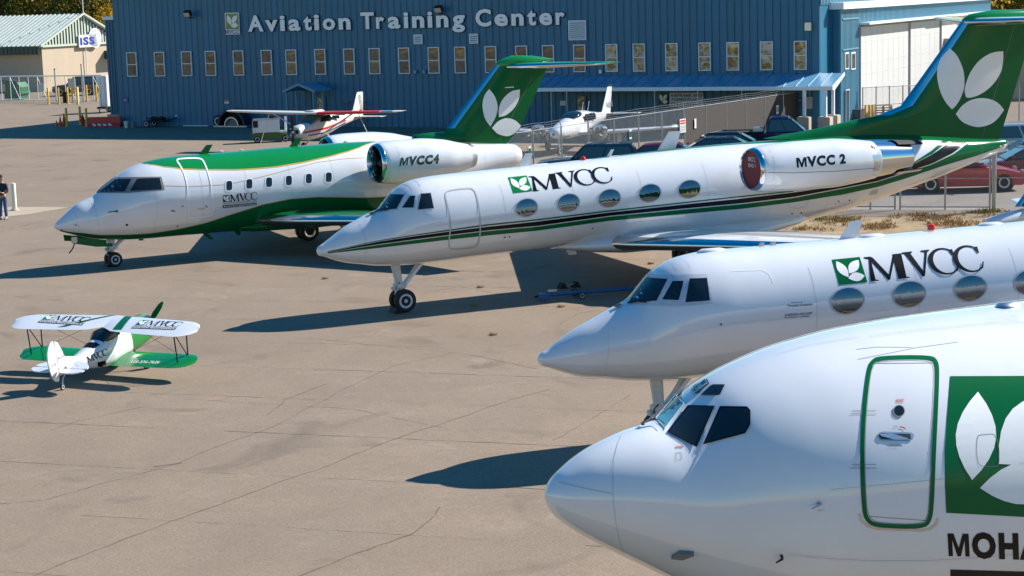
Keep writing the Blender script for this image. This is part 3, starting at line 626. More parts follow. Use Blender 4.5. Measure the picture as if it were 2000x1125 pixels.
# ================================================================== small building at the far left
IC = GP(87, 179)
iss = thing('repair_shop', 'low tan shop with pale ribbed metal roof and a striped green gable', 'building', IC, BANG)
LW, GW, EV, RD = 40, 13.0, 4.7, 7.75
B('wall', (-LW / 2, GW / 2, EV / 2), (LW, GW, EV), M['tan'], iss)
M['ribw'] = mat('pale_green_cladding', (.46, .52, .44), .45)
mb = MB(); mb.prism([(-.6, EV - .1), (GW / 2, RD), (GW / 2, RD + .12), (-.65, EV + .02)], -LW, .45, 'yz'); mb.build('roof', M['roofw'], iss)
MB().prism([(GW + .6, EV - .1), (GW / 2, RD), (GW / 2, RD + .12), (GW + .65, EV + .02)], -LW, .45, 'yz').build('roof', M['roofw'], iss)
for k in range(34):
    x = .3 - k * .62
    MB().prism([(-.66, EV + .03), (GW / 2, RD + .125), (GW / 2, RD + .20), (-.66, EV + .11)], x, x + .14, 'yz').build('roof_rib', M['roofw'], iss)
B('fascia', (-LW / 2 + .2, -.7, EV - .42), (LW, .08, .82), M['dgreen'], iss)
for k in range(30): B('fascia_rib', (-.1 - k * .55, -.76, EV - .42), (.06, .04, .8), M['dgreen'], iss)
P('gable_back', [(0, EV), (GW, EV), (GW / 2, RD - .05)], .01, .06, M['dgreen'], iss, 'yz')
for k in range(27):
    y = .25 + k * GW / 27; zt_ = EV + (RD - EV) * (1 - abs(y - GW / 2) / (GW / 2)) - .08
    if zt_ > EV + .15: B('gable_rib', (.09, y, (EV + .1 + zt_) / 2), (.08, .22, zt_ - EV - .1), M['ribw'], iss)
for sgn in (0, 1):
    P('rake_trim', [(-.66, EV - .05), (GW / 2, RD + .05), (GW / 2, RD + .26), (-.66, EV + .16)] if sgn == 0 else [(GW + .66, EV - .05), (GW / 2, RD + .05), (GW / 2, RD + .26), (GW + .66, EV + .16)], .455, .52, M['ribw'], iss, 'yz')
B('gable_sill', (.13, GW / 2, EV - .02), (.14, GW + .1, .22), M['ribw'], iss)
def WI(x, y): return onplane(x, y, IC, BANG + R(90))
sg = thing('shop_sign', 'white round edged sign with blue letters on the striped gable', 'sign', IC, BANG)
a, z0 = WI(150, 93); b, z1 = WI(183, 67)
B('sign_board', (.3, (a + b) / 2, (z0 + z1) / 2), (.12, b - a, z1 - z0), M['sign_w'], sg)
cy, cz = WI(181, 74); MB().lathe([(.02, .26), (1.05, .26), (1.05, .36), (.02, .36)], (0, cy, cz), 'x', 28).build('sign_disc', M['sign_w'], sg)
v, f = norm2d(text2d('iSS', .05)); MB().add([(.375, a + .15 + u * (b - a - .5), z0 + .22 + t * (z1 - z0 - .44)) for u, t in v], f).build('sign_lettering', M['logo_blue'], sg)
for k in range(14):
    t = R(-70 + k * 19); B('sun_mark', (.375, cy + .8 * math.cos(t), cz + .8 * math.sin(t)), (.01, .12, .05), M['logo_blue'], sg, rx=t)
B('entry_hood', (.6, GW - 1.7, 3.4), (1.2, 2.4, .9), M['dgreen'], iss); B('entry_door', (.03, GW - 1.6, 1.1), (.06, 1.2, 2.2), M['dgreen'], iss)
tag(T('flagpole', [IC + Vector((3.2, 6, 0)), IC + Vector((3.2, 6, 12))], .05, M['bwhite']), 'thin white mast rising behind the striped gable', 'mast')
# ================================================================== trees behind
def leaf_mat(name, col):
    m = mat(name, col, .75, var=.45, vs=.9, spec=.2); n = m.node_tree; b = n.nodes['Principled BSDF']; t = n.nodes.new('ShaderNodeBsdfTranslucent'); x = n.nodes.new('ShaderNodeMixShader'); x.inputs[0].default_value = .4
    src = b.inputs['Base Color'].links[0].from_socket; n.links.new(src, t.inputs[0]); n.links.new(b.outputs[0], x.inputs[1]); n.links.new(t.outputs[0], x.inputs[2]); n.links.new(x.outputs[0], n.nodes['Material Output'].inputs[0]); return m
LM = [leaf_mat('leaf_dark', (.030, .050, .010)), leaf_mat('leaf_yellow', (.36, .22, .02)), leaf_mat('leaf_olive', (.12, .12, .016))]
M['bark'] = mat('bark', (.09, .065, .045), .9, var=.3, vs=6)
def tree(px, dist, h, rad, kinds, label, seed, dense=1.0):
    rnd = random.Random(seed); d = ray(px, 200); p = CAM + d * (dist / d.y); loc = Vector((p.x, p.y, 0))
    t = thing('autumn_tree', label, 'tree', loc, rnd.uniform(0, 6), 'trees behind the buildings')
    T('trunk', [(0, 0, 0), (.1, .05, h * .3), (-.1, .1, h * .6), (0, 0, h * .85)], [.32, .26, .17, .05], M['bark'], t, 7)
    mb = MB()
    for k in range(6):
        a = k * 1.05 + rnd.random(); z = h * rnd.uniform(.3, .6); mb.tube([(0, 0, z), (rad * .4 * math.cos(a), rad * .4 * math.sin(a), z + h * .12), (rad * .8 * math.cos(a), rad * .8 * math.sin(a), z + h * .2)], [.12, .08, .03], 5)
    mb.build('limb', M['bark'], t, 40)
    parts = [MB() for _ in kinds]
    cl = []
    for k in range(int(46 * dense)):
        a, e = rnd.uniform(0, 6.28), rnd.uniform(-.9, 1); q = rad * rnd.uniform(.35, 1) * math.sqrt(max(.05, 1 - e * e * .8)); cl.append((q * math.cos(a), q * math.sin(a), h * .6 + e * h * .38, rnd.uniform(.6, 1.3) * rad * .28, rnd.randrange(len(kinds))))
    for cx, cy_, cz_, cr, kd in cl:
        for _ in range(95):
            u = Vector((rnd.gauss(0, 1), rnd.gauss(0, 1), rnd.gauss(0, 1))).normalized() * cr * rnd.random() ** .4
            c = Vector((cx, cy_, cz_)) + u; s_ = rnd.uniform(.14, .3); a = Vector((rnd.gauss(0, 1), rnd.gauss(0, 1), rnd.gauss(0, 1))).normalized(); b = a.orthogonal().normalized()
            parts[kd if rnd.random() < .8 else rnd.randrange(len(kinds))].add([c - a * s_, c + b * s_ * .6, c + a * s_, c - b * s_ * .6], [(0, 1, 2, 3)])
    for mb, kd in zip(parts, kinds):
        if mb.v: mb.build('crown', LM[kd], t)
TL = [(-25, 225, 15, 6.5, (1, 0, 2), 'tall yellowing tree behind the shop roof at its far end', 1), (20, 215, 14, 6, (1, 2, 0), 'golden tree with bright yellow top behind the pale roof', 2), (62, 222, 15, 6, (0, 2, 0), 'dark green tree behind the middle of the pale roof', 3),
      (100, 212, 14, 5.5, (0, 2, 1), 'dark tree flecked with yellow left of the white mast', 4), (140, 220, 15, 6, (0, 0, 2), 'dark dense tree just behind the mast', 5), (180, 214, 15, 6, (0, 2, 1), 'dark tree with olive clumps between shop gable and hall', 6), (222, 224, 16, 6.5, (0, 2), 'olive tree partly hidden by the corner of the hall', 7),
      (1925, 175, 12, 5.5, (0, 2, 1), 'russet and green tree behind the end of the hangar roof', 8), (1985, 185, 13, 6, (1, 2, 0), 'brown and gold tree right of the hangar end', 9), (2060, 180, 12, 6, (0, 1), 'dark green tree beyond the hangar yard', 10), (-80, 230, 15, 7, (0, 2), 'dark green tree beyond the far end of the shop', 11)]
for a in TL: tree(*a)
# ================================================================== jets
def wheel(name, root, c, r, wd, axis='y', rimm=None, hub=True):
    """one wheel: tyre with rim and hub as sub-parts, axle along local y"""
    t = MB().lathe([(r * .60, -wd * .42), (r * .86, -wd * .5), (r * .97, -wd * .36), (r, 0), (r * .97, wd * .36), (r * .86, wd * .5), (r * .60, wd * .42)], c, axis, 28).build(name, M['rubber'], root, 40)
    MB().lathe([(.01, -wd * .36), (r * .34, -wd * .36), (r * .52, -wd * .46), (r * .62, -wd * .47), (r * .62, wd * .47), (r * .52, wd * .46), (r * .34, wd * .36), (.01, wd * .36)], c, axis, 28).build('rim', rimm or M['rim'], t, 30)
    if hub:
        for sg in (-1, 1):
            MB().lathe([(.01, sg * wd * .30), (r * .18, sg * wd * .30), (r * .16, sg * wd * .5), (.01, sg * wd * .5)], c, axis, 14).build('hub', M['gear'], t, 30)
            mb = MB()
            for k in range(9):
                a = 2 * math.pi * k / 9; mb.lathe([(.005, sg * wd * .36), (r * .06, sg * wd * .36), (r * .06, sg * wd * .395), (.005, sg * wd * .395)], (c[0] + r * .42 * math.cos(a), c[1], c[2] + r * .42 * math.sin(a)), axis, 6)
            mb.build('lug_holes', M['dark'], t)
    return t
def nose_gear(root, x, ztop, r, track, lean=0.0, rake=.55):
    wheel('nose_wheel', root, (x, -track / 2, r), r, .17); wheel('nose_wheel', root, (x, track / 2, r), r, .17)
    T('axle', [(x, -track / 2, r), (x, track / 2, r)], .045, M['gear'], root)
    T('oleo', [(x, 0, r), (x - lean * .3, 0, r + .32)], .05, M['chrome'], root, 12)
    T('gear_leg', [(x - lean * .3, 0, r + .28), (x - lean * .45, 0, r + .42), (x - lean, 0, ztop)], [.085, .10, .13], M['gear'], root, 12)
    MB().box((x - lean * .35, 0, r + .40), (.30, .26, .14)).box((x - lean * .35 - .16, 0, r + .33), (.14, .18, .10)).build('steering_collar', M['gear'], root, None, .02)
    T('drag_brace', [(x - lean * .3 + .08, 0, r + .35), (x + rake, 0, ztop)], .045, M['gear'], root); MB().box(((x - lean * .3 + .14 + x + rake + .06) / 2, 0, (r + .38 + ztop) / 2), (.07, .20, math.hypot(rake + .05, ztop - r - .35)), 0, math.atan2(rake + .1, ztop - r - .35)).build('gear_door', M['white'], root)
    T('torque_link', [(x - .10, 0, r + .34), (x - .22, 0, r + .18), (x - .06, 0, r + .04)], .022, M['gear'], root)
    T('hydraulic_hose', [(x - .1, -.10, r + .5), (x - .2, -.12, r + .42), (x - .17, -.11, r + .28), (x - .05, -.1, r + .22)], .012, M['black'], root, 6)
    MB().lathe([(.02, 0), (.075, 0), (.075, .06), (.02, .06)], (x - .22, -.08, r + .3), 'x', 12).build('taxi_lamp', M['alu'], root, 30)
def main_gear(root, x, y, ztop, r):
    for d in (-.17, .17): wheel('main_wheel', root, (x, y + d, r), r, .22, rimm=M['chrome'], hub=False)
    T('main_gear_leg', [(x, y, r), (x - .05, y, ztop)], [.08, .11], M['gear'], root, 10); T('side_brace', [(x, y, r + .25), (x + .02, y * .55, ztop)], .05, M['gear'], root)
    B('main_gear_door', (x, y + (-.34 if y < 0 else .34), (r + ztop) / 2 + .1), (.5, .03, ztop - r - .05), M['white'], root)
def wing(root, name, secs, m, le=None, frac=.09):
    w_ = foil(secs).build(name, m, root, 35)
    if le: foil([(a, b, c) for a, b, c in secs], 0, frac, .004).build('leading_edge', le, w_, 60)
    return w_
def antenna(root, base, tip, chord, m, sweep=.35):
    b, t = Vector(base), Vector(tip)
    return foil([((b.x, b.y, b.z), (b.x + chord, b.y, b.z), (0, .018, 0)), ((t.x, t.y, t.z), (t.x + chord * .65, t.y, t.z), (0, .012, 0))]).build('blade_antenna', m, root, 40)
def oval_window(s, c, wd, h, tilt, par, mirror=True, clear=False):
    n = 28; e = lambda k: [(c[0] + (wd / 2 * k) * math.cos(2 * math.pi * i / n), c[1] + (h / 2 * k) * math.sin(2 * math.pi * i / n) - tilt * (wd / 2 * k) * math.cos(2 * math.pi * i / n)) for i in range(n)]
    o = s.decal('cabin_window', [e(1.0)], M['cabin'], .006, 9, mirror=mirror)
    s.stroke('window_rim', e(1.04), 2.0 if wd < 50 else 2.6, M['grey_l'], .012, True, parent=o)
    return o
def small_window(s, c, wd, h):
    pts = []
    for k in range(20):
        t = 2 * math.pi * k / 20; cx, sy = math.cos(t), math.sin(t)
        pts.append((c[0] + wd / 2 * math.copysign(abs(cx) ** .55, cx), c[1] + h / 2 * math.copysign(abs(sy) ** .55, sy) - .08 * wd / 2 * cx))
    o = s.decal('cabin_window', [pts], M['glass'], .006, 6, mirror=True); s.stroke('window_rim', [(c[0] + (x - c[0]) * 1.12, c[1] + (y - c[1]) * 1.1) for x, y in pts], 1.6, M['decalw'], .010, True, parent=o, cell=6)
def chain(cx, cy, sc): return lambda pts: [(cx + x / sc, cy + y / sc) for x, y in pts]
SG = [0, .06, .2, .45, .8, 1.2, 1.6, 1.85, 2.1, 2.4, 2.8, 3.4, 4.5, 6, 8, 10, 12.5, 14.5, 16, 17.5, 19, 20.5, 22, 22.9, 23.12]
ZT2 = [1.84, 1.94, 2.02, 2.17, 2.383, 2.568, 2.733, 2.81, 3.06, 3.325, 3.494, 3.567, 3.608, 3.645, 3.701, 3.78, 3.851, 3.861, 3.864, 3.841, 3.752, 3.603, 3.438, 3.372, 3.27]
ZB2 = [1.835, 1.715, 1.675, 1.57, 1.458, 1.385, 1.31, 1.286, 1.27, 1.256, 1.248, 1.255, 1.293, 1.325, 1.353, 1.358, 1.361, 1.375, 1.521, 1.764, 2.079, 2.419, 2.801, 3.06, 3.262]
def gulf_common(root, F, nac_y=1.95, nac_scale=1.0):
    pass
# ---------------------------------------------------------------- striped business jet
N2, PH2 = Vector((-5.067, 47.6236, 0)), R(26)
j2 = thing('business_jet', 'white twin engined jet with green and black side stripes and green tail', 'airplane', N2, PH2)
F2 = Fus('fuselage', j2, SG, ZT2, ZB2, M['white'])
L2 = lambda x, y, off: (lambda s, z: Vector((s, off, z)))(*onplane(x, y, N2, PH2, off))
q = chain(600, 320, 3.516)
for nm, pts in (('windscreen', [(488, 322), (572, 208), (670, 211), (616, 312)]), ('side_windscreen', [(650, 302), (707, 219), (744, 219), (732, 303)]), ('side_windscreen', [(758, 316), (779, 205), (849, 200), (871, 307)])):
    o = F2.decal(nm, [q(pts)], M['glass'], .008, 8, mirror=True); F2.stroke('window_frame', q(pts), 1.6, M['grey_l'], .012, True, parent=o)
F2.stroke('wiper', q([(440, 350), (480, 325), (560, 318)]), 2.2, M['dark'], .025)
F2.decal('wiper_motor', [q([(425, 345), (452, 335), (455, 345), (432, 355)])], M['dark'], .03)
F2.stroke('cabin_door', q([(950, 200), (975, 182), (1110, 166), (1140, 175), (1160, 205), (1180, 300), (1190, 430), (1182, 530), (1160, 565), (1130, 577), (1000, 587), (975, 575), (972, 540), (985, 430), (972, 320), (948, 230)]), 2.6, M['grey_l'], .008, True)
F2.stroke('radome_seam', q([(330, 385), (375, 440), (398, 510), (402, 590), (395, 690)]), .8, M['grey_l'], .004); F2.stroke('canopy_seam', q([(650, 138), (690, 150), (722, 180)]), .9, M['grey_l'], .004)
F2.stroke('canopy_seam', q([(720, 108), (755, 125), (775, 155)]), .9, M['grey_l'], .004)
for c in ((1028, 405.5), (1110, 396), (1190, 387), (1269, 377), (1346, 369.2)): oval_window(F2, c, 42.5, 34.5, .10, j2)
X = [640, 690, 742, 810, 876, 950, 1050, 1190, 1320, 1450, 1550]
def SX(ys, xs=(640, 742, 876, 950, 1050, 1190, 1450, 1550)): return [(x, float(pch(xs, ys, x))) for x in X]
T1 = SX((491, 469, 448.5, 438, 427.8, 410.6, 382.2, 372)); T2 = SX((491.8, 470.5, 451, 441, 430.5, 413.4, 384.8, 374.4)); B1 = SX((492.3, 471.6, 452.4, 443.2, 432.6, 415, 387.6, 376)); B2 = SX((493.2, 476.5, 459, 450, 441, 421.5, 396.5, 384.6)); W1 = SX((493.6, 477.8, 460.5, 451.6, 442.6, 423.2, 398.6, 386.8)); W2 = SX((495, 484, 468, 460, 450.4, 431.2, 407.5, 395))
F2.strip('thin_stripe', T1, T2, M['green'], .005)
F2.strip('black_stripe', B1 + [(1640, 363), (1700, 349), (1757, 332.5), (1778, 323.7), (1820, 302), (1848, 283), (1863, 268.5)], B2 + [(1650, 366), (1714, 353.5), (1767, 336.5), (1820, 319.4), (1863, 298), (1896, 271)], M['black'], .005, 110)
F2.strip('wide_stripe', W1 + [(1650, 367.8), (1714, 355.3), (1767, 338.5), (1820, 321.4), (1865, 299.5), (1900, 272), (1950, 272.5)], W2 + [(1650, 379), (1714, 365), (1767, 349), (1842, 323.7), (1906, 304.5), (1962, 285)], M['green'], .006, 110)
F2.strip('thin_stripe', [(1778, 321), (1820, 293.8), (1849, 268)], [(1771, 326.5), (1821, 300.5), (1861, 268.5)], M['green'], .005, 30)
xs = [float(v) for v in np.linspace(8.2, 23.05, 66)]; kk = [.05 + .13 * min(1, (x - 8.2) / 5) + .42 * max(0, min(1, (x - 13) / 6)) + .35 * max(0, min(1, (x - 20) / 1.5)) for x in xs]
F2.patch('dorsal_stripe', xs, [math.pi / 2 - k for k in kk], [math.pi / 2 + k for k in kk], M['green'], .004)
q = chain(950, 220, 3.75)
F2.logo(q([(195, 592), (338, 575), (295, 460), (155, 475)]), M['green_l'], M['decalw']); F2.mvcc(q([(345, 577), (937, 508), (893, 395), (305, 465)]), M['black'])
for x, y in ((986, 463.5), (995, 462.5), (1157, 445.8), (1547, 417), (1565, 415.5), (1638, 393), (1659, 391)): F2.decal('drain_port', [[(x + 1.5 * math.cos(t), y + 1.6 * math.sin(t)) for t in np.linspace(0, 6.28, 9)[:-1]]], M['dark'], .006, None)
F2.stroke('access_panel', [(1539, 392), (1543, 405), (1560, 407), (1575, 402), (1580, 389)], .8, M['grey_l'], .004); F2.decal('access_panel', [[(1702, 372), (1715, 369), (1713, 379), (1697, 381.5)]], M['grey_l'], .005)
F2.stroke('access_panel', [(1629, 383), (1672, 377), (1672, 394), (1629, 399)], .6, M['grey_l'], .004, True)
F2.patch('tail_paint', [float(v) for v in np.linspace(21.3, 23.1, 24)], [math.pi / 2 - 1.2] * 24, [float(v) for v in np.linspace(math.pi / 2 + .75, math.pi / 2 + 1.5, 24)], M['green'], .0075)
# belly fairing, wings
MB().loft([[Vector((x, w_ * math.cos(t), zc + h_ * math.sin(t))) for t in np.linspace(0, 2 * math.pi, 33)[:-1]] for x, w_, zc, h_ in ((6.9, .25, 1.38, .08), (7.8, .75, 1.36, .22), (9, 1.08, 1.36, .34), (10.5, 1.2, 1.36, .36), (13, 1.2, 1.42, .34), (14.6, .9, 1.55, .24), (15.6, .3, 1.7, .1))]).build('belly_fairing', M['white'], j2, 50)
le = L2(1205, 479, -1.0)
print('GII2 wing LE', le)
def gwing(root, xr, zr, sy, half, m, lem):
    sp_ = half - 1.0; secs = [((xr - .7, 0, zr - .06), (xr + 5.3, 0, zr - .05), (0, 0, .62)), ((xr, sy * 1.0, zr), (xr + 4.9, sy * 1.0, zr), (0, 0, .50)), ((xr + sp_ * .50, sy * half, zr + sp_ * .045), (xr + sp_ * .50 + 4.9 - 3.2 * sp_ / 9.4, sy * half, zr + sp_ * .045), (0, 0, .22)), ((xr + sp_ * .5 + .25, sy * (half + .12), zr + sp_ * .046), (xr + sp_ * .5 + 4.8 - 3.2 * sp_ / 9.4, sy * (half + .12), zr + sp_ * .046), (0, 0, .04))]
    return wing(root, 'wing', secs, m, lem)
gwing(j2, le.x, le.z + .02, -1, 8.9, M['white'], M['chrome']); gwing(j2, le.x, le.z + .02, 1, 10.3, M['white'], M['chrome'])
def fence_(root, x, y, z): return foil([((x, y, z), (x + 2.4, y, z), (0, .03, 0)), ((x + .1, y, z + .2), (x + 2.3, y, z + .18), (0, .02, 0))]).build('wing_fence', M['white'], root)
# nacelles
def nacelle(root, pts_in, y, prof, m, cover=None):
    """prof: (x, r) list in local axis from inlet, centre z from pts_in"""
    x0, z0 = pts_in; rings = []
    S = [p[0] + x0 for p in prof]; zt = [z0 + p[1] + (p[2] if len(p) > 2 else 0) for p in prof]; zb = [z0 - p[1] + (p[2] if len(p) > 2 else 0) for p in prof]
    return Fus('nacelle', root, S, zt, zb, m, None, y, 70, 48, False)
ny = -2.0; c2 = L2(1467, 331, ny)
def g_nacelle(root, y, cx, cz, cover=True):
    n_ = nacelle(root, (cx, cz), y, [(0, .53), (.05, .58), (.2, .625), (.7, .67), (1.5, .70), (2.6, .70), (3.5, .63), (4.1, .55)], M['white'])
    o = n_.obj
    MB().lathe([(.50, .12), (.515, .0), (.535, -.035), (.56, -.02), (.585, .03), (.602, .09), (.598, .1)], (cx, y, cz), 'x', 40, False).build('intake_lip', M['chrome'], o, 60)
    MB().lathe([(.01, .05), (.30, .03), (.52, .06), (.52, .09), (.01, .09)], (cx, y, cz), 'x', 32).build('intake_cover', M['redcover'], o, 40)
    MB().lathe([(.545, 4.05), (.50, 4.5), (.44, 5.0), (.41, 5.35), (.40, 5.35), (.40, 5.0), (.3, 4.6), (.01, 4.6)], (cx, y, cz + .02), 'x', 32).build('exhaust_pipe', M['chrome'], o, 40)
    for sg in (1, -1):
        MB().loft([[Vector((cx + xx, y + rr * math.cos(t), cz + .02 + rr * math.sin(t))) for t in np.linspace(R(90 * sg - 38), R(90 * sg + 38), 9)] for xx, rr in ((4.85, .475), (5.75, .43), (5.75, .46), (4.85, .505))], False, False, False).build('reverser_bucket', M['dark'] if sg > 0 else M['alu'], o, 50)
    foil([((cx + .9, 0, cz - .25), (cx + 4.0, 0, cz - .15), (0, 0, .3)), ((cx + .9, y * .75, cz - .05), (cx + 4.0, y * .75, cz - .02), (0, 0, .26))]).build('pylon', M['white'], root, 40)
    return n_
K2 = g_nacelle(j2, ny, c2.x, c2.z); g_nacelle(j2, -ny - .2, c2.x, c2.z - .38)
K2.text('engine_lettering', 'MVCC 2', [(1556.5, 329), (1652, 319.5), (1651, 300), (1555, 307)], M['black'], bold=.045)
K2.stroke('cowl_seam', [(1475, 337), (1550, 337.5), (1640, 334), (1712, 328)], .9, M['dgreen'], .004); K2.stroke('cowl_seam', [(1500, 288), (1511, 310), (1513, 335), (1508, 370)], .7, M['grey_l'], .004)
K2.decal('bare_metal_cuff', [[(1701, 284.5), (1718, 288), (1722, 312), (1714, 345), (1700, 352), (1708, 320)]], M['alu'], .004)
v, f = norm2d(text2d('MVCC 2', .01))
for (za_, zb_, st) in ((.22, .34, 'MVCC 2'), (.06, .16, 'ENG 1')):
    v, f = norm2d(text2d(st, .01)); MB().add([(c2.x + .024, ny + .17 - .34 * u, c2.z + za_ + (zb_ - za_) * t) for u, t in v], f).build('cover_lettering', M['sign_w'], K2.obj)
# fin, tailplane
def fin_secs(pairs, th): return [((a.x, 0, a.z), (b.x, 0, b.z), (0, th * (b.x - a.x), 0)) for a, b in pairs]
fp = lambda x, y: L2(x, y, 0)
ft, fb = fp(1898, 36), fp(1952, 271)
te = lambda z: fb.x + (z - fb.z) * (fp(1998, 124).x - fb.x) / (fp(1998, 124).z - fb.z)
lev = [(1600, 250), (1662, 235.5), (1712, 226), (1759, 207), (1795, 158), (1835, 102), (1877.5, 42)]
prs = [(fp(1490, 270.5), Vector((fb.x - .05, 0, 3.28)))]
for x, y in lev:
    a = fp(x, y); prs.append((a, Vector((te(a.z), 0, a.z))))
fin = foil(fin_secs(prs, .085 / 1.0)[0:0] + [((a.x, 0, a.z), (b.x, 0, b.z), (0, min(.34, .085 * (b.x - a.x)), 0)) for a, b in prs]).build('fin', M['green'], j2, 40)
foil([((a.x, 0, a.z), (b.x, 0, b.z), (0, min(.34, .085 * (b.x - a.x)), 0)) for a, b in prs[3:]], 0, .09, .004).build('fin_leading_edge', M['chrome'], fin, 60)
SF = Surf(fin, j2)
q = chain(1600, 0, 4.018)
def shape(pa, pb, la, lb): return [pa] + la + [pb] + lb[::-1]
lf = [[(1025, 380), (1075, 430), (1120, 520), (1137, 600), (1135, 690), (1105, 775), (1070, 830), (1040, 858), (990, 800), (950, 720), (925, 610), (930, 520), (960, 450)], [(1443, 402), (1442, 470), (1425, 560), (1380, 640), (1310, 710), (1240, 750), (1180, 767), (1150, 762), (1140, 710), (1155, 640), (1190, 560), (1250, 480), (1320, 430), (1380, 408)], [(1070, 893), (1120, 830), (1190, 785), (1280, 770), (1360, 785), (1410, 815), (1450, 862), (1400, 930), (1340, 975), (1250, 997), (1170, 980), (1110, 945)]]
SF.decal('logo_leaf', [soft_leaf(q(p)) for p in lf], M['decalw'], .008, 5)
SF.stroke('rudder_hinge', [(1987, 30), (1918, 270)], .8, M['line'], .004); SF.stroke('fin_aerial', [(1833, 142), (1866, 141.5)], 2.0, M['decalw'], .03)
hz = fp(1886, 42)
rx_, rz_ = te(hz.z) - 3.2, hz.z
MB().loft([[Vector((x, w_ * math.cos(t), rz_ + .06 + h_ * math.sin(t))) for t in np.linspace(0, 2 * math.pi, 25)[:-1]] for x, w_, h_ in ((fp(1880, 36).x, .02, .02), (fp(1893, 33).x, .14, .16), (fp(1936, 27).x, .20, .26), (te(hz.z) - .6, .2, .24), (te(hz.z) + .8, .02, .03))]).build('fin_bullet', M['green_l'], j2, 50)
for sy in (-1, 1):
    wing(j2, 'tailplane', [((rx_ + .2, 0, rz_ - .02), (rx_ + 3.2, 0, rz_ - .02), (0, 0, .3)), ((rx_ + .4, sy * .2, rz_ - .02), (rx_ + 3.2, sy * .2, rz_ - .02), (0, 0, .26)), ((rx_ + 2.4, sy * 4.0, rz_ + .05), (rx_ + 3.9, sy * 4.0, rz_ + .05), (0, 0, .1))], M['white'], M['chrome'])
# gear, aerials, lamps
gx = 2.37; nose_gear(j2, gx, 1.35, .31, .34, .18, .55)
main_gear(j2, 12.6, -2.1, 1.35, .44); main_gear(j2, 12.6, 2.1, 1.35, .44)
for (bx, by, tx, ty, ch) in ((1012, 323.5, 1026, 299.5, .34), (1281, 294, 1306, 257, .62), (1181, 307, 1193, 292, .16)):
    a, b = fp(bx, by), fp(tx, ty); antenna(j2, (a.x, 0, a.z - .06), (b.x, 0, b.z), ch, M['white'])
a, b = fp(1097, 480), fp(1111, 498); antenna(j2, (a.x, 0, a.z + .08), (b.x, 0, b.z), .38, M['white'])
a = fp(1139, 312); MB().lathe([(.08, 0), (.08, .05), (.06, .1), (.005, .13)], (a.x, 0, a.z - .03), 'z', 14).build('beacon', M['beacon'], j2, 40)
for x, y in ((1055, 321), (1205, 305)): a = fp(x, y); MB().loft([[Vector((a.x + dx, wy * math.cos(t), a.z - .05 + hz_ * math.sin(t))) for t in np.linspace(0, math.pi, 9)] for dx, wy, hz_ in ((-.35, .01, .03), (-.2, .1, .07), (.2, .1, .07), (.35, .01, .03))], False, False, False).build('aerial_fairing', M['white'], j2, 50)
def chock(par, x, y, rz, name='wheel_chock', lab='black rubber wheel chock under the striped jet nose wheel'):
    pass
# ---------------------------------------------------------------- second jet of the same type, no stripes
N3, PH3 = Vector((.41237, 32.1973, 0)), .32275
j3 = thing('business_jet', 'white jet with oval windows and big black lettering but no side stripes', 'airplane', N3, PH3)
ZT3 = [1.84, 1.93, 2.0, 2.154, 2.345, 2.518, 2.69, 2.79, 3.02, 3.294, 3.466, 3.54, 3.555, 3.57, 3.602, 3.64, 3.68, 3.69, 3.69, 3.66, 3.57, 3.42, 3.26, 3.19, 3.1]
ZB3 = [1.835, 1.72, 1.668, 1.565, 1.445, 1.388, 1.309, 1.281, 1.257, 1.24, 1.24, 1.248, 1.262, 1.275, 1.288, 1.28, 1.28, 1.29, 1.42, 1.66, 1.96, 2.29, 2.66, 2.91, 3.09]
F3 = Fus('fuselage', j3, SG, ZT3, ZB3, M['white'])
fp3 = lambda x, y, off=0: (lambda s, z: Vector((s, off, z)))(*onplane(x, y, N3, PH3, off))
q = chain(1000, 420, 2.8133)
M['frame3'] = mat('riveted_window_frame', (.48, .52, .58), .4, var=.12, vs=14, bump=.15, bs=45)
fr3 = F3.decal('windscreen_frame', [q([(612, 474), (745, 331), (1070, 326), (1104, 488), (905, 503), (780, 496), (640, 492)])], M['frame3'], .006, 9, mirror=True)
for nm, pts in (('windscreen', [(642, 483), (738, 347), (853, 354), (794, 469)]), ('side_windscreen', [(829, 464), (885, 367), (941, 364), (914, 466)]), ('side_windscreen', [(955, 478), (979, 352), (1069, 349), (1085, 468)])):
    o = F3.decal(nm, [q(pts)], M['glass'], .010, 8, mirror=True); F3.stroke('window_seal', q(pts), 1.8, M['black'], .012, True, parent=o)
mb = MB()
def rivets(F, name, pts, step, r_, rows=((0, 0),), m=None):
    pl = np.array(pts, float); d = np.r_[0, np.cumsum(np.hypot(*np.diff(pl, axis=0).T))]; mb = MB()
    for s_ in np.arange(0, d[-1], step):
        for ox, oy in rows:
            h = F.hit(np.interp(s_, d, pl[:, 0]) + ox, np.interp(s_, d, pl[:, 1]) + oy)
            if h:
                p, n = h; u = n.orthogonal().normalized(); b = n.cross(u); k = 6
                mb.add([p + (u * math.cos(6.283 * i / k) + b * math.sin(6.283 * i / k)) * r_ + n * .001 for i in range(k)] + [p + n * r_ * .55], [(i, (i + 1) % k, k) for i in range(k)])
    o = mb.build(name, m or M['alu'], F.root, 60); tag(o, kind='stuff'); return o
rivets(F3, 'frame_rivets', q([(640, 488), (780, 490), (905, 497), (1096, 483), (1064, 333), (750, 338)]), 2.6, .008); rivets(F3, 'frame_rivets', q([(800, 480), (870, 350)]), 2.6, .008, ((0, 0), (3, .5))); rivets(F3, 'frame_rivets', q([(935, 480), (965, 345)]), 2.6, .008, ((0, 0), (2.6, .2)))
rivets(F3, 'crown_rivets', q([(845, 250), (880, 275), (908, 308)]), 2.4, .008); rivets(F3, 'crown_rivets', q([(917, 228), (955, 255), (980, 295)]), 2.4, .008)
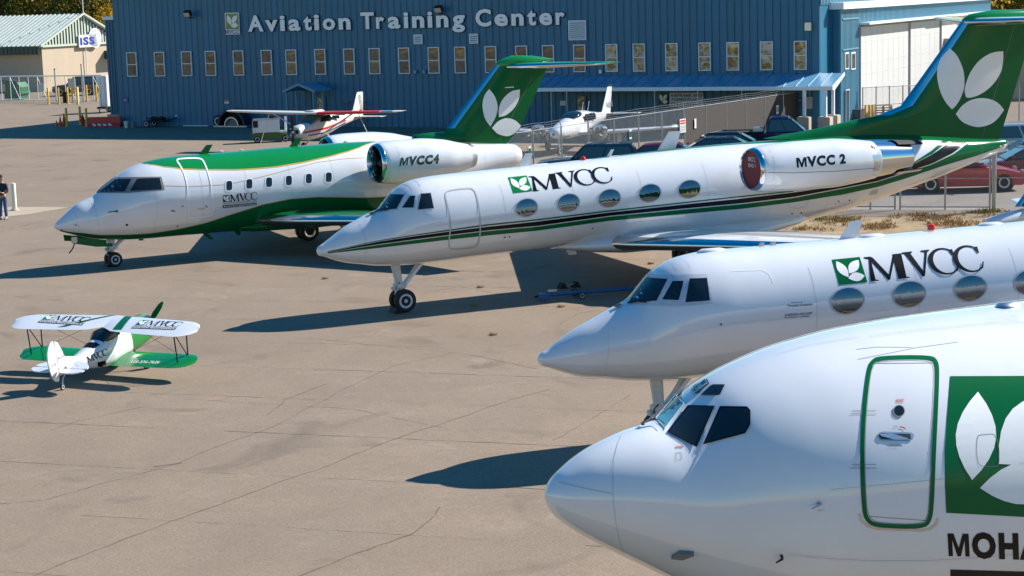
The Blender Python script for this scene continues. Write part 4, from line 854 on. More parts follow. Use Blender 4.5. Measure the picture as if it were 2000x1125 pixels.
F3.stroke('wiper', q([(636, 490), (680, 478), (742, 482)]), 3, M['dark'], .03); F3.decal('wiper_motor', [q([(560, 508), (600, 490), (604, 500), (575, 516)])], M['dark'], .03)
F3.stroke('fairing_seam', q([(1200, 310), (1300, 305), (1380, 303), (1415, 325), (1437, 372)]), 1.0, M['bwhite'], .006); F3.stroke('radome_seam', [(1188, 650), (1188, 690), (1180, 735)], .6, M['grey_l'], .003)
for c, wd, h in (((1654.3, 587.3), 63.5, 50), ((1775, 574.6), 62.5, 49.5), ((1894.5, 562.8), 61.5, 49), ((2011, 551), 60.5, 48.5), ((2125, 540), 59, 47)): oval_window(F3, c, wd, h, .09, j3)
q = chain(1500, 420, 4)
F3.logo(q([(555, 548), (776, 525), (716, 328), (497, 350)]), M['green'], M['decalw']); F3.mvcc(q([(803, 520), (1706, 434), (1640, 233), (745, 325)]), M['black'])
F3.text('small_lettering', 'Painted By', q([(180, 692), (272, 684), (272, 674), (180, 680)]), M['black'], cell=None); F3.text('small_lettering', 'PremierAviation', q([(155, 720), (345, 706), (345, 684), (155, 698)]), M['black'], cell=None)
F3.text('small_lettering', 'SHERWIN-WILLIAMS', q([(128, 794), (343, 776), (345, 756), (130, 772)]), M['black'], cell=None, shear=.2); F3.text('small_lettering', 'Aerospace', q([(128, 810), (232, 802.5), (232, 788.5), (128, 797)]), M['black'], cell=None, bold=.015); F3.text('small_lettering', 'Coatings', q([(240, 802), (320, 796), (320, 782), (240, 788)]), M['black'], cell=None, bold=.015)
for x, y in ((1408, 633.5),): F3.decal('static_port', [[(x + 2.6 * math.cos(t), y + 2.6 * math.sin(t)) for t in np.linspace(0, 6.28, 11)[:-1]]], M['line'], .006, None)
a, b = fp3(1636, 466), fp3(1661, 432); antenna(j3, (a.x, 0, a.z - .05), (b.x, 0, b.z), .40, M['white'])
a = fp3(1819, 446.5); MB().lathe([(.07, 0), (.075, .05), (.06, .09), (.005, .12)], (a.x, 0, a.z - .02), 'z', 14).build('beacon', M['beacon'], j3, 40)
for x, y in ((1703, 459), (1935, 436), (1391, 487)): a = fp3(x, y); MB().loft([[Vector((a.x + dx, wy * math.cos(t), a.z - .05 + hz_ * math.sin(t))) for t in np.linspace(0, math.pi, 9)] for dx, wy, hz_ in ((-.3, .01, .03), (-.2, .11, .075), (.15, .11, .075), (.3, .01, .03))], False, False, False).build('aerial_fairing', M['white'], j3, 50)
for x, y in ((1488, 478), (1510, 476)): a = fp3(x, y); B('vent_stub', (a.x, 0, a.z), (.1, .05, .08), M['alu'], j3, bevel=.01)
gz = fp3(1291, 760).x; print('gii3 gear x', gz); nose_gear(j3, max(1.9, min(gz, 3.0)), 1.35, .31, .34, .1, .5)
main_gear(j3, 12.6, -2.1, 1.3, .44); main_gear(j3, 12.6, 2.1, 1.3, .44)
gwing(j3, 8.6, 1.25, -1, 5.0, M['white'], M['chrome']); gwing(j3, 8.6, 1.25, 1, 6.2, M['white'], M['chrome'])
MB().loft([[Vector((x, w_ * math.cos(t), zc + h_ * math.sin(t))) for t in np.linspace(0, 2 * math.pi, 33)[:-1]] for x, w_, zc, h_ in ((6.9, .25, 1.32, .08), (7.8, .75, 1.3, .22), (9, 1.08, 1.3, .34), (13, 1.2, 1.33, .34), (14.6, .9, 1.45, .24), (15.6, .3, 1.6, .1))]).build('belly_fairing', M['white'], j3, 50)
g_nacelle(j3, -2, 14.6, 2.75); g_nacelle(j3, 2, 14.6, 2.7)
foil([((a.x, 0, a.z - .15), (b.x, 0, b.z - .15), (0, min(.34, .085 * (b.x - a.x)), 0)) for a, b in prs]).build('fin', M['green'], j3, 40)
for sy in (-1, 1): wing(j3, 'tailplane', [((rx_ + .2, 0, rz_ - .17), (rx_ + 3.2, 0, rz_ - .17), (0, 0, .3)), ((rx_ + 2.4, sy * 4.0, rz_ - .1), (rx_ + 3.9, sy * 4.0, rz_ - .1), (0, 0, .1))], M['white'], M['chrome'])
# ---------------------------------------------------------------- two-tone green and white jet
PHC = R(30); NC = Vector((-14.482, 58.199, 0))
jc = thing('business_jet', 'white jet with green roof and belly, square windows and green leaf tail', 'airplane', NC, PHC)
SC = [0, .06, .2, .45, .8, 1.1, 1.35, 1.7, 2.1, 2.6, 3.2, 4, 5, 6.5, 8, 10, 12, 14, 15.5, 17.1, 17.16]
ZTC = [1.46, 1.56, 1.67, 1.87, 2.12, 2.24, 2.34, 2.60, 2.86, 3.13, 3.31, 3.40, 3.42, 3.43, 3.455, 3.46, 3.41, 3.24, 3.09, 2.955, 2.85]
ZBC = [1.455, 1.36, 1.29, 1.20, 1.08, .995, .945, .897, .852, .818, .805, .805, .798, .78, .765, .78, .98, 1.41, 1.80, 2.24, 2.3]
FC = Fus('fuselage', jc, SC, ZTC, ZBC, M['white'])
fpc = lambda x, y, off=0: (lambda s, z: Vector((s, off, z)))(*onplane(x, y, NC, PHC, off))
q = chain(0, 240, 3.75)
FC.decal('windscreen_frame', [q([(708, 514), (848, 400), (1182, 394), (1207, 490), (945, 514)])], M['plastic'], .006, 8, mirror=True)
for pts in ([(730, 506), (846, 413), (963, 412), (915, 503)], [(952, 499), (1006, 409), (1169, 403), (1186, 486)]): FC.decal('windscreen', [q(pts)], M['glass'], .010, 8, mirror=True)
FC.stroke('cabin_door', q([(1290, 272), (1320, 263), (1465, 257), (1495, 285), (1530, 380), (1553, 480), (1562, 580), (1556, 665), (1535, 682), (1390, 692), (1378, 680), (1388, 560), (1362, 400), (1325, 320)]), 2.7, M['decalw'], .012, True)
FC.stroke('nose_seam', q([(520, 630), (555, 680), (575, 760), (580, 805)]), .8, M['grey_l'], .004); FC.stroke('nose_seam', q([(660, 565), (700, 640), (720, 740), (720, 815)]), .6, M['grey_l'], .004)
for x, y, w_ in ((930, 747, 5), (1337, 610, 3), (1300, 757, 3), (555, 748, 3)): FC.decal('static_port', [q([(x + w_ * 2 * math.cos(t), y + w_ * 1.8 * math.sin(t)) for t in np.linspace(0, 6.28, 9)[:-1]])], M['dark'], .006, None)
FC.stroke('pitot_probe', q([(795, 655), (860, 647)]), 1.6, M['dark'], .05); FC.decal('probe_mount', [q([(845, 640), (865, 640), (865, 655), (845, 655)])], M['line'], .03)
FC.stroke('door_handle', q([(1445, 632), (1500, 628)]), 1.6, M['alu'], .014); FC.stroke('door_latch', q([(1505, 603), (1517, 620)]), 1.4, M['dark'], .014); FC.stroke('angle_vane', q([(1252, 642), (1280, 645)]), 1.6, M['dark'], .03)
for c in ((447.5, 362.7), (486.7, 359.2), (525.3, 356), (564, 352.5), (603, 348.8), (641.9, 346.1)): small_window(FC, c, 12.2, 18.5)
def bound(F, px):
    out = []
    for p in px:
        h = F.hit(*p)
        if h: out.append((h[0].x, F.ang(h[0])))
    return sorted(out)
tb = bound(FC, [(290, 321), (320, 325.3), (354.7, 329.3), (400, 330.7), (460, 330.7), (500, 328.5), (540, 324.8), (593, 316), (646.7, 304), (680, 295), (700, 288.5)])
x0, x1 = fpc(277, 317.3).x, fpc(729, 275).x; tx = [x0] + [b[0] for b in tb] + [x1]; ta = [math.pi / 2 + .15] + [b[1] for b in tb] + [math.pi / 2 + .12]
xs = [float(v) for v in np.linspace(x0, x1, 70)]; an = [float(np.interp(x, tx, ta)) for x in xs]
FC.patch('roof_paint', xs, [math.pi - a for a in an], an, M['green_l'], .004); FC.patch('gold_line', xs, an, [a + .035 for a in an], M['gold'], .005, 1)
bb_ = bound(FC, [(112, 450), (125, 451.5), (160, 454.7), (240, 458.7), (293, 456), (346.7, 448), (400, 436), (453, 418.7), (513, 400), (566.7, 389.3), (620, 385.3), (673, 386)])
bx = [0.02] + [b[0] for b in bb_] + [12.5, 14.5]; ba = [math.pi + .05] + [b[1] for b in bb_] + [bb_[-1][1] + .25, bb_[-1][1] + .75]
xs = [float(v) for v in np.linspace(.02, 14.4, 90)]; an = [float(np.interp(x, bx, ba)) for x in xs]
FC.patch('belly_paint', xs, an, [3 * math.pi - a for a in an], M['green'], .004, 30); FC.patch('gold_line', xs, [a - .018 for a in an], an, M['gold'], .005, 1)
FC.stroke('gold_pinstripe', [(321, 362.7), (373, 364.5), (433, 361), (460, 357), (513, 345), (566.7, 330.7), (620, 317), (673, 310), (711, 308)], .9, M['gold'], .005)
q = chain(380, 240, 3.75)
FC.logo(q([(207, 582), (257, 578), (255, 526), (206, 530)]), M['green'], M['decalw']); FC.mvcc(q([(262, 581), (460, 562), (456, 506), (258, 524)]), M['black'])
FC.text('small_lettering', 'MOHAWK VALLEY COMMUNITY COLLEGE', q([(207, 597), (455, 577), (455, 569), (207, 588)]), M['black'], cell=None); FC.decal('lettering_bar', [q([(206, 625), (455, 601), (454, 584), (206, 604)])], M['black'], .005); FC.text('bar_lettering', 'AVIATION MAINTENANCE', q([(212, 620), (450, 598), (449, 588), (212, 608)]), M['decalw'], .009, .01, None)
lc = fpc(513, 432, -1.25); print('ch wing', lc)
for sy in (-1, 1):
    wing(jc, 'wing', [((lc.x - .5, 0, lc.z - .05), (lc.x + 4.6, 0, lc.z - .05), (0, 0, .62)), ((lc.x, sy * 1.25, lc.z), (lc.x + 4.1, sy * 1.25, lc.z), (0, 0, .52)), ((lc.x + 4.2, sy * 8.8, lc.z + .30), (lc.x + 5.4, sy * 8.8, lc.z + .30), (0, 0, .16))], M['green'], M['chrome'], .1)
MB().loft([[Vector((x, w_ * math.cos(t), .95 + h_ * math.sin(t))) for t in np.linspace(0, 2 * math.pi, 33)[:-1]] for x, w_, h_ in ((lc.x - 1.2, .2, .1), (lc.x, 1.0, .22), (lc.x + 2, 1.3, .28), (lc.x + 4, 1.2, .25), (lc.x + 5.5, .3, .1))]).build('belly_fairing', M['green'], jc, 50)
def c_nacelle(y, cx, cz):
    n_ = nacelle(jc, (cx, cz), y, [(0, .60), (.06, .645), (.25, .70), (.8, .74), (1.6, .74), (2.5, .66), (3.15, .52), (3.5, .44)], M['white'])
    o = n_.obj
    MB().lathe([(.52, .5), (.55, .2), (.575, .03), (.60, -.03), (.635, -.015), (.655, .04), (.676, .1), (.67, .11)], (cx, y, cz), 'x', 48, False).build('intake_lip', M['chrome'], o, 60)
    MB().lathe([(.55, .18), (.53, .9), (.01, .9)], (cx, y, cz), 'x', 36, False).build('intake_duct', M['dark'], o, 40)
    MB().lathe([(.005, .45), (.09, .55), (.16, .75), (.17, .9)], (cx, y, cz), 'x', 20, False).build('spinner', M['plastic'], o, 40)
    mb = MB()
    for k in range(22):
        t = 2 * math.pi * k / 22; mb.add([(cx + .82, y + .15 * math.cos(t), cz + .15 * math.sin(t)), (cx + .74, y + .53 * math.cos(t), cz + .53 * math.sin(t)), (cx + .84, y + .53 * math.cos(t + .22), cz + .53 * math.sin(t + .22)), (cx + .88, y + .15 * math.cos(t + .3), cz + .15 * math.sin(t + .3))], [(0, 1, 2, 3)])
    tag(mb.build('fan_blades', M['plastic'], o), kind='stuff')
    MB().lathe([(.44, 3.46), (.38, 3.72), (.32, 3.72), (.30, 3.4), (.01, 3.4)], (cx, y, cz), 'x', 28).build('exhaust_pipe', M['alu'], o, 40)
    foil([((cx + .9, 0, cz - .2), (cx + 3.6, 0, cz - .1), (0, 0, .3)), ((cx + .9, y * .72, cz), (cx + 3.6, y * .72, cz), (0, 0, .26))]).build('pylon', M['white'], jc, 40)
    return n_
cn = fpc(733, 319.5, -2.0); KC = c_nacelle(-2.0, cn.x, cn.z); c_nacelle(2.0, cn.x, cn.z + .03)
KC.text('engine_lettering', 'MVCC4', [(779.5, 325.5), (858, 319.5), (857.5, 301), (782, 306.5)], M['dgreen'], bold=.06, shear=.12)
KC.stroke('cowl_seam', [(770, 280), (779, 300), (780, 330), (774, 352)], .7, M['grey_l'], .004)
tec0, tec1 = fpc(1001.6, 281.5), fpc(1069, 132); tec = lambda z: tec0.x + (z - tec0.z) * (tec1.x - tec0.x) / (tec1.z - tec0.z)
pr = [(fpc(822, 275), Vector((tec(3.0) - .3, 0, 3.0)))]
for x, y in ((845, 264), (867, 258.5), (873, 251), (900, 215), (930, 175), (966, 128)):
    a = fpc(x, y); pr.append((a, Vector((tec(a.z), 0, a.z))))
finc = foil([((a.x, 0, a.z), (b.x, 0, b.z), (0, min(.30, .09 * (b.x - a.x)), 0)) for a, b in pr]).build('fin', M['green'], jc, 40)
foil([((a.x, 0, a.z), (b.x, 0, b.z), (0, min(.30, .09 * (b.x - a.x)), 0)) for a, b in pr[3:]], 0, .08, .004).build('fin_leading_edge', M['chrome'], finc, 60)
SFC = Surf(finc, jc); q = chain(800, 90, 4.762)
SFC.decal('logo_leaf', [soft_leaf(p_) for p_ in [q([(740, 400), (790, 465), (815, 540), (815, 600), (795, 670), (750, 745), (715, 700), (690, 640), (677, 560), (685, 490), (710, 435)]), q([(1025, 402), (1020, 470), (995, 540), (950, 600), (890, 645), (830, 660), (828, 600), (845, 530), (890, 465), (950, 420)]), q([(765, 762), (810, 710), (860, 680), (910, 670), (980, 690), (1035, 742), (1000, 790), (950, 825), (900, 838), (830, 820), (795, 795)])]], M['decalw'], .008, 4)
SFC.stroke('rudder_hinge', [(1040, 150), (975, 275)], .7, M['line'], .004); SFC.stroke('fin_aerial', [(986, 171), (1003, 170)], 1.8, M['decalw'], .02)
MB().lathe([(.01, -.42), (.12, -.4), (.2, -.3), (.23, .3), (.2, 1.6)], (fpc(826, 272).x, 0, fpc(826, 274).z + .02), 'x', 20).build('dorsal_intake', M['green'], jc, 50)
ht = fpc(989, 131); hx, hzz = ht.x, ht.z
MB().loft([[Vector((x, w_ * math.cos(t), z + h_ * math.sin(t))) for t in np.linspace(0, 2 * math.pi, 25)[:-1]] for x, w_, z, h_ in ((fpc(966, 127).x, .03, fpc(966, 127).z, .03), (fpc(976, 118).x, .10, fpc(976, 118).z - .12, .13), (fpc(1000, 108).x, .17, fpc(1000, 108).z - .22, .22), (fpc(1042, 109).x, .17, fpc(1042, 109).z - .18, .18), (fpc(1078, 116).x, .03, fpc(1078, 116).z, .03))]).build('fin_bullet', M['green_l'], jc, 50)
for sy in (-1, 1):
    tp = Vector((hx + 2.35, sy * 3.1, hzz + .1))
    wing(jc, 'tailplane', [((hx - .1, 0, hzz), (hx + 2.0, 0, hzz + .05), (0, 0, .26)), ((hx + 1.75, sy * 3.0, hzz + .08), (hx + 2.9, sy * 3.0, hzz + .10), (0, 0, .12)), ((hx + 2.35, sy * 3.15, hzz + .09), (hx + 2.9, sy * 3.15, hzz + .1), (0, 0, .03))], M['green_l'], M['chrome'], .09)
a = fpc(1007, 107); MB().lathe([(.05, 0), (.05, .05), (.01, .09)], (a.x, 0, a.z - .02), 'z', 12).build('beacon', M['beacon'], jc, 40)
nose_gear(jc, 1.86, .95, .24, .34, .05, .35); main_gear(jc, fpc(590, 470).x + .9, -1.6, .95, .36); main_gear(jc, fpc(590, 470).x + .9, 1.6, .95, .36)
for (bx_, by_, tx_, ty_) in ((385, 301.5, 403, 283), (561, 287, 578, 270)):
    a, b = fpc(bx_, by_), fpc(tx_, ty_); antenna(jc, (a.x, 0, a.z - .06), (b.x, 0, b.z), .34, M['green'])
for x, y in ((433, 296), (472, 293), (675, 277)): a = fpc(x, y); B('crown_stub', (a.x, 0, a.z), (.12, .1, .06), M['decalw'], jc, bevel=.01)
for x, y, tx_, ty_ in ((390, 455, 410, 468), (268, 467, 272, 470), (458, 455, 462, 459)): a, b = fpc(x, y), fpc(tx_, ty_); antenna(jc, (a.x, 0, a.z + .06), (b.x, 0, b.z), .22, M['green'])
# open nose gear doors of the two-tone jet
a = fpc(134, 460); b = fpc(207, 488)
P('gear_door', [(.40, 1.12), (1.55, .93), (1.55, .82), (1.75, .80), (1.72, .70), (1.2, .74), (.42, .92)], -.42, -.39, M['green'], jc); P('gear_door', [(.40, 1.12), (1.55, .93), (1.55, .78), (.42, .92)], .39, .42, M['green'], jc)
B('gear_door_cap', (.5, -.425, 1.02), (.18, .05, .2), M['alu'], jc, bevel=.02)
T('tie_strap', [(.5, -.42, .9), (.42, -.44, .75), (.30, -.44, .62)], .02, M['dark'], jc, 6)
# ---------------------------------------------------------------- airliner in front
PH7 = R(26); N7 = Vector((.2806, 18.5598, 0))
j7 = thing('airliner', 'white airliner nose with green outlined door and a green leaf square', 'airplane', N7, PH7)
S7 = [0, .015, .04, .12, .27, .5, .8, 1.1, 1.4, 1.7, 2.1, 2.6, 3.2, 4.0, 5.0, 6.0, 8, 14, 18, 22, 25, 25.2]
ZT7 = [3.095, 3.13, 3.17, 3.259, 3.356, 3.472, 3.575, 3.645, 3.69, 3.815, 4.05, 4.222, 4.351, 4.440, 4.475, 4.482, 4.485, 4.485, 4.485, 4.45, 4.3, 4.2]
ZB7 = [3.075, 3.02, 2.956, 2.842, 2.706, 2.541, 2.351, 2.168, 1.985, 1.81, 1.60, 1.38, 1.18, 1.0, .87, .82, .8, .8, 1.1, 2.2, 3.3, 3.9]
F7 = Fus('fuselage', j7, S7, ZT7, ZB7, M['white'], [1.0] * 8 + [1.0, 1.0, .99, .98, .97, .96, .95, .95, .95, .95, .95, .95, .95, .95], 0, 170, 96)
q = chain(1040, 700, 2.6464)
o = F7.decal('windscreen', [q([(641, 313), (745, 193), (786, 238), (686, 368)])], M['teal'], .012, 10, mirror=False); F7.stroke('window_frame', q([(641, 313), (745, 193), (786, 238), (686, 368)]), 2.2, M['bwhite'], .016, True, parent=o)
o = F7.decal('eyebrow_window', [q([(822, 166), (893, 110), (908, 130), (833, 186)])], M['teal'], .012, 8); F7.stroke('window_frame', q([(822, 166), (893, 110), (908, 130), (833, 186)]), 1.6, M['grey_l'], .014, True, parent=o)
F7.decal('eyebrow_window', [q([(870, 192), (920, 145), (935, 138), (996, 138), (972, 188), (962, 194)])], M['glass'], .012, 8, mirror=True)
for pts in ([(702, 384), (808, 250), (940, 250), (846, 459)], [(884, 446), (973, 254), (1108, 256), (1123, 272), (1122, 345), (1098, 386)]):
    o = F7.decal('side_windscreen', [q(pts)], M['glass'], .012, 10, mirror=True); F7.stroke('window_seal', q(pts), 3.0, M['black'], .016, True, parent=o)
F7.stroke('wiper', q([(570, 352), (655, 336), (685, 358)]), 2.2, M['dark'], .05); F7.decal('wiper_motor', [q([(562, 345), (580, 342), (582, 358), (565, 360)])], M['dark'], .03)
F7.stroke('radome_seam', q([(458, 400), (440, 440), (420, 520), (414, 620), (418, 740), (435, 880), (470, 1005)]), .9, M['grey_l'], .003); F7.stroke('lightning_strip', q([(135, 640), (270, 672), (410, 700)]), 1.2, M['grey_l'], .006)
F7.stroke('panel_line', q([(850, 462), (838, 500)]), 1.2, M['grey_l'], .004); F7.stroke('hatch_outline', q([(742, 488), (768, 487), (772, 522), (742, 526)]), 1.0, M['line'], .005, True)
F7.text('warning_text', 'DANGER', q([(740, 465), (780, 463), (780, 452), (740, 453)]), M['red'], cell=None, bold=.03)
a = F7.hit(1340, 1081)[0]; b = F7.hit(1326, 1085)[0]
def fin_on(F, name, pts, h, m):
    hs = [F.hit(*p) for p in pts]; mb = MB(); n = len(hs)
    mb.add([h_[0] - h_[1] * .01 for h_ in hs] + [h_[0] + h_[1] * h for h_ in hs], [tuple(range(n)), tuple(range(n, 2 * n))] + [(i, (i + 1) % n, n + (i + 1) % n, n + i) for i in range(n)]); return mb.build(name, m, F.root)
fin_on(F7, 'stall_vane', q([(718, 1015), (760, 990), (832, 996), (834, 1003), (775, 1022)]), .06, M['plastic'])
q = chain(1500, 580, 2.0642)
def probe(F, p0, p1, disc, m=None):
    h = F.hit(*p0); h2 = F.hit(*p1); T('air_probe', [h[0], h[0] + h[1] * .05, h2[0] + h2[1] * .07], [.016, .014, .008], m or M['alu'], F.root, 8)
    if disc: F.decal('probe_plate', [[(p0[0] + disc * math.cos(t), p0[1] + disc * math.sin(t)) for t in np.linspace(0, 6.28, 17)[:-1]]], M['alu'], .006, None)
probe(F7, q([(208, 832)])[0], q([(170, 850)])[0], 5.5); probe(F7, q([(55, 1045)])[0], q([(28, 1056)])[0], 4, M['dark'])
F7.text('small_lettering', 'STATIC', q([(200, 863), (228, 861), (228, 857), (200, 858)]), M['line'], cell=None)
ring = q([(405, 300), (418, 264), (448, 246), (655, 243), (678, 262), (682, 300), (678, 420), (668, 620), (660, 830), (652, 900), (622, 928), (432, 922), (396, 896), (386, 850), (379, 700), (380, 560), (390, 420)])
F7.stroke('door_outline', ring, 8.2, M['green'], .006, True); cx_, cy_ = 1753, 863; F7.stroke('door_gap', [(cx_ + (x - cx_) * .925, cy_ + (y - cy_) * .968) for x, y in ring], 1.1, M['line'], .0065, True)
for pl in ([(425, 268), (672, 266)], [(405, 884), (648, 902)]): F7.stroke('door_seam', q(pl), 1.0, M['line'], .004)
F7.decal('door_window', [[(1755.3 + 10.5 * math.cos(t), 803 + 10.8 * math.sin(t)) for t in np.linspace(0, 6.28, 25)[:-1]]], M['glass'], .008, 8)
F7.stroke('door_window_rim', [(1755.3 + 10.8 * math.cos(t), 803 + 11 * math.sin(t)) for t in np.linspace(0, 6.28, 25)[:-1]], 1.6, M['line'], .010, True)
F7.text('exit_lettering', 'EXIT', q([(519, 423), (546, 423), (546, 415), (519, 415)]), M['red'], cell=None, bold=.02); F7.stroke('exit_box', q([(517, 425), (547, 425), (547, 413), (517, 413)]), .8, M['red'], .006, True, cell=None)
F7.text('small_lettering', 'OPEN', q([(504, 527), (523, 526), (523, 520), (504, 521)]), M['line'], cell=None); F7.stroke('open_arrow', q([(530, 524), (545, 527), (553, 534)]), 2.2, M['red'], .006, cell=None)
o = F7.decal('handle_recess', [q([(440, 560), (448, 546), (470, 543), (575, 547), (588, 556), (583, 575), (570, 581), (455, 579)])], M['alu'], .006, 8); F7.decal('handle_pocket', [q([(446, 556), (452, 550), (572, 553), (575, 574), (455, 574)])], M['dark'], .010, 8, parent=o); F7.decal('door_handle', [q([(448, 553), (500, 552), (560, 570), (568, 576), (510, 577), (455, 562)])], M['alu'], .013, 8, parent=o)
F7.text('small_lettering', 'PULL TO OPEN', q([(492, 602), (530, 601), (530, 593), (492, 594)]), M['line'], cell=None)
for y in (465, 682):
    F7.stroke('hinge_outline', q([(338, y - 7), (436, y - 7)]), .9, M['line'], .005); F7.stroke('hinge_outline', q([(330, y + 8), (437, y + 8)]), .9, M['line'], .005); F7.stroke('hinge_line', q([(345, y), (385, y + 1)]), 1.2, M['grey_l'], .005)
F7.stroke('scuff_plate', q([(368, 875), (380, 905), (405, 925), (440, 934), (620, 941), (655, 934), (678, 915), (684, 892)]), 5.0, M['alu'], .004)
gsq = F7.decal('logo_square', [q([(734, 320), (722, 480), (712, 620), (713, 760), (718, 870), (1290, 900), (1290, 318)])], M['green'], .005, 10)
F7.decal('logo_leaf', [leaf((1909.4, 765.6), (1898, 937.5), -.22 * -1, .24), leaf((2085, 772), (1950, 906), .30, .33), leaf((1913, 953), (2090, 935), .23, .24)], M['decalw'], .0075, 10, parent=gsq)
for pts in ([(842, 565), (850, 556), (910, 552), (915, 562), (930, 600), (930, 672), (922, 683), (862, 684), (845, 672), (838, 620)],): F7.stroke('window_plug', q(pts), 1.0, M['line'], .0095, True)
F7.text('fuselage_lettering', 'MOHAWK', [(1853, 1089.5), (2150, 1098), (2150, 1044), (1850, 1037.5)], M['black'], bold=.05); F7.decal('lettering_bar', [[(1856, 1112), (1856, 1150), (2180, 1160), (2180, 1121)]], M['black'], .005, 10)
rivets(F7, 'crown_rivets', q([(32, 230), (150, 195), (250, 178), (370, 160)]), 2.3, .006, ((0, 0), (.8, 2.2)), M['white']); rivets(F7, 'crown_rivets', q([(408, 155), (600, 130), (860, 106), (1040, 98)]), 2.4, .006, ((0, 0), (.8, 2.4), (0, 4.6)), M['white'])
rivets(F7, 'lap_rivets', q([(0, 1012), (120, 1032), (300, 1060)]), 2.6, .005, ((0, 0), (1, 2.6)), M['white']); rivets(F7, 'lap_rivets', q([(0, 738), (150, 746), (360, 756)]), 3.2, .004, ((0, 0),), M['white']); rivets(F7, 'doubler_rivets', q([(875, 84), (1010, 72)]), 2.6, .006, [(0, k * 2.4) for k in range(6)], M['white'])
F7.stroke('crown_ridge', q([(360, 210), (440, 201), (590, 202)]), 1.4, M['white'], .006); F7.stroke('crown_ridge', q([(365, 250), (600, 203), (770, 180)]), 1.8, M['white'], .006)
a = F7.hit(*q([(965, 38)])[0]) or F7.hit(*q([(965, 46)])[0])
if a: MB().loft([[a[0] + Vector((dx, wy * math.cos(t), -.02 + hz_ * math.sin(t))) for t in np.linspace(0, math.pi, 9)] for dx, wy, hz_ in ((-.18, .01, .02), (-.1, .1, .07), (.12, .1, .07), (.2, .01, .02))], False, False, False).build('aerial_fairing', M['alu'], j7, 50)
nose_gear(j7, 3.0, 1.35, .42, .5, .05, .5); main_gear(j7, 15.2, -2.4, 1.3, .55); main_gear(j7, 15.2, 2.4, 1.3, .55)
wing(j7, 'wing', [((10.5, 0, 1.25), (17, 0, 1.2), (0, 0, .8)), ((16.5, -11, 1.7), (18.6, -11, 1.7), (0, 0, .25))], M['white'], M['chrome'])
for F_, a_, b_, st in ((F2, 4.95, 22, 2.1), (F3, 4.95, 16, 2.1), (FC, 3.0, 16, 1.55), (F7, 5.9, 12, 2.6)):
    x = a_
    while x < b_:
        F_.patch('skin_seam', [x, x + .009], [.75 * math.pi] * 2, [1.35 * math.pi] * 2, M['seam'], .0025, 40); x += st
def rivet_lines(F, name, rings_, longs, r_, step):
    mb = MB(); k = 6
    def one(x, th):
        p = F.pt(x, th); n_ = (F.pt(x, th, .1) - p).normalized(); u = n_.orthogonal().normalized(); b = n_.cross(u)
        mb.add([p + (u * math.cos(6.283 * i / k) + b * math.sin(6.283 * i / k)) * r_ + n_ * .002 for i in range(k)] + [p + n_ * (r_ * .5 + .002)], [(i, (i + 1) % k, k) for i in range(k)])
    for x in rings_:
        for th in np.arange(.80 * math.pi, 1.25 * math.pi, step / 1.8): one(x, float(th))
    for th, x0, x1 in longs:
        for x in np.arange(x0, x1, step): one(float(x), th)
    tag(mb.build(name, M['white'], F.root, 60), kind='stuff')
rivet_lines(F7, 'skin_rivets', [5.86, 5.94], [(.93 * math.pi, 2.6, 8), (.94 * math.pi, 2.6, 8), (1.10 * math.pi, 2.2, 8), (1.11 * math.pi, 2.2, 8)], .0055, .045)
for th, x0, x1 in ((.935 * math.pi, 2.6, 9), (1.105 * math.pi, 2.2, 9), (1.25 * math.pi, 2.4, 9)): F7.patch('lap_joint', [float(v) for v in np.linspace(x0, x1, 30)], [th] * 30, [th + .004] * 30, M['seam'], .003, 1)
# ---------------------------------------------------------------- tail of another parked aircraft beyond the second jet
tl = GP(1985, 470); pt_ = thing('parked_aircraft', 'green tail tip with silver edge and white pinstripes behind the unstriped jet', 'airplane', (tl.x, tl.y, 0), R(25))
def fl(x, y): return (lambda s, z: (s, z))(*onplane(x, y, tl, R(25)))
e0, e1 = fl(1962, 432), fl(1996, 385)
sl2 = (e1[0] - e0[0]) / (e1[1] - e0[1]); zb_ = 1.1
mk = lambda z: e0[0] + (z - e0[1]) * sl2
f_ = foil([((mk(z), 0, z), (mk(z) + 2.2 - .25 * (z - 1), 0, z), (0, .2, 0)) for z in (zb_, 2.0, 2.9, 3.5)]).build('fin', M['green'], pt_, 40); foil([((mk(z), 0, z), (mk(z) + 2.2 - .25 * (z - 1), 0, z), (0, .2, 0)) for z in (zb_, 2.0, 2.9, 3.5)], 0, .09, .004).build('fin_leading_edge', M['chrome'], f_, 60)
SP = Surf(f_, pt_); SP.strip('white_stripe', [(1975, 424), (2040, 405)], [(1975, 427), (2040, 409)], M['decalw'], .005, 10); SP.strip('black_stripe', [(1976, 416), (2040, 396)], [(1975, 423), (2040, 403)], M['black'], .005, 10); SP.strip('white_stripe', [(1977, 413), (2040, 392.5)], [(1976, 415.5), (2040, 395.5)], M['decalw'], .005, 10)
MB().loft([[Vector((x, r_ * math.cos(t), .95 + dz + r_ * math.sin(t))) for t in np.linspace(0, 2 * math.pi, 21)[:-1]] for x, r_, dz in ((mk(1.1) - 1.2, .2, -.35), (mk(1.1) - .6, .26, -.3), (mk(1.1), .26, -.22), (mk(1.1) + 1.5, .2, -.05), (mk(1.1) + 2.4, .04, .1))]).build('tail_body', M['white'], pt_, 50)
for sy in (-1, 1): wing(pt_, 'tailplane', [((mk(1.1) + .3, 0, 1.1), (mk(1.1) + 1.6, 0, 1.1), (0, 0, .12)), ((mk(1.1) + .9, sy * 1.3, 1.15), (mk(1.1) + 1.7, sy * 1.3, 1.15), (0, 0, .06))], M['white'], None)
for sy in (-.6, .6): wheel('main_wheel', pt_, (mk(1.1) + .1, sy, .22), .22, .12); T('gear_leg', [(mk(1.1) + .1, sy, .22), (mk(1.1) + .2, sy * .3, .7)], .04, M['gear'], pt_)
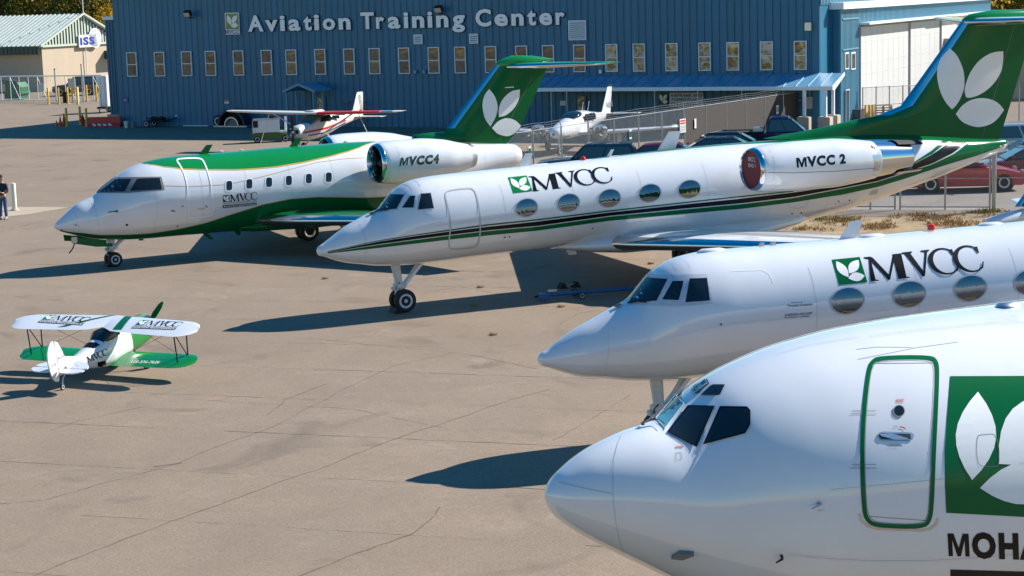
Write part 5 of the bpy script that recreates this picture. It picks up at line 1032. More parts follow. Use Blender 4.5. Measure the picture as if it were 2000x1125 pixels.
# ================================================================== biplane
ul, ur = GP(40, 624, 1.12), GP(384, 641, 1.12)
mid = (ul + ur) / 2; mid = mid + (ur - ul).normalized() * .17; rd = (ur - ul).normalized(); aft = Vector((rd.y, -rd.x, 0)); aft = aft if aft.y < 0 else -aft
BRZ = math.atan2(aft.y, aft.x); HS = (ur - ul).length / 2 * 1.03
bp = thing('biplane', 'small green and white open cockpit biplane with lettered upper wing', 'airplane', (mid.x, mid.y, 0), BRZ)
TH_ = R(9.5); bp.rotation_euler = (0, TH_, BRZ); MB3 = bp.rotation_euler.to_matrix()
mid0 = Vector((mid.x, mid.y, 0))
def plz(x, zw): return (zw + x * math.sin(TH_)) / math.cos(TH_)      # plane-frame height that gives world height zw at station x
tw = GP(110, 760) - mid0; xt = max(1.6, min(2.6, tw.dot(aft))); xn = -1.5
print('biplane', HS, math.degrees(BRZ), 'tail', tw.dot(aft), tw.dot(rd))
def ring(x, zc, wy, h, n=20, pw=.75): return [Vector((x, wy * math.copysign(abs(math.cos(t)) ** pw, math.cos(t)), zc + h * math.copysign(abs(math.sin(t)) ** pw, math.sin(t)))) for t in np.linspace(0, 2 * math.pi, n + 1)[:-1]]
zt0 = plz(xt, .44)
FB = [ring(xn + .02, .64, .18, .18), ring(xn + .12, .64, .29, .29), ring(xn + .5, .64, .33, .33), ring(-.36, .64, .34, .36), ring(0, .64, .34, .36), ring(.35, .64, .33, .35)]
lz = lambda x: .63 + (zt0 - .63) * max(0, (x - .35) / (xt - .35)) ** 1.1
FB2 = [ring(.35, .64, .332, .352), ring(.7, lz(.7), .29, .29), ring(1.1, lz(1.1), .20, .20), ring(1.6, lz(1.6), .12, .13), ring(xt + .05, zt0, .03, .10)]
body = MB().loft(FB2).build('rear_fuselage', M['white'], bp, 50)
MB().loft(FB[:4]).build('cowling', M['green_l'], bp, 50); midf = MB().loft(FB[3:]).build('mid_fuselage', M['white'], bp, 50)
MB().loft([ring(x, zc, w_, h, 16) for x, zc, w_, h in ((-.22, .86, .18, .08), (-.05, .95, .26, .17), (.32, .95, .27, .18), (.55, .86, .19, .12))]).build('cockpit', M['glass'], bp, 50)
MB().loft([ring(x, zc, w_, h, 16) for x, zc, w_, h in ((.46, .83, .22, .17), (.7, .80, .21, .16), (1.0, .76, .15, .13), (1.35, .74, .08, .09))]).build('headrest_fairing', M['white'], bp, 50)
MB().loft([ring(x, zc, w_, h, 16) for x, zc, w_, h in ((.66, .805, .224, .17), (.86, .78, .192, .155))]).build('black_band', M['black'], bp, 50)
SB = Surf(body, bp); SM = Surf(midf, bp)
q = chain(0, 560, 4.4444)
SB.decal('black_panel', [q([(845, 655), (915, 640), (930, 710), (850, 728)])], M['black'], .006, 4)
for i, p in enumerate(SERIF): SB.decal('side_lettering', [p], M['black'], .006 + .0006 * i, 4, H=H4(q([(765, 658), (942, 590), (925, 533), (748, 608)])))
SM.decal('green_wedge', [q([(975, 680), (1105, 600), (1140, 640), (1100, 690)])], M['green_l'], .006, 4)
# wings: rounded tips, set a little nose-up
def bwing(name, z, x0, ch, y0, y1, m, sweep=0.0, dih=0.0, notch=0.0, n=14, inc=.05):
    secs = []
    for k in range(n + 1):
        u = 1 - (1 - k / n) ** 1.9; y = y0 + (y1 - y0) * u; t = max(0, (u - .80) / .20); c = ch * math.sqrt(max(.012, 1 - t * t)); dx = sweep * abs(y) + (ch - c) * .45
        nt_ = notch * max(0, 1 - abs(y) / .38); secs.append(((x0 + dx, y, z + dih * abs(y)), (x0 + dx + c - nt_, y, z + dih * abs(y) - inc), (0, 0, .07 * c / ch + .008)))
    return foil(secs).build(name, m, bp, 40)
ZU = 1.21; CH = .86; XU = -.46
UW = {}; LWg = {}
for sg in (-1, 1): UW[sg] = Surf(bwing('upper_wing', ZU, XU, CH, 0, sg * HS, M['white'], .08, .0, .22), bp)
for sg in (-1, 1): LWg[sg] = Surf(bwing('lower_wing', .42, -.25, .78, sg * .26, sg * (HS * .95), M['green_l'], .04, .03), bp)
def top_on(S_, name, polys, m, off, faces=None):
    """lay flat (x,y) outlines on a wing's upper skin"""
    vv, ff = cut2d(polys, .09, faces); out = []
    for x, y in vv:
        p_, n_, i_, d_ = S_.bvh.ray_cast(Vector((x, y, 3)), Vector((0, 0, -1))); out.append(p_ + Vector((0, 0, off)) if p_ is not None else Vector((x, y, ZU)))
    return MB().add(out, ff).build(name, m, bp)
top_on(UW[-1], 'wing_stripe', [[(XU + .03, -.14), (XU + .03, -.02), (XU + .80, -.92), (XU + .84, -1.12)]], M['green'], .004); top_on(UW[1], 'wing_stripe', [[(XU + .04, .22), (XU + .04, .42), (XU + .80, .60), (XU + .80, .36)]], M['green'], .004)
for sg, y0, y1, dx in ((-1, -1.78, -.55, .12), (1, .80, 1.95, .15)):
    mp_ = lambda u, t, ua=y0, ub=y1: (XU + .40 + dx - .27 * t, ua + (ub - ua) * u)
    top_on(UW[sg], 'logo_square', [[mp_(0, 0), mp_(.2, 0), mp_(.2, 1), mp_(0, 1)]], M['green'], .004)
    for q_ in LOGO: top_on(UW[sg], 'logo_leaf', [[mp_(.2 * u, t) for u, t in q_]], M['decalw'], .007)
    for i, p in enumerate(SERIF): top_on(UW[sg], 'wing_lettering', [[mp_(.23 + .77 * u, t) for u, t in p]], M['black'], .004 + .0005 * i)
    v, f = norm2d(text2d('MOHAWK VALLEY COMMUNITY COLLEGE')); top_on(UW[sg], 'wing_lettering', [mp_(u, -.08 - .14 * (1 - t)) for u, t in v], M['black'], .004, f)
    top_on(UW[sg], 'lettering_bar', [[mp_(0, -.62), mp_(1, -.62), mp_(1, -.27), mp_(0, -.27)]], M['black'], .004)
    v, f = norm2d(text2d('AVIATION MAINTENANCE', .02)); top_on(UW[sg], 'bar_lettering', [mp_(.02 + .96 * u, -.56 + .23 * t) for u, t in v], M['decalw'], .008, f)
for sg in (-1, 1):
    for k in range(1, 8):
        y = sg * (.12 + k * HS * .115); xo = XU + .08 * abs(y); top_on(UW[sg], 'wing_rib', [[(xo + .06, y), (xo + .06, y + .012), (xo + CH - .1, y + .012), (xo + CH - .1, y)]], M['white'], .0032)
for sg, ya__, yb__ in ((1, .72, 1.5), (-1, -1.5, -.72)):
    v, f = norm2d(text2d('315-336-7626', .02)); top_on(LWg[sg], 'phone_number', [(.42 - .12 * t, ya__ + (yb__ - ya__) * u) for u, t in v], M['decalw'], .006, f)
def plate(name, poly, y, th, m): return P(name, poly, y - th / 2, y + th / 2, m, bp, 'xz', .006)
fx = xt - .55; dz = zt0 - .45
plate('fin', [(fx - .1, .55 + dz), (fx + .30, .70 + dz), (fx + .46, 1.08 + dz), (fx + .58, 1.15 + dz), (fx + .58, .40 + dz)], 0, .03, M['white'])
plate('rudder', smooth_poly([(fx + .59, .26 + dz), (fx + .59, 1.15 + dz), (fx + .66, 1.18 + dz), (fx + .80, 1.10 + dz), (fx + .90, .90 + dz), (fx + .90, .6 + dz), (fx + .84, .36 + dz), (fx + .72, .24 + dz)], 2), 0, .03, M['white'])
for sg in (-1, 1):
    P('tailplane', smooth_poly([(fx + .02, sg * .05), (fx + .16, sg * .46), (fx + .36, sg * .66), (fx + .52, sg * .70), (fx + .52, sg * .04)], 1), .49 + dz, .515 + dz, M['white'], bp, 'xy', .005)
    P('elevator', smooth_poly([(fx + .53, sg * .05), (fx + .53, sg * .70), (fx + .70, sg * .66), (fx + .82, sg * .46), (fx + .78, sg * .08)], 1), .485 + dz, .51 + dz, M['white'], bp, 'xy', .005)
    T('tail_wire', [(fx + .4, sg * .4, .51 + dz), (fx + .45, 0, .9 + dz)], .004, M['black'], bp, 5)
    y = sg * HS * .80; xo = XU + .08 * abs(y); zl = .42 + .03 * abs(y)
    T('wing_strut', [(xo + .14, y, ZU), (-.05, y, zl)], .016, M['black'], bp, 6); T('wing_strut', [(xo + .66, y, ZU - .03), (.38, y, zl)], .016, M['black'], bp, 6); T('wing_strut', [(xo + .66, y, ZU - .03), (-.05, y, zl)], .012, M['black'], bp, 6)
    T('flying_wire', [(-.1, sg * .3, .42), (xo + .3, y, ZU - .01)], .004, M['black'], bp, 5); T('flying_wire', [(xo - .0, sg * .2, ZU - .01), (.1, y, zl)], .004, M['black'], bp, 5)
    T('cabane_strut', [(-.38, sg * .22, .94), (-.3, sg * .16, ZU)], .013, M['black'], bp, 6); T('cabane_strut', [(-.05, sg * .22, .92), (-.3, sg * .16, ZU)], .013, M['black'], bp, 6); T('cabane_strut', [(-.05, sg * .22, .92), (.05, sg * .16, ZU - .02)], .013, M['black'], bp, 6)
    wz_ = plz(-.55, .16); wheel('main_wheel', bp, (-.55, sg * .5, wz_), .16, .08, hub=False); T('gear_leg', [(-.5, sg * .2, .40), (-.55, sg * .46, wz_)], .018, M['black'], bp, 6); T('gear_leg', [(-.2, sg * .2, .38), (-.55, sg * .46, wz_)], .018, M['black'], bp, 6)
wz_ = plz(xt, .07); wheel('tail_wheel', bp, (xt, 0, wz_), .07, .04, hub=False); T('tail_spring', [(xt - .3, 0, zt0 - .02), (xt - .05, 0, wz_ + .16), (xt, 0, wz_)], .014, M['alu'], bp, 6)
MB().lathe([(.005, -.16), (.06, -.1), (.08, 0), (.08, .04)], (xn, 0, .65), 'x', 16).build('spinner', M['alu'], bp, 40)
pd_ = Vector((0, .66, .75)).normalized()
for sg in (-1, 1):
    c = Vector((xn - .06, 0, .65)); e = c + pd_ * (.72 * sg); pr_ = Vector((0, -pd_.z, pd_.y))
    MB().loft([[p + pr_ * w_ * a + Vector((.012 * b_, 0, 0)) for a, b_ in ((-1, 0), (0, 1), (1, 0), (0, -1))] for p, w_ in ((c + pd_ * .05 * sg, .035), (c + (e - c) * .4, .07), (c + (e - c) * .8, .06), (e, .025))]).build('propeller_blade', M['green'], bp, 40)
v, f = norm2d(text2d('1 YEAR', .0)); MB().add([(fx + .88 - .24 * u, .018, .62 + dz + .06 * t) for u, t in v], f).build('rudder_lettering', M['line'], bp); v, f = norm2d(text2d('PROGRAM', .0)); MB().add([(fx + .55 - .24 * u, .018, .70 + dz + .06 * t) for u, t in v], f).build('fin_lettering', M['line'], bp)
# ================================================================== high wing tourer in front of the hall
M['ctan'] = mat('faded_white_aircraft_paint', (.62, .60, .55), .35, var=.06)
M['cargl'] = mat('tinted_car_glass', (.045, .085, .085), .04, spec=.8)
cs = thing('tourer_plane', 'white single engined plane with a red high wing before the hall', 'airplane', (-10.75, 104.6, 0), R(62))
cf = [(-2.35, 1.15, .18, .2), (-2.25, 1.15, .36, .34), (-1.7, 1.12, .46, .44), (-1.1, 1.15, .52, .50), (-.7, 1.28, .55, .62), (.2, 1.38, .55, .66), (1.0, 1.42, .46, .56), (2.2, 1.48, .28, .34), (3.6, 1.55, .14, .18), (4.7, 1.6, .04, .1)]
fs = MB().loft([ring(x, z, w_, h, 20, .8) for x, z, w_, h in cf]).build('fuselage', M['ctan'], cs, 50)
MB().loft([ring(-1.25, 1.56, .40, .06, 16), ring(-.9, 1.74, .50, .22, 16), ring(-.45, 1.84, .54, .24, 16)]).build('windscreen', M['cargl'], cs, 50)
def cstripe(name, pl, hw_, sg, m):
    xs_ = [c[0] for c in cf]; v = []
    for x in np.linspace(pl[0][0], pl[-1][0], 24):
        z = np.interp(x, [p[0] for p in pl], [p[1] for p in pl]); zc, w_, h = (np.interp(x, xs_, [c[k] for c in cf]) for k in (1, 2, 3))
        for dz in (-hw_, hw_):
            sn = min(.98, abs((z + dz - zc) / h)) ** (1 / .8); v.append((x, sg * (w_ * math.sqrt(max(0, 1 - sn * sn)) ** .8 + .012), z + dz))
    MB().add(v, [(i, i + 1, i + 3, i + 2) for i in range(0, len(v) - 3, 2)]).build(name, m, cs)
for sg in (-1, 1):
    P('side_window', [(-.40, 1.62), (-.25, 1.95), (.5, 1.98), (.75, 1.66)], sg * .535 - .03, sg * .535 + .03, M['glass'], cs); P('rear_window', [(.9, 1.72), (.95, 1.9), (1.5, 1.86), (1.6, 1.68)], sg * .45 - .06, sg * .45 + .03, M['glass'], cs)
    cstripe('side_stripe', [(-2.0, 1.14), (-1, 1.18), (.2, 1.25), (1.2, 1.36), (2.6, 1.5)], .05, sg, M['red'])
    cstripe('blue_stripe', [(-1.6, .94), (-.5, .98), (.5, 1.06), (1.5, 1.2), (2.6, 1.36)], .035, sg, M['logo_blue'])
    T('wing_strut', [(-.3, sg * .5, .92), (-.45, sg * 2.7, 2.1)], .04, M['alu'], cs, 8); T('gear_leg', [(.3, sg * .45, .85), (.35, sg * 1.15, .22)], [.06, .04], M['ctan'], cs, 8); wheel('main_wheel', cs, (.35, sg * 1.22, .2), .2, .13, hub=False)
    wing(cs, 'tailplane', [((3.7, 0, 1.62), (4.75, 0, 1.62), (0, 0, .09)), ((3.95, sg * 1.75, 1.62), (4.7, sg * 1.75, 1.62), (0, 0, .05))], M['ctan'], None)
    wg = wing(cs, 'wing', [((-.95, 0, 2.12), (.75, 0, 2.1), (0, 0, .19)), ((-.95, sg * 2.7, 2.17), (.72, sg * 2.7, 2.15), (0, 0, .18)), ((-.85, sg * 5.6, 2.24), (.35, sg * 5.6, 2.22), (0, 0, .11)), ((-.6, sg * 5.85, 2.25), (.2, sg * 5.85, 2.25), (0, 0, .03))], M['ctan'], None)
    if sg < 0:
        o = foil([((-.95, -.6, 2.125), (.75, -.6, 2.105), (0, 0, .19)), ((-.95, -2.7, 2.17), (.72, -2.7, 2.15), (0, 0, .18)), ((-.88, -4.7, 2.215), (.5, -4.7, 2.2), (0, 0, .13))], 0, .31, .006).build('red_leading_edge', M['red'], wg, 50)
        foil([((-.88, -4.75, 2.215), (.5, -4.75, 2.2), (0, 0, .13)), ((-.85, -5.5, 2.235), (.4, -5.5, 2.22), (0, 0, .112))], 0, .31, .006).build('blue_leading_edge', M['siding_l'], wg, 50)
foil([((3.55, 0, 1.6), (4.85, 0, 1.6), (0, .1, 0)), ((4.25, 0, 2.95), (4.95, 0, 2.95), (0, .06, 0)), ((4.4, 0, 3.02), (4.9, 0, 3.02), (0, .03, 0))]).build('fin', M['ctan'], cs, 40)
foil([((2.6, 0, 1.7), (3.9, 0, 1.62), (0, .06, 0)), ((3.75, 0, 2.0), (3.95, 0, 2.0), (0, .04, 0))]).build('dorsal_fin', M['ctan'], cs, 40)
P('fin_patch', [(4.4, 1.75), (4.65, 1.75), (4.7, 2.0), (4.45, 2.0)], -.06, .06, M['red'], cs)
v, f = norm2d(text2d('N7826M', .02)); MB().add([(4.80 - .22 * t - .55 * (1 - u) * .35, -.075, 1.95 + .9 * (1 - u)) for u, t in v], f).build('registration', M['line'], cs)
MB().lathe([(.005, -.34), (.1, -.26), (.16, -.05), (.17, 0)], (-2.3, 0, 1.15), 'x', 18).build('spinner', M['plastic'], cs, 40)
for sg in (-1, 1):
    MB().loft([[Vector((-2.48 + .02 * b_, w_ * a, z)) for a, b_ in ((-1, -1), (0, 1), (1, 1), (0, -1))] for z, w_ in ((1.15 + sg * .1, .07), (1.15 + sg * .5, .13), (1.15 + sg * .97, .08))]).build('propeller_blade', M['dark'], cs, 40)
    MB().lathe([(.01, 0), (.13, 0), (.13, .02), (.01, .02)], (-2.36, sg * .2, 1.2), 'x', 14).build('cooling_intake', M['dark'], cs)
T('nose_leg', [(-1.75, 0, .8), (-1.9, 0, .2)], .045, M['gear'], cs); wheel('nose_wheel', cs, (-1.9, 0, .19), .19, .12, hub=False)
T('whip_aerial', [(-.1, -.2, 2.2), (.1, -.2, 2.6)], .01, M['alu'], cs, 5); MB().loft([ring(x, 2.2, w_, .08, 12) for x, w_ in ((-.7, .3), (-.5, .5), (.2, .4), (.5, .1))]).build('wing_fairing', M['ctan'], cs, 50)
for sg in (-1, 1): T('tie_down_rope', [(-.35, sg * 3.0, 2.1), (-.2 - sg * .4, sg * 3.7, .02)], .02, M['cream'], cs, 5)
# ================================================================== white twin behind the fence
az = thing('twin_plane', 'white twin engined plane with uncowled engines behind the chain link fence', 'airplane', (3.7, 98.6, 0), R(67))
fz = [(-3.35, 1.15, .12, .12), (-3.2, 1.16, .28, .24), (-2.6, 1.22, .44, .38), (-1.6, 1.3, .56, .50), (-.6, 1.42, .62, .62), (.6, 1.5, .60, .66), (1.6, 1.52, .5, .52), (3.2, 1.55, .3, .32), (5.2, 1.62, .1, .14)]
MB().loft([ring(x, z, w_, h, 22, .85) for x, z, w_, h in fz]).build('fuselage', M['white'], az, 50)
MB().loft([ring(-1.35, 1.78, .36, .08, 16), ring(-.9, 1.92, .47, .16, 16), ring(-.45, 2.0, .5, .16, 16)]).build('windscreen', M['glass'], az, 50)
for sg in (-1, 1):
    for xa, xb in ((-.35, .15), (.25, .75), (.85, 1.25)): P('cabin_window', [(xa, 1.62), (xa + .08, 1.98), (xb - .02, 1.98 if xb < 1 else 1.88), (xb, 1.62)], sg * .61 - .05, sg * .61 + .012, M['glass'], az)
    wing(az, 'wing', [((-1.0, 0, 1.02), (1.0, 0, 1.02), (0, 0, .26)), ((-1.0, sg * 1.6, 1.06), (.9, sg * 1.6, 1.06), (0, 0, .22)), ((-.85, sg * 5.6, 1.32), (.7, sg * 5.6, 1.32), (0, 0, .14)), ((-.6, sg * 5.75, 1.33), (.5, sg * 5.75, 1.33), (0, 0, .03))], M['white'], None)
    B('wing_tip_patch', (-.1, sg * 5.55, 1.32), (1.0, .3, .17), M['cream'], az, bevel=.03)
    e = MB(); rr = random.Random(sg + 3)
    for k in range(26): e.box((-1.5 + rr.uniform(-.35, .5), sg * 1.75 + rr.uniform(-.38, .38), 1.12 + rr.uniform(-.28, .22)), (rr.uniform(.1, .4), rr.uniform(.06, .22), rr.uniform(.05, .2)), rr.random(), rr.random())
    e.build('engine', M['plastic'], az); MB().lathe([(.36, 0), (.42, .02), (.42, .06), (.36, .08)], (-1.15, sg * 1.75, 1.1), 'x', 20).build('firewall', M['alu'], az, 40)
    T('gear_leg', [(.2, sg * 1.75, .95), (.2, sg * 1.75, .25)], .06, M['gear'], az); wheel('main_wheel', az, (.2, sg * 1.75, .27), .27, .17, hub=False)
    wing(az, 'tailplane', [((4.2, 0, 1.7), (5.4, 0, 1.7), (0, 0, .1)), ((4.5, sg * 1.9, 1.72), (5.3, sg * 1.9, 1.72), (0, 0, .05))], M['white'], None)
foil([((3.9, 0, 1.7), (5.4, 0, 1.7), (0, .13, 0)), ((5.0, 0, 3.15), (5.75, 0, 3.15), (0, .06, 0))]).build('fin', M['white'], az, 40); B('fin_cap', (5.42, 0, 3.2), (.6, .05, .12), M['dgreen'], az)
v, f = norm2d(text2d('N6205', .012)); MB().add([(4.55 + 1.0 * u, -.085, 2.02 + .3 * t) for u, t in v], f).build('registration', M['line'], az)
T('nose_leg', [(-2.6, 0, .9), (-2.6, 0, .22)], .05, M['gear'], az); wheel('nose_wheel', az, (-2.6, 0, .21), .21, .13, hub=False); MB().lathe([(.01, 0), (.07, 0), (.07, .03)], (-3.36, 0, 1.15), 'x', 12).build('landing_lamp', M['dark'], az)
for x in (.6, 1.5): T('whip_aerial', [(x, -.1, 2.05), (x + .25, -.1, 2.55)], .018, M['white'], az, 5)
P('tall_placard', [(-.3, .1), (.2, .1), (.2, 1.0), (-.3, 1.0)], -2.45, -2.42, M['alu'], az)
# ================================================================== ground power cart
cp = GP(527, 277); ct = thing('power_cart', 'green wheeled power cart with white cabinet parked left of the tourer plane', 'cart', (cp.x, cp.y, 0), R(8))
MB().prism([(-1.1, .22), (1.05, .22), (1.05, .5), (.45, .58), (-1.1, .58)], -.5, .5, 'xz').build('chassis', M['olive'], ct, None, .03)
B('cabinet', (-.15, 0, .98), (1.55, .9, .78), M['sign_w'], ct, bevel=.03); B('control_panel', (-.95, -.05, .85), (.1, .85, .95), M['sign_w'], ct, bevel=.01); B('control_face', (-.82, -.475, 1.12), (.3, .03, .4), M['dark'], ct); B('cabinet_lid', (-.15, 0, 1.39), (1.6, .95, .05), M['alu'], ct, bevel=.01)
B('exhaust_stack', (.2, .1, 1.5), (.3, .2, .14), M['dark'], ct, bevel=.02); T('tow_handle', [(1.0, 0, .55), (1.0, 0, 1.5)], .06, M['sign_w'], ct); B('handle_bracket', (.85, 0, .62), (.4, .3, .1), M['sign_w'], ct)
for x in (-.75, .95):
    for sg in (-1, 1): wheel('wheel', ct, (x, sg * .45, .21), .21, .14, hub=False)
# ================================================================== cars
def paint(name, col): return mat(name, col, .25, .2, coat=.8)
CP = dict(navy=paint('navy_car_paint', (.006, .009, .05)), black=paint('black_car_paint', (.008, .009, .011)), red=paint('red_car_paint', (.45, .012, .025)), teal=paint('dark_teal_car_paint', (.012, .03, .045)), mag=paint('magenta_car_paint', (.16, .01, .05)), silver=paint('silver_car_paint', (.45, .48, .52)), maroon=paint('maroon_car_paint', (.14, .012, .03)))
def car(name, label, cat, px, rz, m, prof, cab, wheels, wr=.33, hw=.9, bed=None):
    """prof: side outline of body; cab: (x0b,x1b,x0t,x1t,zb,zt) greenhouse; faces local +x"""
    g_ = GP(*px) if len(px) == 2 else Vector(px); t = thing(name, label, cat, (g_.x, g_.y, 0), rz, 'parked vehicles')
    n = len(prof); cx, cz = sum(p[0] for p in prof) / n, sum(p[1] for p in prof) / n
    def sc(k, y): return [Vector((cx + (x - cx) * k, y, cz + (z - cz) * (k - (1 - k) * .5))) for x, z in prof]
    MB().loft([sc(.93, -hw), sc(.985, -hw + .07), sc(1, -hw + .2), sc(1, hw - .2), sc(.985, hw - .07), sc(.93, hw)]).build('body', m, t, 35)
    x0b, x1b, x0t, x1t, zb, zt = cab; wb, wt = hw - .06, hw - .24
    MB().loft([[Vector((x, y, z)) for x, y in ((x0, -w_), (x1, -w_), (x1, w_), (x0, w_))] for x0, x1, w_, z in ((x0b, x1b, wb, zb), (x0t, x1t, wt, zt - .06), (x0t + .1, x1t - .1, wt - .08, zt))]).build('cabin', m, t, 25, .02)
    def lerp(u): return (x0b + (x0t - x0b) * u, x1b + (x1t - x1b) * u, wb + (wt - wb) * u, zb + (zt - .06 - zb) * u)
    a0, a1, aw, az_ = lerp(.10); b0, b1, bw_, bz = lerp(.90)
    for sg in (-1, 1):
        o = .012; segs = ((.06, .5), (.53, .94)) if a1 - a0 > 1.6 else ((.08, .92),)
        for u0, u1 in segs:
            MB().add([(a0 + (a1 - a0) * u0, sg * (aw + o), az_), (a0 + (a1 - a0) * u1, sg * (aw + o), az_), (b0 + (b1 - b0) * u1, sg * (bw_ + o), bz), (b0 + (b1 - b0) * u0, sg * (bw_ + o), bz)], [(0, 1, 2, 3)]).build('side_window', M['cargl'], t)
        B('mirror', (a1 - .25, sg * (hw + .08), az_ + .08), (.12, .2, .14), m, t, bevel=.02); B('headlight', (max(p[0] for p in prof) - .16, sg * (hw - .22), cz + .12), (.16, .26, .13), M['lens'], t, bevel=.02); B('tail_light', (min(p[0] for p in prof) + .10, sg * (hw - .16), cz + .18), (.12, .2, .16), M['beacon'], t, bevel=.02)
    MB().add([(a1 + .012, -aw + .07, az_), (a1 + .012, aw - .07, az_), (b1 + .012, bw_ - .06, bz), (b1 + .012, -bw_ + .06, bz)], [(0, 1, 2, 3)]).build('windscreen', M['teal'], t); MB().add([(a0 - .012, -aw + .07, az_), (a0 - .012, aw - .07, az_), (b0 - .012, bw_ - .06, bz), (b0 - .012, -bw_ + .06, bz)], [(0, 1, 2, 3)]).build('rear_window', M['glass'], t)
    for x in wheels:
        for sg in (-1, 1):
            MB().lathe([(.01, 0), (wr * 1.13, 0), (wr * 1.13, .012), (.01, .012)], (x, sg * (hw - .03) - .006, wr + .01), 'y', 24).build('wheel_arch', M['dark'], t)
            wt_ = wheel('wheel', t, (x, sg * (hw - .09), wr), wr, .22, hub=False, rimm=M['alu'])
            mb = MB()
            for k in range(7): mb.box((x + wr * .33 * math.cos(k * .8976), sg * (hw - .006), wr + wr * .33 * math.sin(k * .8976)), (wr * .34, .02, wr * .16), 0, -k * .8976)
            mb.build('rim_slots', M['dark'], wt_)
    if bed:
        B('bed_floor', ((bed[0] + bed[1]) / 2, 0, bed[2] + .012), (bed[1] - bed[0], hw * 1.7, .02), M['dark'], t); B('tool_box', (bed[1] - .3, 0, bed[2] + .12), (.5, hw * 1.6, .22), M['alu'], t, bevel=.02)
        for sg in (-1, 1): B('bed_rail', ((bed[0] + bed[1]) / 2, sg * (hw - .1), bed[2] + .04), (bed[1] - bed[0], .1, .07), M['dark'], t)
    return t
sedan = [(-2.25, .35), (-2.3, .75), (-2.1, .95), (-1.2, 1.0), (.9, .98), (1.7, .86), (2.25, .7), (2.3, .4), (2.1, .25), (-2.1, .25)]
coupe = [(-2.35, .32), (-2.4, .72), (-2.2, .97), (-1.3, 1.02), (.6, .98), (1.6, .90), (2.3, .74), (2.42, .45), (2.25, .22), (-2.2, .22)]
suvp = [(-2.3, .4), (-2.35, .9), (-2.25, 1.1), (1.0, 1.1), (1.6, 1.05), (2.2, .95), (2.35, .6), (2.2, .32), (-2.2, .32)]
truckp = [(-2.9, .5), (-2.92, 1.1), (1.1, 1.15), (1.7, 1.12), (2.75, 1.02), (2.9, .7), (2.8, .4), (-2.8, .4)]
car('pickup_truck', 'navy blue pickup truck with a silver tool box parked along the screened fence', 'truck', (1518, 300), R(-9), CP['navy'], truckp, (-.55, 1.45, -.35, .65, 1.13, 1.88), (-1.85, 1.85), .39, .98, (-2.8, -.65, 1.12))
car('sedan', 'black sedan parked just in front of the navy pickup truck', 'car', (1432, 315), R(-8), CP['black'], sedan, (-1.95, 1.15, -1.25, .35, .96, 1.46), (-1.35, 1.4))
car('sedan', 'dark sedan with a pale roof edge beside the black sedan', 'car', (1424, 326), R(-8), CP['teal'], sedan, (-1.95, 1.15, -1.2, .35, .96, 1.44), (-1.35, 1.4))
car('hatchback', 'magenta car showing only its roof above the striped jet', 'car', (1318, 342), R(-8), CP['mag'], sedan, (-2.0, 1.2, -1.4, .3, .96, 1.48), (-1.35, 1.4))
car('suv', 'dark teal boxy car seen through the fence behind the striped jet', 'car', (1150, 355), R(172), CP['teal'], suvp, (-2.2, .75, -2.0, .15, 1.08, 1.72), (-1.4, 1.45), .36)
car('sports_coupe', 'bright red sports coupe parked behind the chain link gate', 'car', (1878, 371), R(-3), CP['red'], coupe, (-1.9, .95, -1.2, .05, 1.0, 1.36), (-1.4, 1.5), .36, .95)
car('suv', 'silver off road car with roof bars beyond the red coupe', 'car', (2010, 314), R(8), CP['silver'], suvp, (-2.2, .9, -2.05, .3, 1.08, 1.82), (-1.4, 1.45), .38)
car('sedan', 'silver sedan parked between the red coupe and the off road car', 'car', (2020, 330), R(170), CP['silver'], sedan, (-1.95, 1.15, -1.2, .35, .96, 1.46), (-1.35, 1.4))
car('sedan', 'maroon sedan parked just beyond the red coupe', 'car', (2010, 352), R(175), CP['maroon'], sedan, (-1.95, 1.15, -1.2, .35, .96, 1.44), (-1.35, 1.4))
car('suv', 'black off road car parked before the tan shop wall', 'car', (152, 186), R(176), CP['black'], suvp, (-2.2, .9, -2.05, .2, 1.08, 1.85), (-1.4, 1.45), .4)
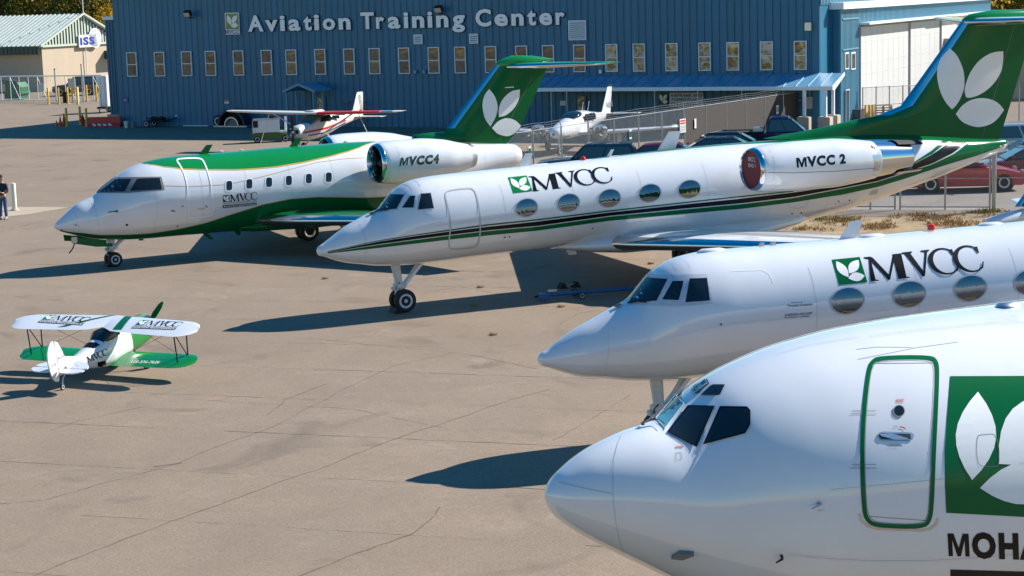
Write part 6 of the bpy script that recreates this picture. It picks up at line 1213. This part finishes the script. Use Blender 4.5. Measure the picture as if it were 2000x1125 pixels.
# ================================================================== fences
M['wire'] = mat('fence_wire', (.34, .35, .36), .5, .6); M['screen'] = mat('brown_privacy_screen', (.040, .034, .032), .85, var=.15, vs=5, bump=.3, bs=30)
def links(mb, a, b, z0, z1, step, wd):
    L_ = (b - a).length; u = (b - a) / L_; h = z1 - z0
    for sg in (1, -1):
        x = -h
        while x < L_:
            p0, p1 = x, x + h; y0, y1 = 0.0, h
            if p0 < 0: y0 += -p0; p0 = 0
            if p1 > L_: y1 -= p1 - L_; p1 = L_
            if p1 > p0:
                za, zb = (z0 + y0, z0 + y1) if sg > 0 else (z1 - y0, z1 - y1)
                A, B_ = a + u * p0, a + u * p1; k = wd * .7
                mb.add([(A.x, A.y, za - k), (B_.x, B_.y, zb - k), (B_.x, B_.y, zb + k), (A.x, A.y, za + k)], [(0, 1, 2, 3)])
            x += step
def fence(name, label, pts, h, screen=(), barbs=True, step=.075, wd=.006, low=.05, rails=(1.0,)):
    o0 = Vector(pts[0]); t = thing(name, label, 'fence', o0, 0); loc = [Vector(p) - o0 for p in pts]
    for p in loc: T('post', [(p.x, p.y, 0), (p.x, p.y, h + .04)], .038, M['steel'], t, 8)
    mb = MB()
    for i, (a, b) in enumerate(zip(loc[:-1], loc[1:])):
        for r_ in rails: T('rail', [(a.x, a.y, h * r_), (b.x, b.y, h * r_)], .022, M['steel'], t, 6)
        if i in screen:
            d = b - a; B('privacy_screen', ((a.x + b.x) / 2, (a.y + b.y) / 2, h / 2), (d.length - .08, .02, h - .08), M['screen'], t, math.atan2(d.y, d.x))
        else: links(mb, a, b, low, h, step, wd)
        if barbs:
            for k in range(3): T('barbed_wire', [(a.x, a.y, h + .1 + .11 * k), ((a.x + b.x) / 2, (a.y + b.y) / 2, h + .07 + .11 * k), (b.x, b.y, h + .1 + .11 * k)], .008, M['wire'], t, 4)
    if mb.v: tag(mb.build('chain_link_mesh', M['wire'], t), kind='stuff')
    if barbs:
        for p in loc: T('barb_arm', [(p.x, p.y, h), (p.x - .08, p.y - .2, h + .36)], .018, M['steel'], t, 5)
    return t
f0, f1 = GP(985, 360), GP(1564, 251.5)
nf = 13; pts = [f0 + (f1 - f0) * (i / nf) for i in range(nf + 1)]
fA = fence('chain_link_fence', 'long chain link fence with dark screens and barbed wire beside the awning', pts, 2.2, set(range(7, nf)))
T('end_post', [f1 - pts[0] + Vector((.1, 0, 0)), f1 - pts[0] + Vector((.1, 0, 2.7))], .05, M['steel'], fA)
def fsign(t, px, wpx, y0, y1, m, band=None, lab='fence_sign'):
    # a sign hung on the near face of the long fence
    n_ = (f1 - f0).cross(Vector((0, 0, 1))).normalized(); n_ = n_ if n_.y < 0 else -n_; d = (f1 - f0); an_ = math.atan2(d.y, d.x)
    s_, z1 = onplane(px, y0, f0, an_); s2, z0 = onplane(px + wpx, y1, f0, an_); u = d.normalized()
    c = f0 + u * ((s_ + s2) / 2) + n_ * .06; o = thing(lab[0], lab[1], 'sign', (c.x, c.y, 0), an_, None)
    B('board', (0, 0, (z0 + z1) / 2), (abs(s2 - s_), .015, abs(z1 - z0)), m, o)
    if band:
        for (u0, u1, mm) in band: B('printed_band', (0, -.012, z0 + (z1 - z0) * (u0 + u1) / 2), (abs(s2 - s_) * .84, .005, (z1 - z0) * (u1 - u0)), mm, o)
fsign(fA, 1325.5, 12, 233, 258, M['sign_w'], [(.80, .92, M['red']), (.62, .74, M['red']), (.46, .50, M['line']), (.34, .38, M['line']), (.22, .26, M['line']), (.1, .14, M['line'])], ('warning_sign', 'white sign with red print on the screened fence'))
fsign(fA, 1354, 4, 232, 250, M['sign_w'], [(.2, .8, M['sign_w'])], ('narrow_sign', 'narrow white strip sign beside the red print sign'))
fsign(fA, 1514, 5, 206, 222, M['sign_w'], [(.2, .8, M['siding_l'])], ('narrow_sign', 'narrow white strip sign above the navy pickup cab'))
fsign(fA, 1227, 4.5, 253, 271, M['sign_w'], [(.2, .8, M['green'])], ('narrow_sign', 'narrow white sign with green print under the twin wing'))
fsign(fA, 1030, 5, 286, 305, M['sign_w'], [(.2, .8, M['green'])], ('narrow_sign', 'narrow white sign with green print by the two-tone jet tail'))
# gate fence behind the striped jet tail
g0, g1 = GP(1640, 410), GP(2130, 413)
gp = [GP(x, 410.5 - (1940 - x) * .004) for x in (1640, 1700, 1748)]
fence('gate_leaf', 'short chain link gate leaf under the striped jet tail', gp, 2.25, (), False, .085, .0055, .12, (.05, .52, 1.0))
fence('gate_leaf', 'wide chain link gate leaf in front of the red coupe', [GP(x, 410.5 - (1940 - x) * .003) for x in (1758, 1846, 1933)], 2.25, (), False, .085, .0055, .12, (.05, .52, 1.0))
fr_ = fence('chain_link_fence', 'chain link fence on a thick post right of the wide gate', [GP(x, 411) for x in (1941, 2040, 2140)], 2.3, (), True, .085, .0055, .05, (.52, 1.0))
T('gate_post', [(0, 0, 0), (0, 0, 2.5)], .08, M['steel'], fr_, 12)
# yard fence in front of the hangar doors
ya_ = [GP(1685 + 26 * k, 238 - 1.4 * k) for k in range(6)]
fence('yard_fence', 'thin chain link yard fence before the white hangar doors', ya_, 2.1, (), False, .09, .006, .05, (.48, 1.0))
farp = [GP(x, 246) for x in (1930, 1990, 2060, 2130)]
fence('far_fence', 'distant chain link fence behind the parked silver cars', farp, 2.2, (), True, .09, .007)
fb_ = GP(2010, 215); tag(B('far_wall', (fb_.x + 6, fb_.y + 12, 2.2), (40, .4, 4.4), M['tan'], None, R(-10)), 'low tan wall far behind the parked silver cars', 'wall')
# white cantilever gate at the far left
ga = thing('sliding_gate', 'long white framed sliding gate before the tan shop', 'gate', GP(-30, 199), 0)
go = GP(-30, 199); ge = GP(203, 197.5); d = ge - go; n = 13
for z in (.12, 2.35): T('gate_rail', [(0, 0, z), (d.x, d.y, z)], .055 if z > 1 else .045, M['bwhite'], ga, 8)
for i in range(n + 1): T('gate_stile', [(d.x * i / n, d.y * i / n, .1), (d.x * i / n, d.y * i / n, 2.35)], .04, M['bwhite'], ga, 6)
for i in range(0, n, 3): T('gate_brace', [(d.x * i / n, d.y * i / n, 2.3), (d.x * (i + 1) / n, d.y * (i + 1) / n, .15)], .014, M['bwhite'], ga, 5)
mb = MB(); links(mb, Vector((0, 0, 0)), d, .12, 2.35, .12, .005); tag(mb.build('gate_mesh', M['wire'], ga), kind='stuff')
# ================================================================== bollards, cones and other small things
def bollard(px, h, r_, m, label, group, name='bollard'):
    g_ = GP(*px); t = thing(name, label, 'bollard', (g_.x, g_.y, 0), 0, group)
    MB().lathe([(r_, 0), (r_, h - r_ * .5), (r_ * .9, h - r_ * .25), (r_ * .6, h - .03), (.01, h)], (0, 0, 0), 'z', 18).build('pipe', m, t, 40); MB().lathe([(r_ * 1.9, 0), (r_ * 1.7, .05), (r_, .06)], (0, 0, 0), 'z', 18).build('collar', M['concrete'], t, 40)
for px, lab in (((131, 247.5), 'yellow bollard standing right of the orange cones'), ((157.5, 244.5), 'yellow bollard standing just behind the hydrant'), ((170, 248), 'yellow bollard at the end of the red barricade')): bollard(px, 1.36, .085, M['yellow'], lab, 'bollards by the hydrant')
for px, lab in (((95, 203.5), 'yellow bollard by the white gate sign'), ((115.5, 203.5), 'yellow bollard before the tall gate post'), ((133, 203), 'yellow bollard before the grey keypad post'), ((152, 204), 'yellow bollard right of the keypad pedestal'), ((170, 198), 'yellow bollard beside the black car wheel'), ((189, 198), 'orange tinted bollard beside the ladder trailer')): bollard(px, 1.5, .085, M['yellow'], lab, 'bollards by the gate controls')
bollard((29, 411), 1.17, .1, M['cream'], 'pale cream bollard on the concrete pad beside the standing man', None)
for px, lab in (((1690, 235), 'yellow bollard next to the black cooling unit'), ((1697.5, 235), 'yellow bollard between two others by the hangar door'), ((1704, 235), 'yellow bollard next to the stacked pallets')): bollard(px, 1.0, .09, M['yellow'], lab, 'bollards by the hangar door')
for px, h, lab in (((111, 247.5), .45, 'smallest orange traffic cone of the three'), ((118.5, 247), .72, 'dull orange traffic cone in the middle of the three'), ((126, 246), .9, 'tallest orange traffic cone beside the bollard'), ((560, 250), .75, 'orange traffic cone behind the power cart')):
    g_ = GP(*px); t = thing('traffic_cone', lab, 'cone', (g_.x, g_.y, 0), .2, 'traffic cones'); MB().lathe([(h * .24, .03), (h * .19, .05), (.03, h), (.01, h)], (0, 0, 0), 'z', 16).build('cone', M['orange'], t, 40); B('base', (0, 0, .018), (h * .55, h * .55, .036), M['orange'], t)
g_ = GP(162, 246); t = thing('fire_hydrant', 'dark red fire hydrant between the yellow bollards', 'hydrant', (g_.x, g_.y, 0))
MB().lathe([(.17, 0), (.17, .06), (.12, .08), (.12, .5), (.16, .52), (.16, .58), (.13, .62), (.08, .74), (.03, .78), (.03, .84), (.01, .84)], (0, 0, 0), 'z', 18).build('barrel', M['red'], t, 30); MB().lathe([(.06, -.2), (.06, .2)], (0, 0, .42), 'x', 12).build('outlet', M['red'], t, 30); MB().lathe([(.08, -.2), (.08, 0)], (0, 0, .38), 'y', 12).build('outlet', M['red'], t, 30)
g_ = GP(205, 248); t = thing('barricade', 'red plastic barricade with white slanted panels against the hall corner', 'barricade', (g_.x, g_.y, 0), R(-6))
MB().prism([(-.32, 0), (.32, 0), (.26, .16), (.12, .28), (.10, .72), (-.10, .72), (-.12, .28), (-.26, .16)], -1.2, 1.2, 'yz').build('shell', M['red'], t, None, .02)
for k in range(4): P('white_panel', [(-.75 + k * .38, .10), (-.53 + k * .38, .10), (-.62 + k * .38, .26), (-.84 + k * .38, .26)], -.30, -.262, M['sign_w'], t)
for px, h, m, lab in (((247, 250), .48, M['cream'], 'pale bucket standing by the hall wall'), ((259.5, 250), .45, M['plastic'], 'grey bucket standing beside the pale bucket')):
    g_ = GP(*px); t = thing('bucket', lab, 'bucket', (g_.x, g_.y, 0), 0, 'buckets by the hall'); MB().lathe([(.13, 0), (.165, h), (.175, h), (.175, h - .05), (.15, h - .06), (.12, .04), (.01, .03)], (0, 0, 0), 'z', 18, False).build('pail', m, t, 40); T('handle', [(-.17, 0, h - .03), (-.1, -.12, h - .12), (.1, -.12, h - .12), (.17, 0, h - .03)], .008, M['alu'], t, 5)
g_ = GP(303, 248); t = thing('small_trailer', 'low black two wheeled trailer with a tow tongue against the hall wall', 'trailer', (g_.x, g_.y, 0), BANG + R(5))
B('deck', (.2, 0, .42), (1.5, .9, .1), M['dark'], t); T('tongue', [(.9, 0, .42), (1.8, 0, .62)], .045, M['dark'], t); MB().lathe([(.02, 0), (.07, 0), (.07, .12), (.02, .12)], (1.75, 0, .72), 'z', 10).build('tongue_jack', M['sign_w'], t)
for x in (-.2, .4): B('fender', (x + .1, -.48, .60), (.55, .2, .05), M['dark'], t, ry=.25)
for sg in (-1, 1): wheel('wheel', t, (-.35, sg * .5, .25), .25, .15, hub=False)
for k in range(2): B('load_block', (.0 + k * .6, 0, .58), (.4, .5, .22), M['dark'], t, ry=.3, bevel=.03)
# engine cowling half on a dolly
g_ = GP(457, 249); t = thing('engine_cowling', 'dark half round engine cowling on a low dolly by the porch', 'cowling', (g_.x, g_.y, 0), BANG)
def half(ri, ro, y0, y1, n=16): return MB().loft([[Vector((r_ * math.cos(a), y, .16 + r_ * math.sin(a))) for r_, y in ((ri, y0), (ro, y0), (ro, y1), (ri, y1))] for a in np.linspace(0, math.pi, n)])
half(.98, 1.12, -.35, .5).build('outer_shell', M['navy'], t, 40); half(.50, .58, -.30, .4).build('inner_ring', M['alu'], t, 40); half(.6, .97, .3, .34).build('bulkhead', M['dark'], t, 40); half(.02, .49, -.1, .1).build('core_panel', M['plastic'], t, 40)
B('dolly', (0, 0, .1), (2.7, .9, .1), M['steel'], t); wheel('tyre_leaning', t, (-1.35, .1, .42), .42, .2, hub=False)
for x in (-1.1, 1.1): wheel('caster', t, (x, -.3, .05), .05, .04, hub=False)
g_ = GP(384, 247); tag(B('white_board', (g_.x, g_.y, .05), (2.1, .25, .06), M['sign_w'], None, BANG, .01), 'white board lying on the ground left of the cowling', 'board')
# step ladder and work stand by the porch
g_ = GP(668, 247); t = thing('rolling_steps', 'dark rolling steps standing right of the porch', 'steps', (g_.x, g_.y, 0), BANG)
for sg in (-1, 1): T('side_rail', [(-.5, sg * .3, .02), (.35, sg * .3, 1.9), (.55, sg * .3, 1.9)], .025, M['dark'], t, 6); T('rear_leg', [(.6, sg * .3, .02), (.5, sg * .3, 1.9)], .025, M['dark'], t, 6)
for k in range(5): B('tread', (-.4 + k * .17, 0, .25 + k * .33), (.2, .6, .03), M['dark'], t)
g_ = GP(702, 248); t = thing('work_stand', 'rusty tubular work stand behind the tail of the tourer plane', 'stand', (g_.x, g_.y, 0), BANG); M['rust'] = mat('rusty_tube', (.16, .11, .08), .7, var=.2)
for x in (-.8, .7):
    for y in (-.4, .4): T('upright', [(x, y, 0), (x, y, 1.7)], .03, M['rust'], t, 6)
for y in (-.4, .4): T('cross_bar', [(-.8, y, 1.68), (.7, y, 1.68)], .03, M['rust'], t, 6); T('cross_bar', [(-.8, y, .5), (.7, y, .5)], .03, M['rust'], t, 6)
B('platform', (0, 0, .95), (1.5, .8, .04), M['rust'], t)
# cluster at the far gate
g_ = GP(22, 197); t = thing('dumpster', 'green metal dumpster behind the white sliding gate', 'dumpster', (g_.x, g_.y + 2, 0), R(-12)); MB().prism([(-.8, .15), (.75, .15), (.95, 1.2), (.5, 1.75), (-.8, 1.75)], -.9, .9, 'xz').build('bin', M['teal_bin'], t, None, .02); B('lid', (-.15, 0, 1.8), (1.5, 1.9, .06), M['dark'], t, ry=.1); B('pocket', (.9, 0, .7), (.2, 1.9, .25), M['teal_bin'], t); B('label_board', (-1.0, -.95, 1.2), (.8, .04, .7), M['tan'], t)
g_ = GP(199, 222); t = thing('ladder_trailer', 'tall white box trailer with a ladder on its end behind the hall corner', 'trailer', (g_.x + .1, g_.y + 1.2, 0), BANG)
B('box', (0, .9, 1.75), (.82, 2.4, 2.5), M['bwhite'], t, bevel=.04); B('bumper', (0, -.45, .42), (.9, .25, .16), M['dark'], t)
for sx in (-.22, .22): T('ladder_rail', [(sx, -.36, .55), (sx, -.36, 2.95)], .03, M['bwhite'], t, 6)
for k in range(6): T('ladder_rung', [(-.22, -.36, .75 + k * .4), (.22, -.36, .75 + k * .4)], .02, M['bwhite'], t, 6)
for sx in (-.4, .4): wheel('wheel', t, (sx, .9, .32), .32, .2, hub=False)
T('hitch', [(.05, -.5, .4), (.1, -.95, .35), (.1, -.95, .05)], .05, M['dark'], t)
g_ = GP(140, 201); t = thing('gate_control', 'grey keypad cabinet on posts among the yellow bollards', 'control box', (g_.x, g_.y + .5, 0))
B('cabinet', (0, 0, 1.75), (.62, .35, .85), M['steel'], t, bevel=.02); B('pedestal', (0, 0, .68), (.12, .12, 1.35), M['steel'], t); B('keypad', (.1, -.2, 1.0), (.35, .12, .4), M['yellow'], t, bevel=.01); B('reader', (.5, -.1, .7), (.18, .18, 1.4), M['sign_w'], t, bevel=.02); B('motor_box', (-.65, .2, .5), (.5, .4, 1.0), M['dark'], t, bevel=.02)
for px, y0, h, lab in ((110.5, 200, 3.0, 'tall grey gate post with insulators among the bollards'), (163, 201, 3.4, 'tall pale gate post with a red topped mast')):
    g_ = GP(px, y0); t = thing('gate_post', lab, 'post', (g_.x, g_.y, 0), 0, 'gate posts'); T('pole', [(0, 0, 0), (0, 0, h)], .06, M['steel'], t, 10); MB().lathe([(.08, h - .02), (.08, h + .03), (.01, h + .1)], (0, 0, 0), 'z', 10).build('cap', M['red'] if h > 3.2 else M['dark'], t, 30)
g_ = GP(84.5, 199); t = thing('gate_sign', 'small white notice hung on the sliding gate', 'sign', (g_.x, g_.y - .12, 0), math.atan2(d.y, d.x)); B('board', (0, -.03, 1.35), (.55, .02, .72), M['sign_w'], t)
for k in range(4): B('print_line', (0, -.042, 1.55 - k * .13), (.4, .004, .04), M['line'], t)
# by the hangar
g_ = GP(1670, 240); t = thing('cooling_unit', 'black slatted cooling unit against the pale blue hangar wall', 'machine', (g_.x, g_.y, 0), BANG + R(90)); B('case', (0, 0, .42), (.95, .9, .84), M['dark'], t, bevel=.02)
for k in range(7): B('slat', (0, .455, .15 + k * .1), (.86, .02, .04), M['plastic'], t); B('slat', (-.48, 0, .15 + k * .1), (.02, .8, .04), M['plastic'], t)
g_ = GP(1725, 233); t = thing('pallet_stack', 'stack of wooden pallets before the white hangar door', 'pallets', (g_.x, g_.y, 0), BANG + R(20))
for k in range(6):
    for y in (-.45, -.15, .15, .45): B('board', (0, y, .06 + k * .15 + .055), (1.1, .14, .02), M['wood'], t)
    for x in (-.48, 0, .48): B('stringer', (x, 0, .06 + k * .15), (.08, 1.0, .09), M['wood'], t)
# tow bar under the striped jet
ta_, tb_ = GP(1062, 578, .12), GP(1290, 560, .12); d2 = tb_ - ta_
t = thing('tow_bar', 'long blue tow bar lying in the shadow beside the striped jet', 'tow bar', (ta_.x, ta_.y, 0), math.atan2(d2.y, d2.x)); Lb = d2.length
T('tube', [(0, 0, .14), (Lb, 0, .14)], .05, M['towblue'], t, 10); MB().box((-.05, 0, .13), (.2, .28, .12)).box((-.05, -.16, .1), (.32, .05, .1)).build('head', M['towblue'], t, None, .015); T('head_pin', [(-.25, .05, .1), (-.12, .05, .12)], .03, M['dark'], t)
T('lunette', [(Lb, 0, .14), (Lb + .2, 0, .12)], .04, M['alu'], t); B('jack_handle', (.25, 0, .25), (.25, .06, .05), M['alu'], t)
for sg in (-1, 1): wheel('wheel', t, (1.0, sg * .3, .1), .1, .07, hub=False)
T('axle', [(1.0, -.3, .1), (1.0, .3, .1)], .025, M['dark'], t)
g_ = GP(1098, 563); t = thing('wheel_chock', 'pair of black chocks tied together beyond the blue tow bar', 'chock', (g_.x, g_.y, 0), .4)
for x in (0, .42): P('block', [(x - .12, 0), (x + .12, 0), (x + .03, .16), (x - .03, .16)], -.12, .12, M['dark'], t)
T('rope', [(.05, 0, .12), (.2, .05, .03), (.38, 0, .12)], .01, M['cream'], t, 5)
for px, rz, lab in (((772, 610), PH2, 'black wheel chock at the striped jet nose wheel'), ((212, 519), PHC, 'black wheel chock at the two-tone jet nose wheel')):
    g_ = GP(*px); t = thing('wheel_chock', lab, 'chock', (g_.x, g_.y, 0), rz); P('block', [(-.14, 0), (.10, 0), (.07, .13), (-.05, .15)], -.28, .16, M['rubber'], t, 'xz', .015); B('handle', (-.02, -.3, .07), (.05, .06, .04), M['dark'], t)
# ================================================================== standing man at the left edge
pg = GP(8, 428.5); man = thing('person', 'man in a dark jacket and jeans standing by the cream bollard', 'person', (pg.x, pg.y, 0), R(-100))
def skin(name, pts, edges, m, parent, root=0, sub=2):
    me = bpy.data.meshes.new(name); me.from_pydata([p[:3] for p in pts], edges, []); o = link(name, me, m, parent)
    o.modifiers.new('skin', 'SKIN'); 
    for i, p in enumerate(pts): me.skin_vertices[0].data[i].radius = (p[3], p[4] if len(p) > 4 else p[3])
    me.skin_vertices[0].data[root].use_root = True
    s_ = o.modifiers.new('sub', 'SUBSURF'); s_.levels = sub; s_.render_levels = sub; return o
# faces local +x
bod = [(0, 0, .93, .13, .10), (0, 0, 1.15, .13, .10), (0, 0, 1.38, .15, .10), (0, 0, 1.47, .055), (.01, 0, 1.55, .05), (.02, 0, 1.61, .075), (.02, 0, 1.70, .08), (.01, 0, 1.76, .05),
       (0, .18, 1.40, .06), (.03, .23, 1.13, .045), (.22, .14, 1.08, .035), (.29, .10, 1.10, .028), (0, -.18, 1.40, .06), (.03, -.23, 1.13, .045), (.22, -.12, 1.12, .035), (.29, -.09, 1.15, .028),
       (0, .09, .85, .085), (.01, .10, .48, .06), (-.01, .11, .09, .045), (.12, .12, .045, .035), (0, -.09, .85, .085), (.03, -.11, .48, .06), (0, -.12, .09, .045), (.13, -.13, .045, .035)]
ed = [(0, 1), (1, 2), (2, 3), (3, 4), (4, 5), (5, 6), (6, 7), (2, 8), (8, 9), (9, 10), (10, 11), (2, 12), (12, 13), (13, 14), (14, 15), (0, 16), (16, 17), (17, 18), (18, 19), (0, 20), (20, 21), (21, 22), (22, 23)]
skin('body', bod, ed, M['skin'], man)
for sg in (-1, 1):
    for k in range(4): T('finger', [(.30, sg * .10 + .012 * (k - 1.5), 1.11), (.345, sg * .09 + .012 * (k - 1.5), 1.115), (.36, sg * .06 + .01 * (k - 1.5), 1.12)], [.009, .008, .006], M['skin'], man, 6)
    T('thumb', [(.27, sg * .075, 1.13), (.31, sg * .055, 1.14), (.335, sg * .045, 1.135)], [.011, .009, .007], M['skin'], man, 6)
jk = [(0, 0, .92, .155, .125), (0, 0, 1.15, .15, .125), (0, 0, 1.37, .165, .12), (0, 0, 1.47, .07), (0, .19, 1.39, .078), (.03, .245, 1.13, .062), (.19, .16, 1.08, .05), (0, -.19, 1.39, .078), (.03, -.245, 1.13, .062), (.19, -.14, 1.11, .05)]
skin('jacket', jk, [(0, 1), (1, 2), (2, 3), (2, 4), (4, 5), (5, 6), (2, 7), (7, 8), (8, 9)], M['jacket'], man)
jn = [(0, 0, .95, .135, .115), (0, .095, .84, .10), (.01, .10, .48, .078), (-.01, .11, .1, .065), (0, -.095, .84, .10), (.03, -.11, .48, .078), (0, -.12, .1, .065)]
skin('jeans', jn, [(0, 1), (1, 2), (2, 3), (0, 4), (4, 5), (5, 6)], M['jeans'], man)
for sg in (-1, 1): MB().loft([ring(x, z, w_, h, 10) for x, z, w_, h in ((-.09, .045, .035, .04), (-.02, .05, .045, .05), (.1, .04, .045, .04), (.19, .025, .03, .02))]).build('shoe', M['plastic'], man, 50).location = (0, sg * .115, 0)
MB().loft([ring(-.015 + 0 * z, 0, r_, r_, 14) for z, r_ in ((0, .01),)] * 2) if False else None
MB().loft([[Vector((.0 + r_ * 1.05 * math.cos(t), r_ * .88 * math.sin(t), z)) for t in np.linspace(0, 2 * math.pi, 17)[:-1]] for z, r_ in ((1.70, .098), (1.75, .094), (1.79, .07), (1.81, .02))]).build('hair', M['hair'], man, 50)
for sg in (-1, 1): MB().lathe([(.004, -.003), (.011, 0), (.004, .003)], (.098, sg * .033, 1.665), 'x', 8).build('eye', M['dark'], man); MB().lathe([(.01, -.01), (.028, 0), (.01, .01)], (.01, sg * .092, 1.655), 'y', 10).build('ear', M['skin'], man, 40)
MB().add([(.095, 0, 1.67), (.105, -.014, 1.63), (.105, .014, 1.63), (.125, 0, 1.632)], [(0, 1, 3), (0, 3, 2), (1, 2, 3), (0, 2, 1)]).build('nose', M['skin'], man); B('mouth', (.098, 0, 1.60), (.006, .04, .008), M['red'], man)
t = thing('phone', 'dark phone held in both hands by the standing man', 'phone', (pg.x, pg.y, 0), R(-100)); B('phone_case', (.335, 0, 1.15), (.02, .15, .075), M['dark'], t, bevel=.005, ry=-.5); B('phone_screen', (.323, 0, 1.157), (.004, .13, .06), M['glass'], t, ry=-.5)
P('badge', [(.13, 1.1), (.13, 1.18), (.02, 1.18), (.02, 1.1)], -.172, -.166, M['sign_w'], man)
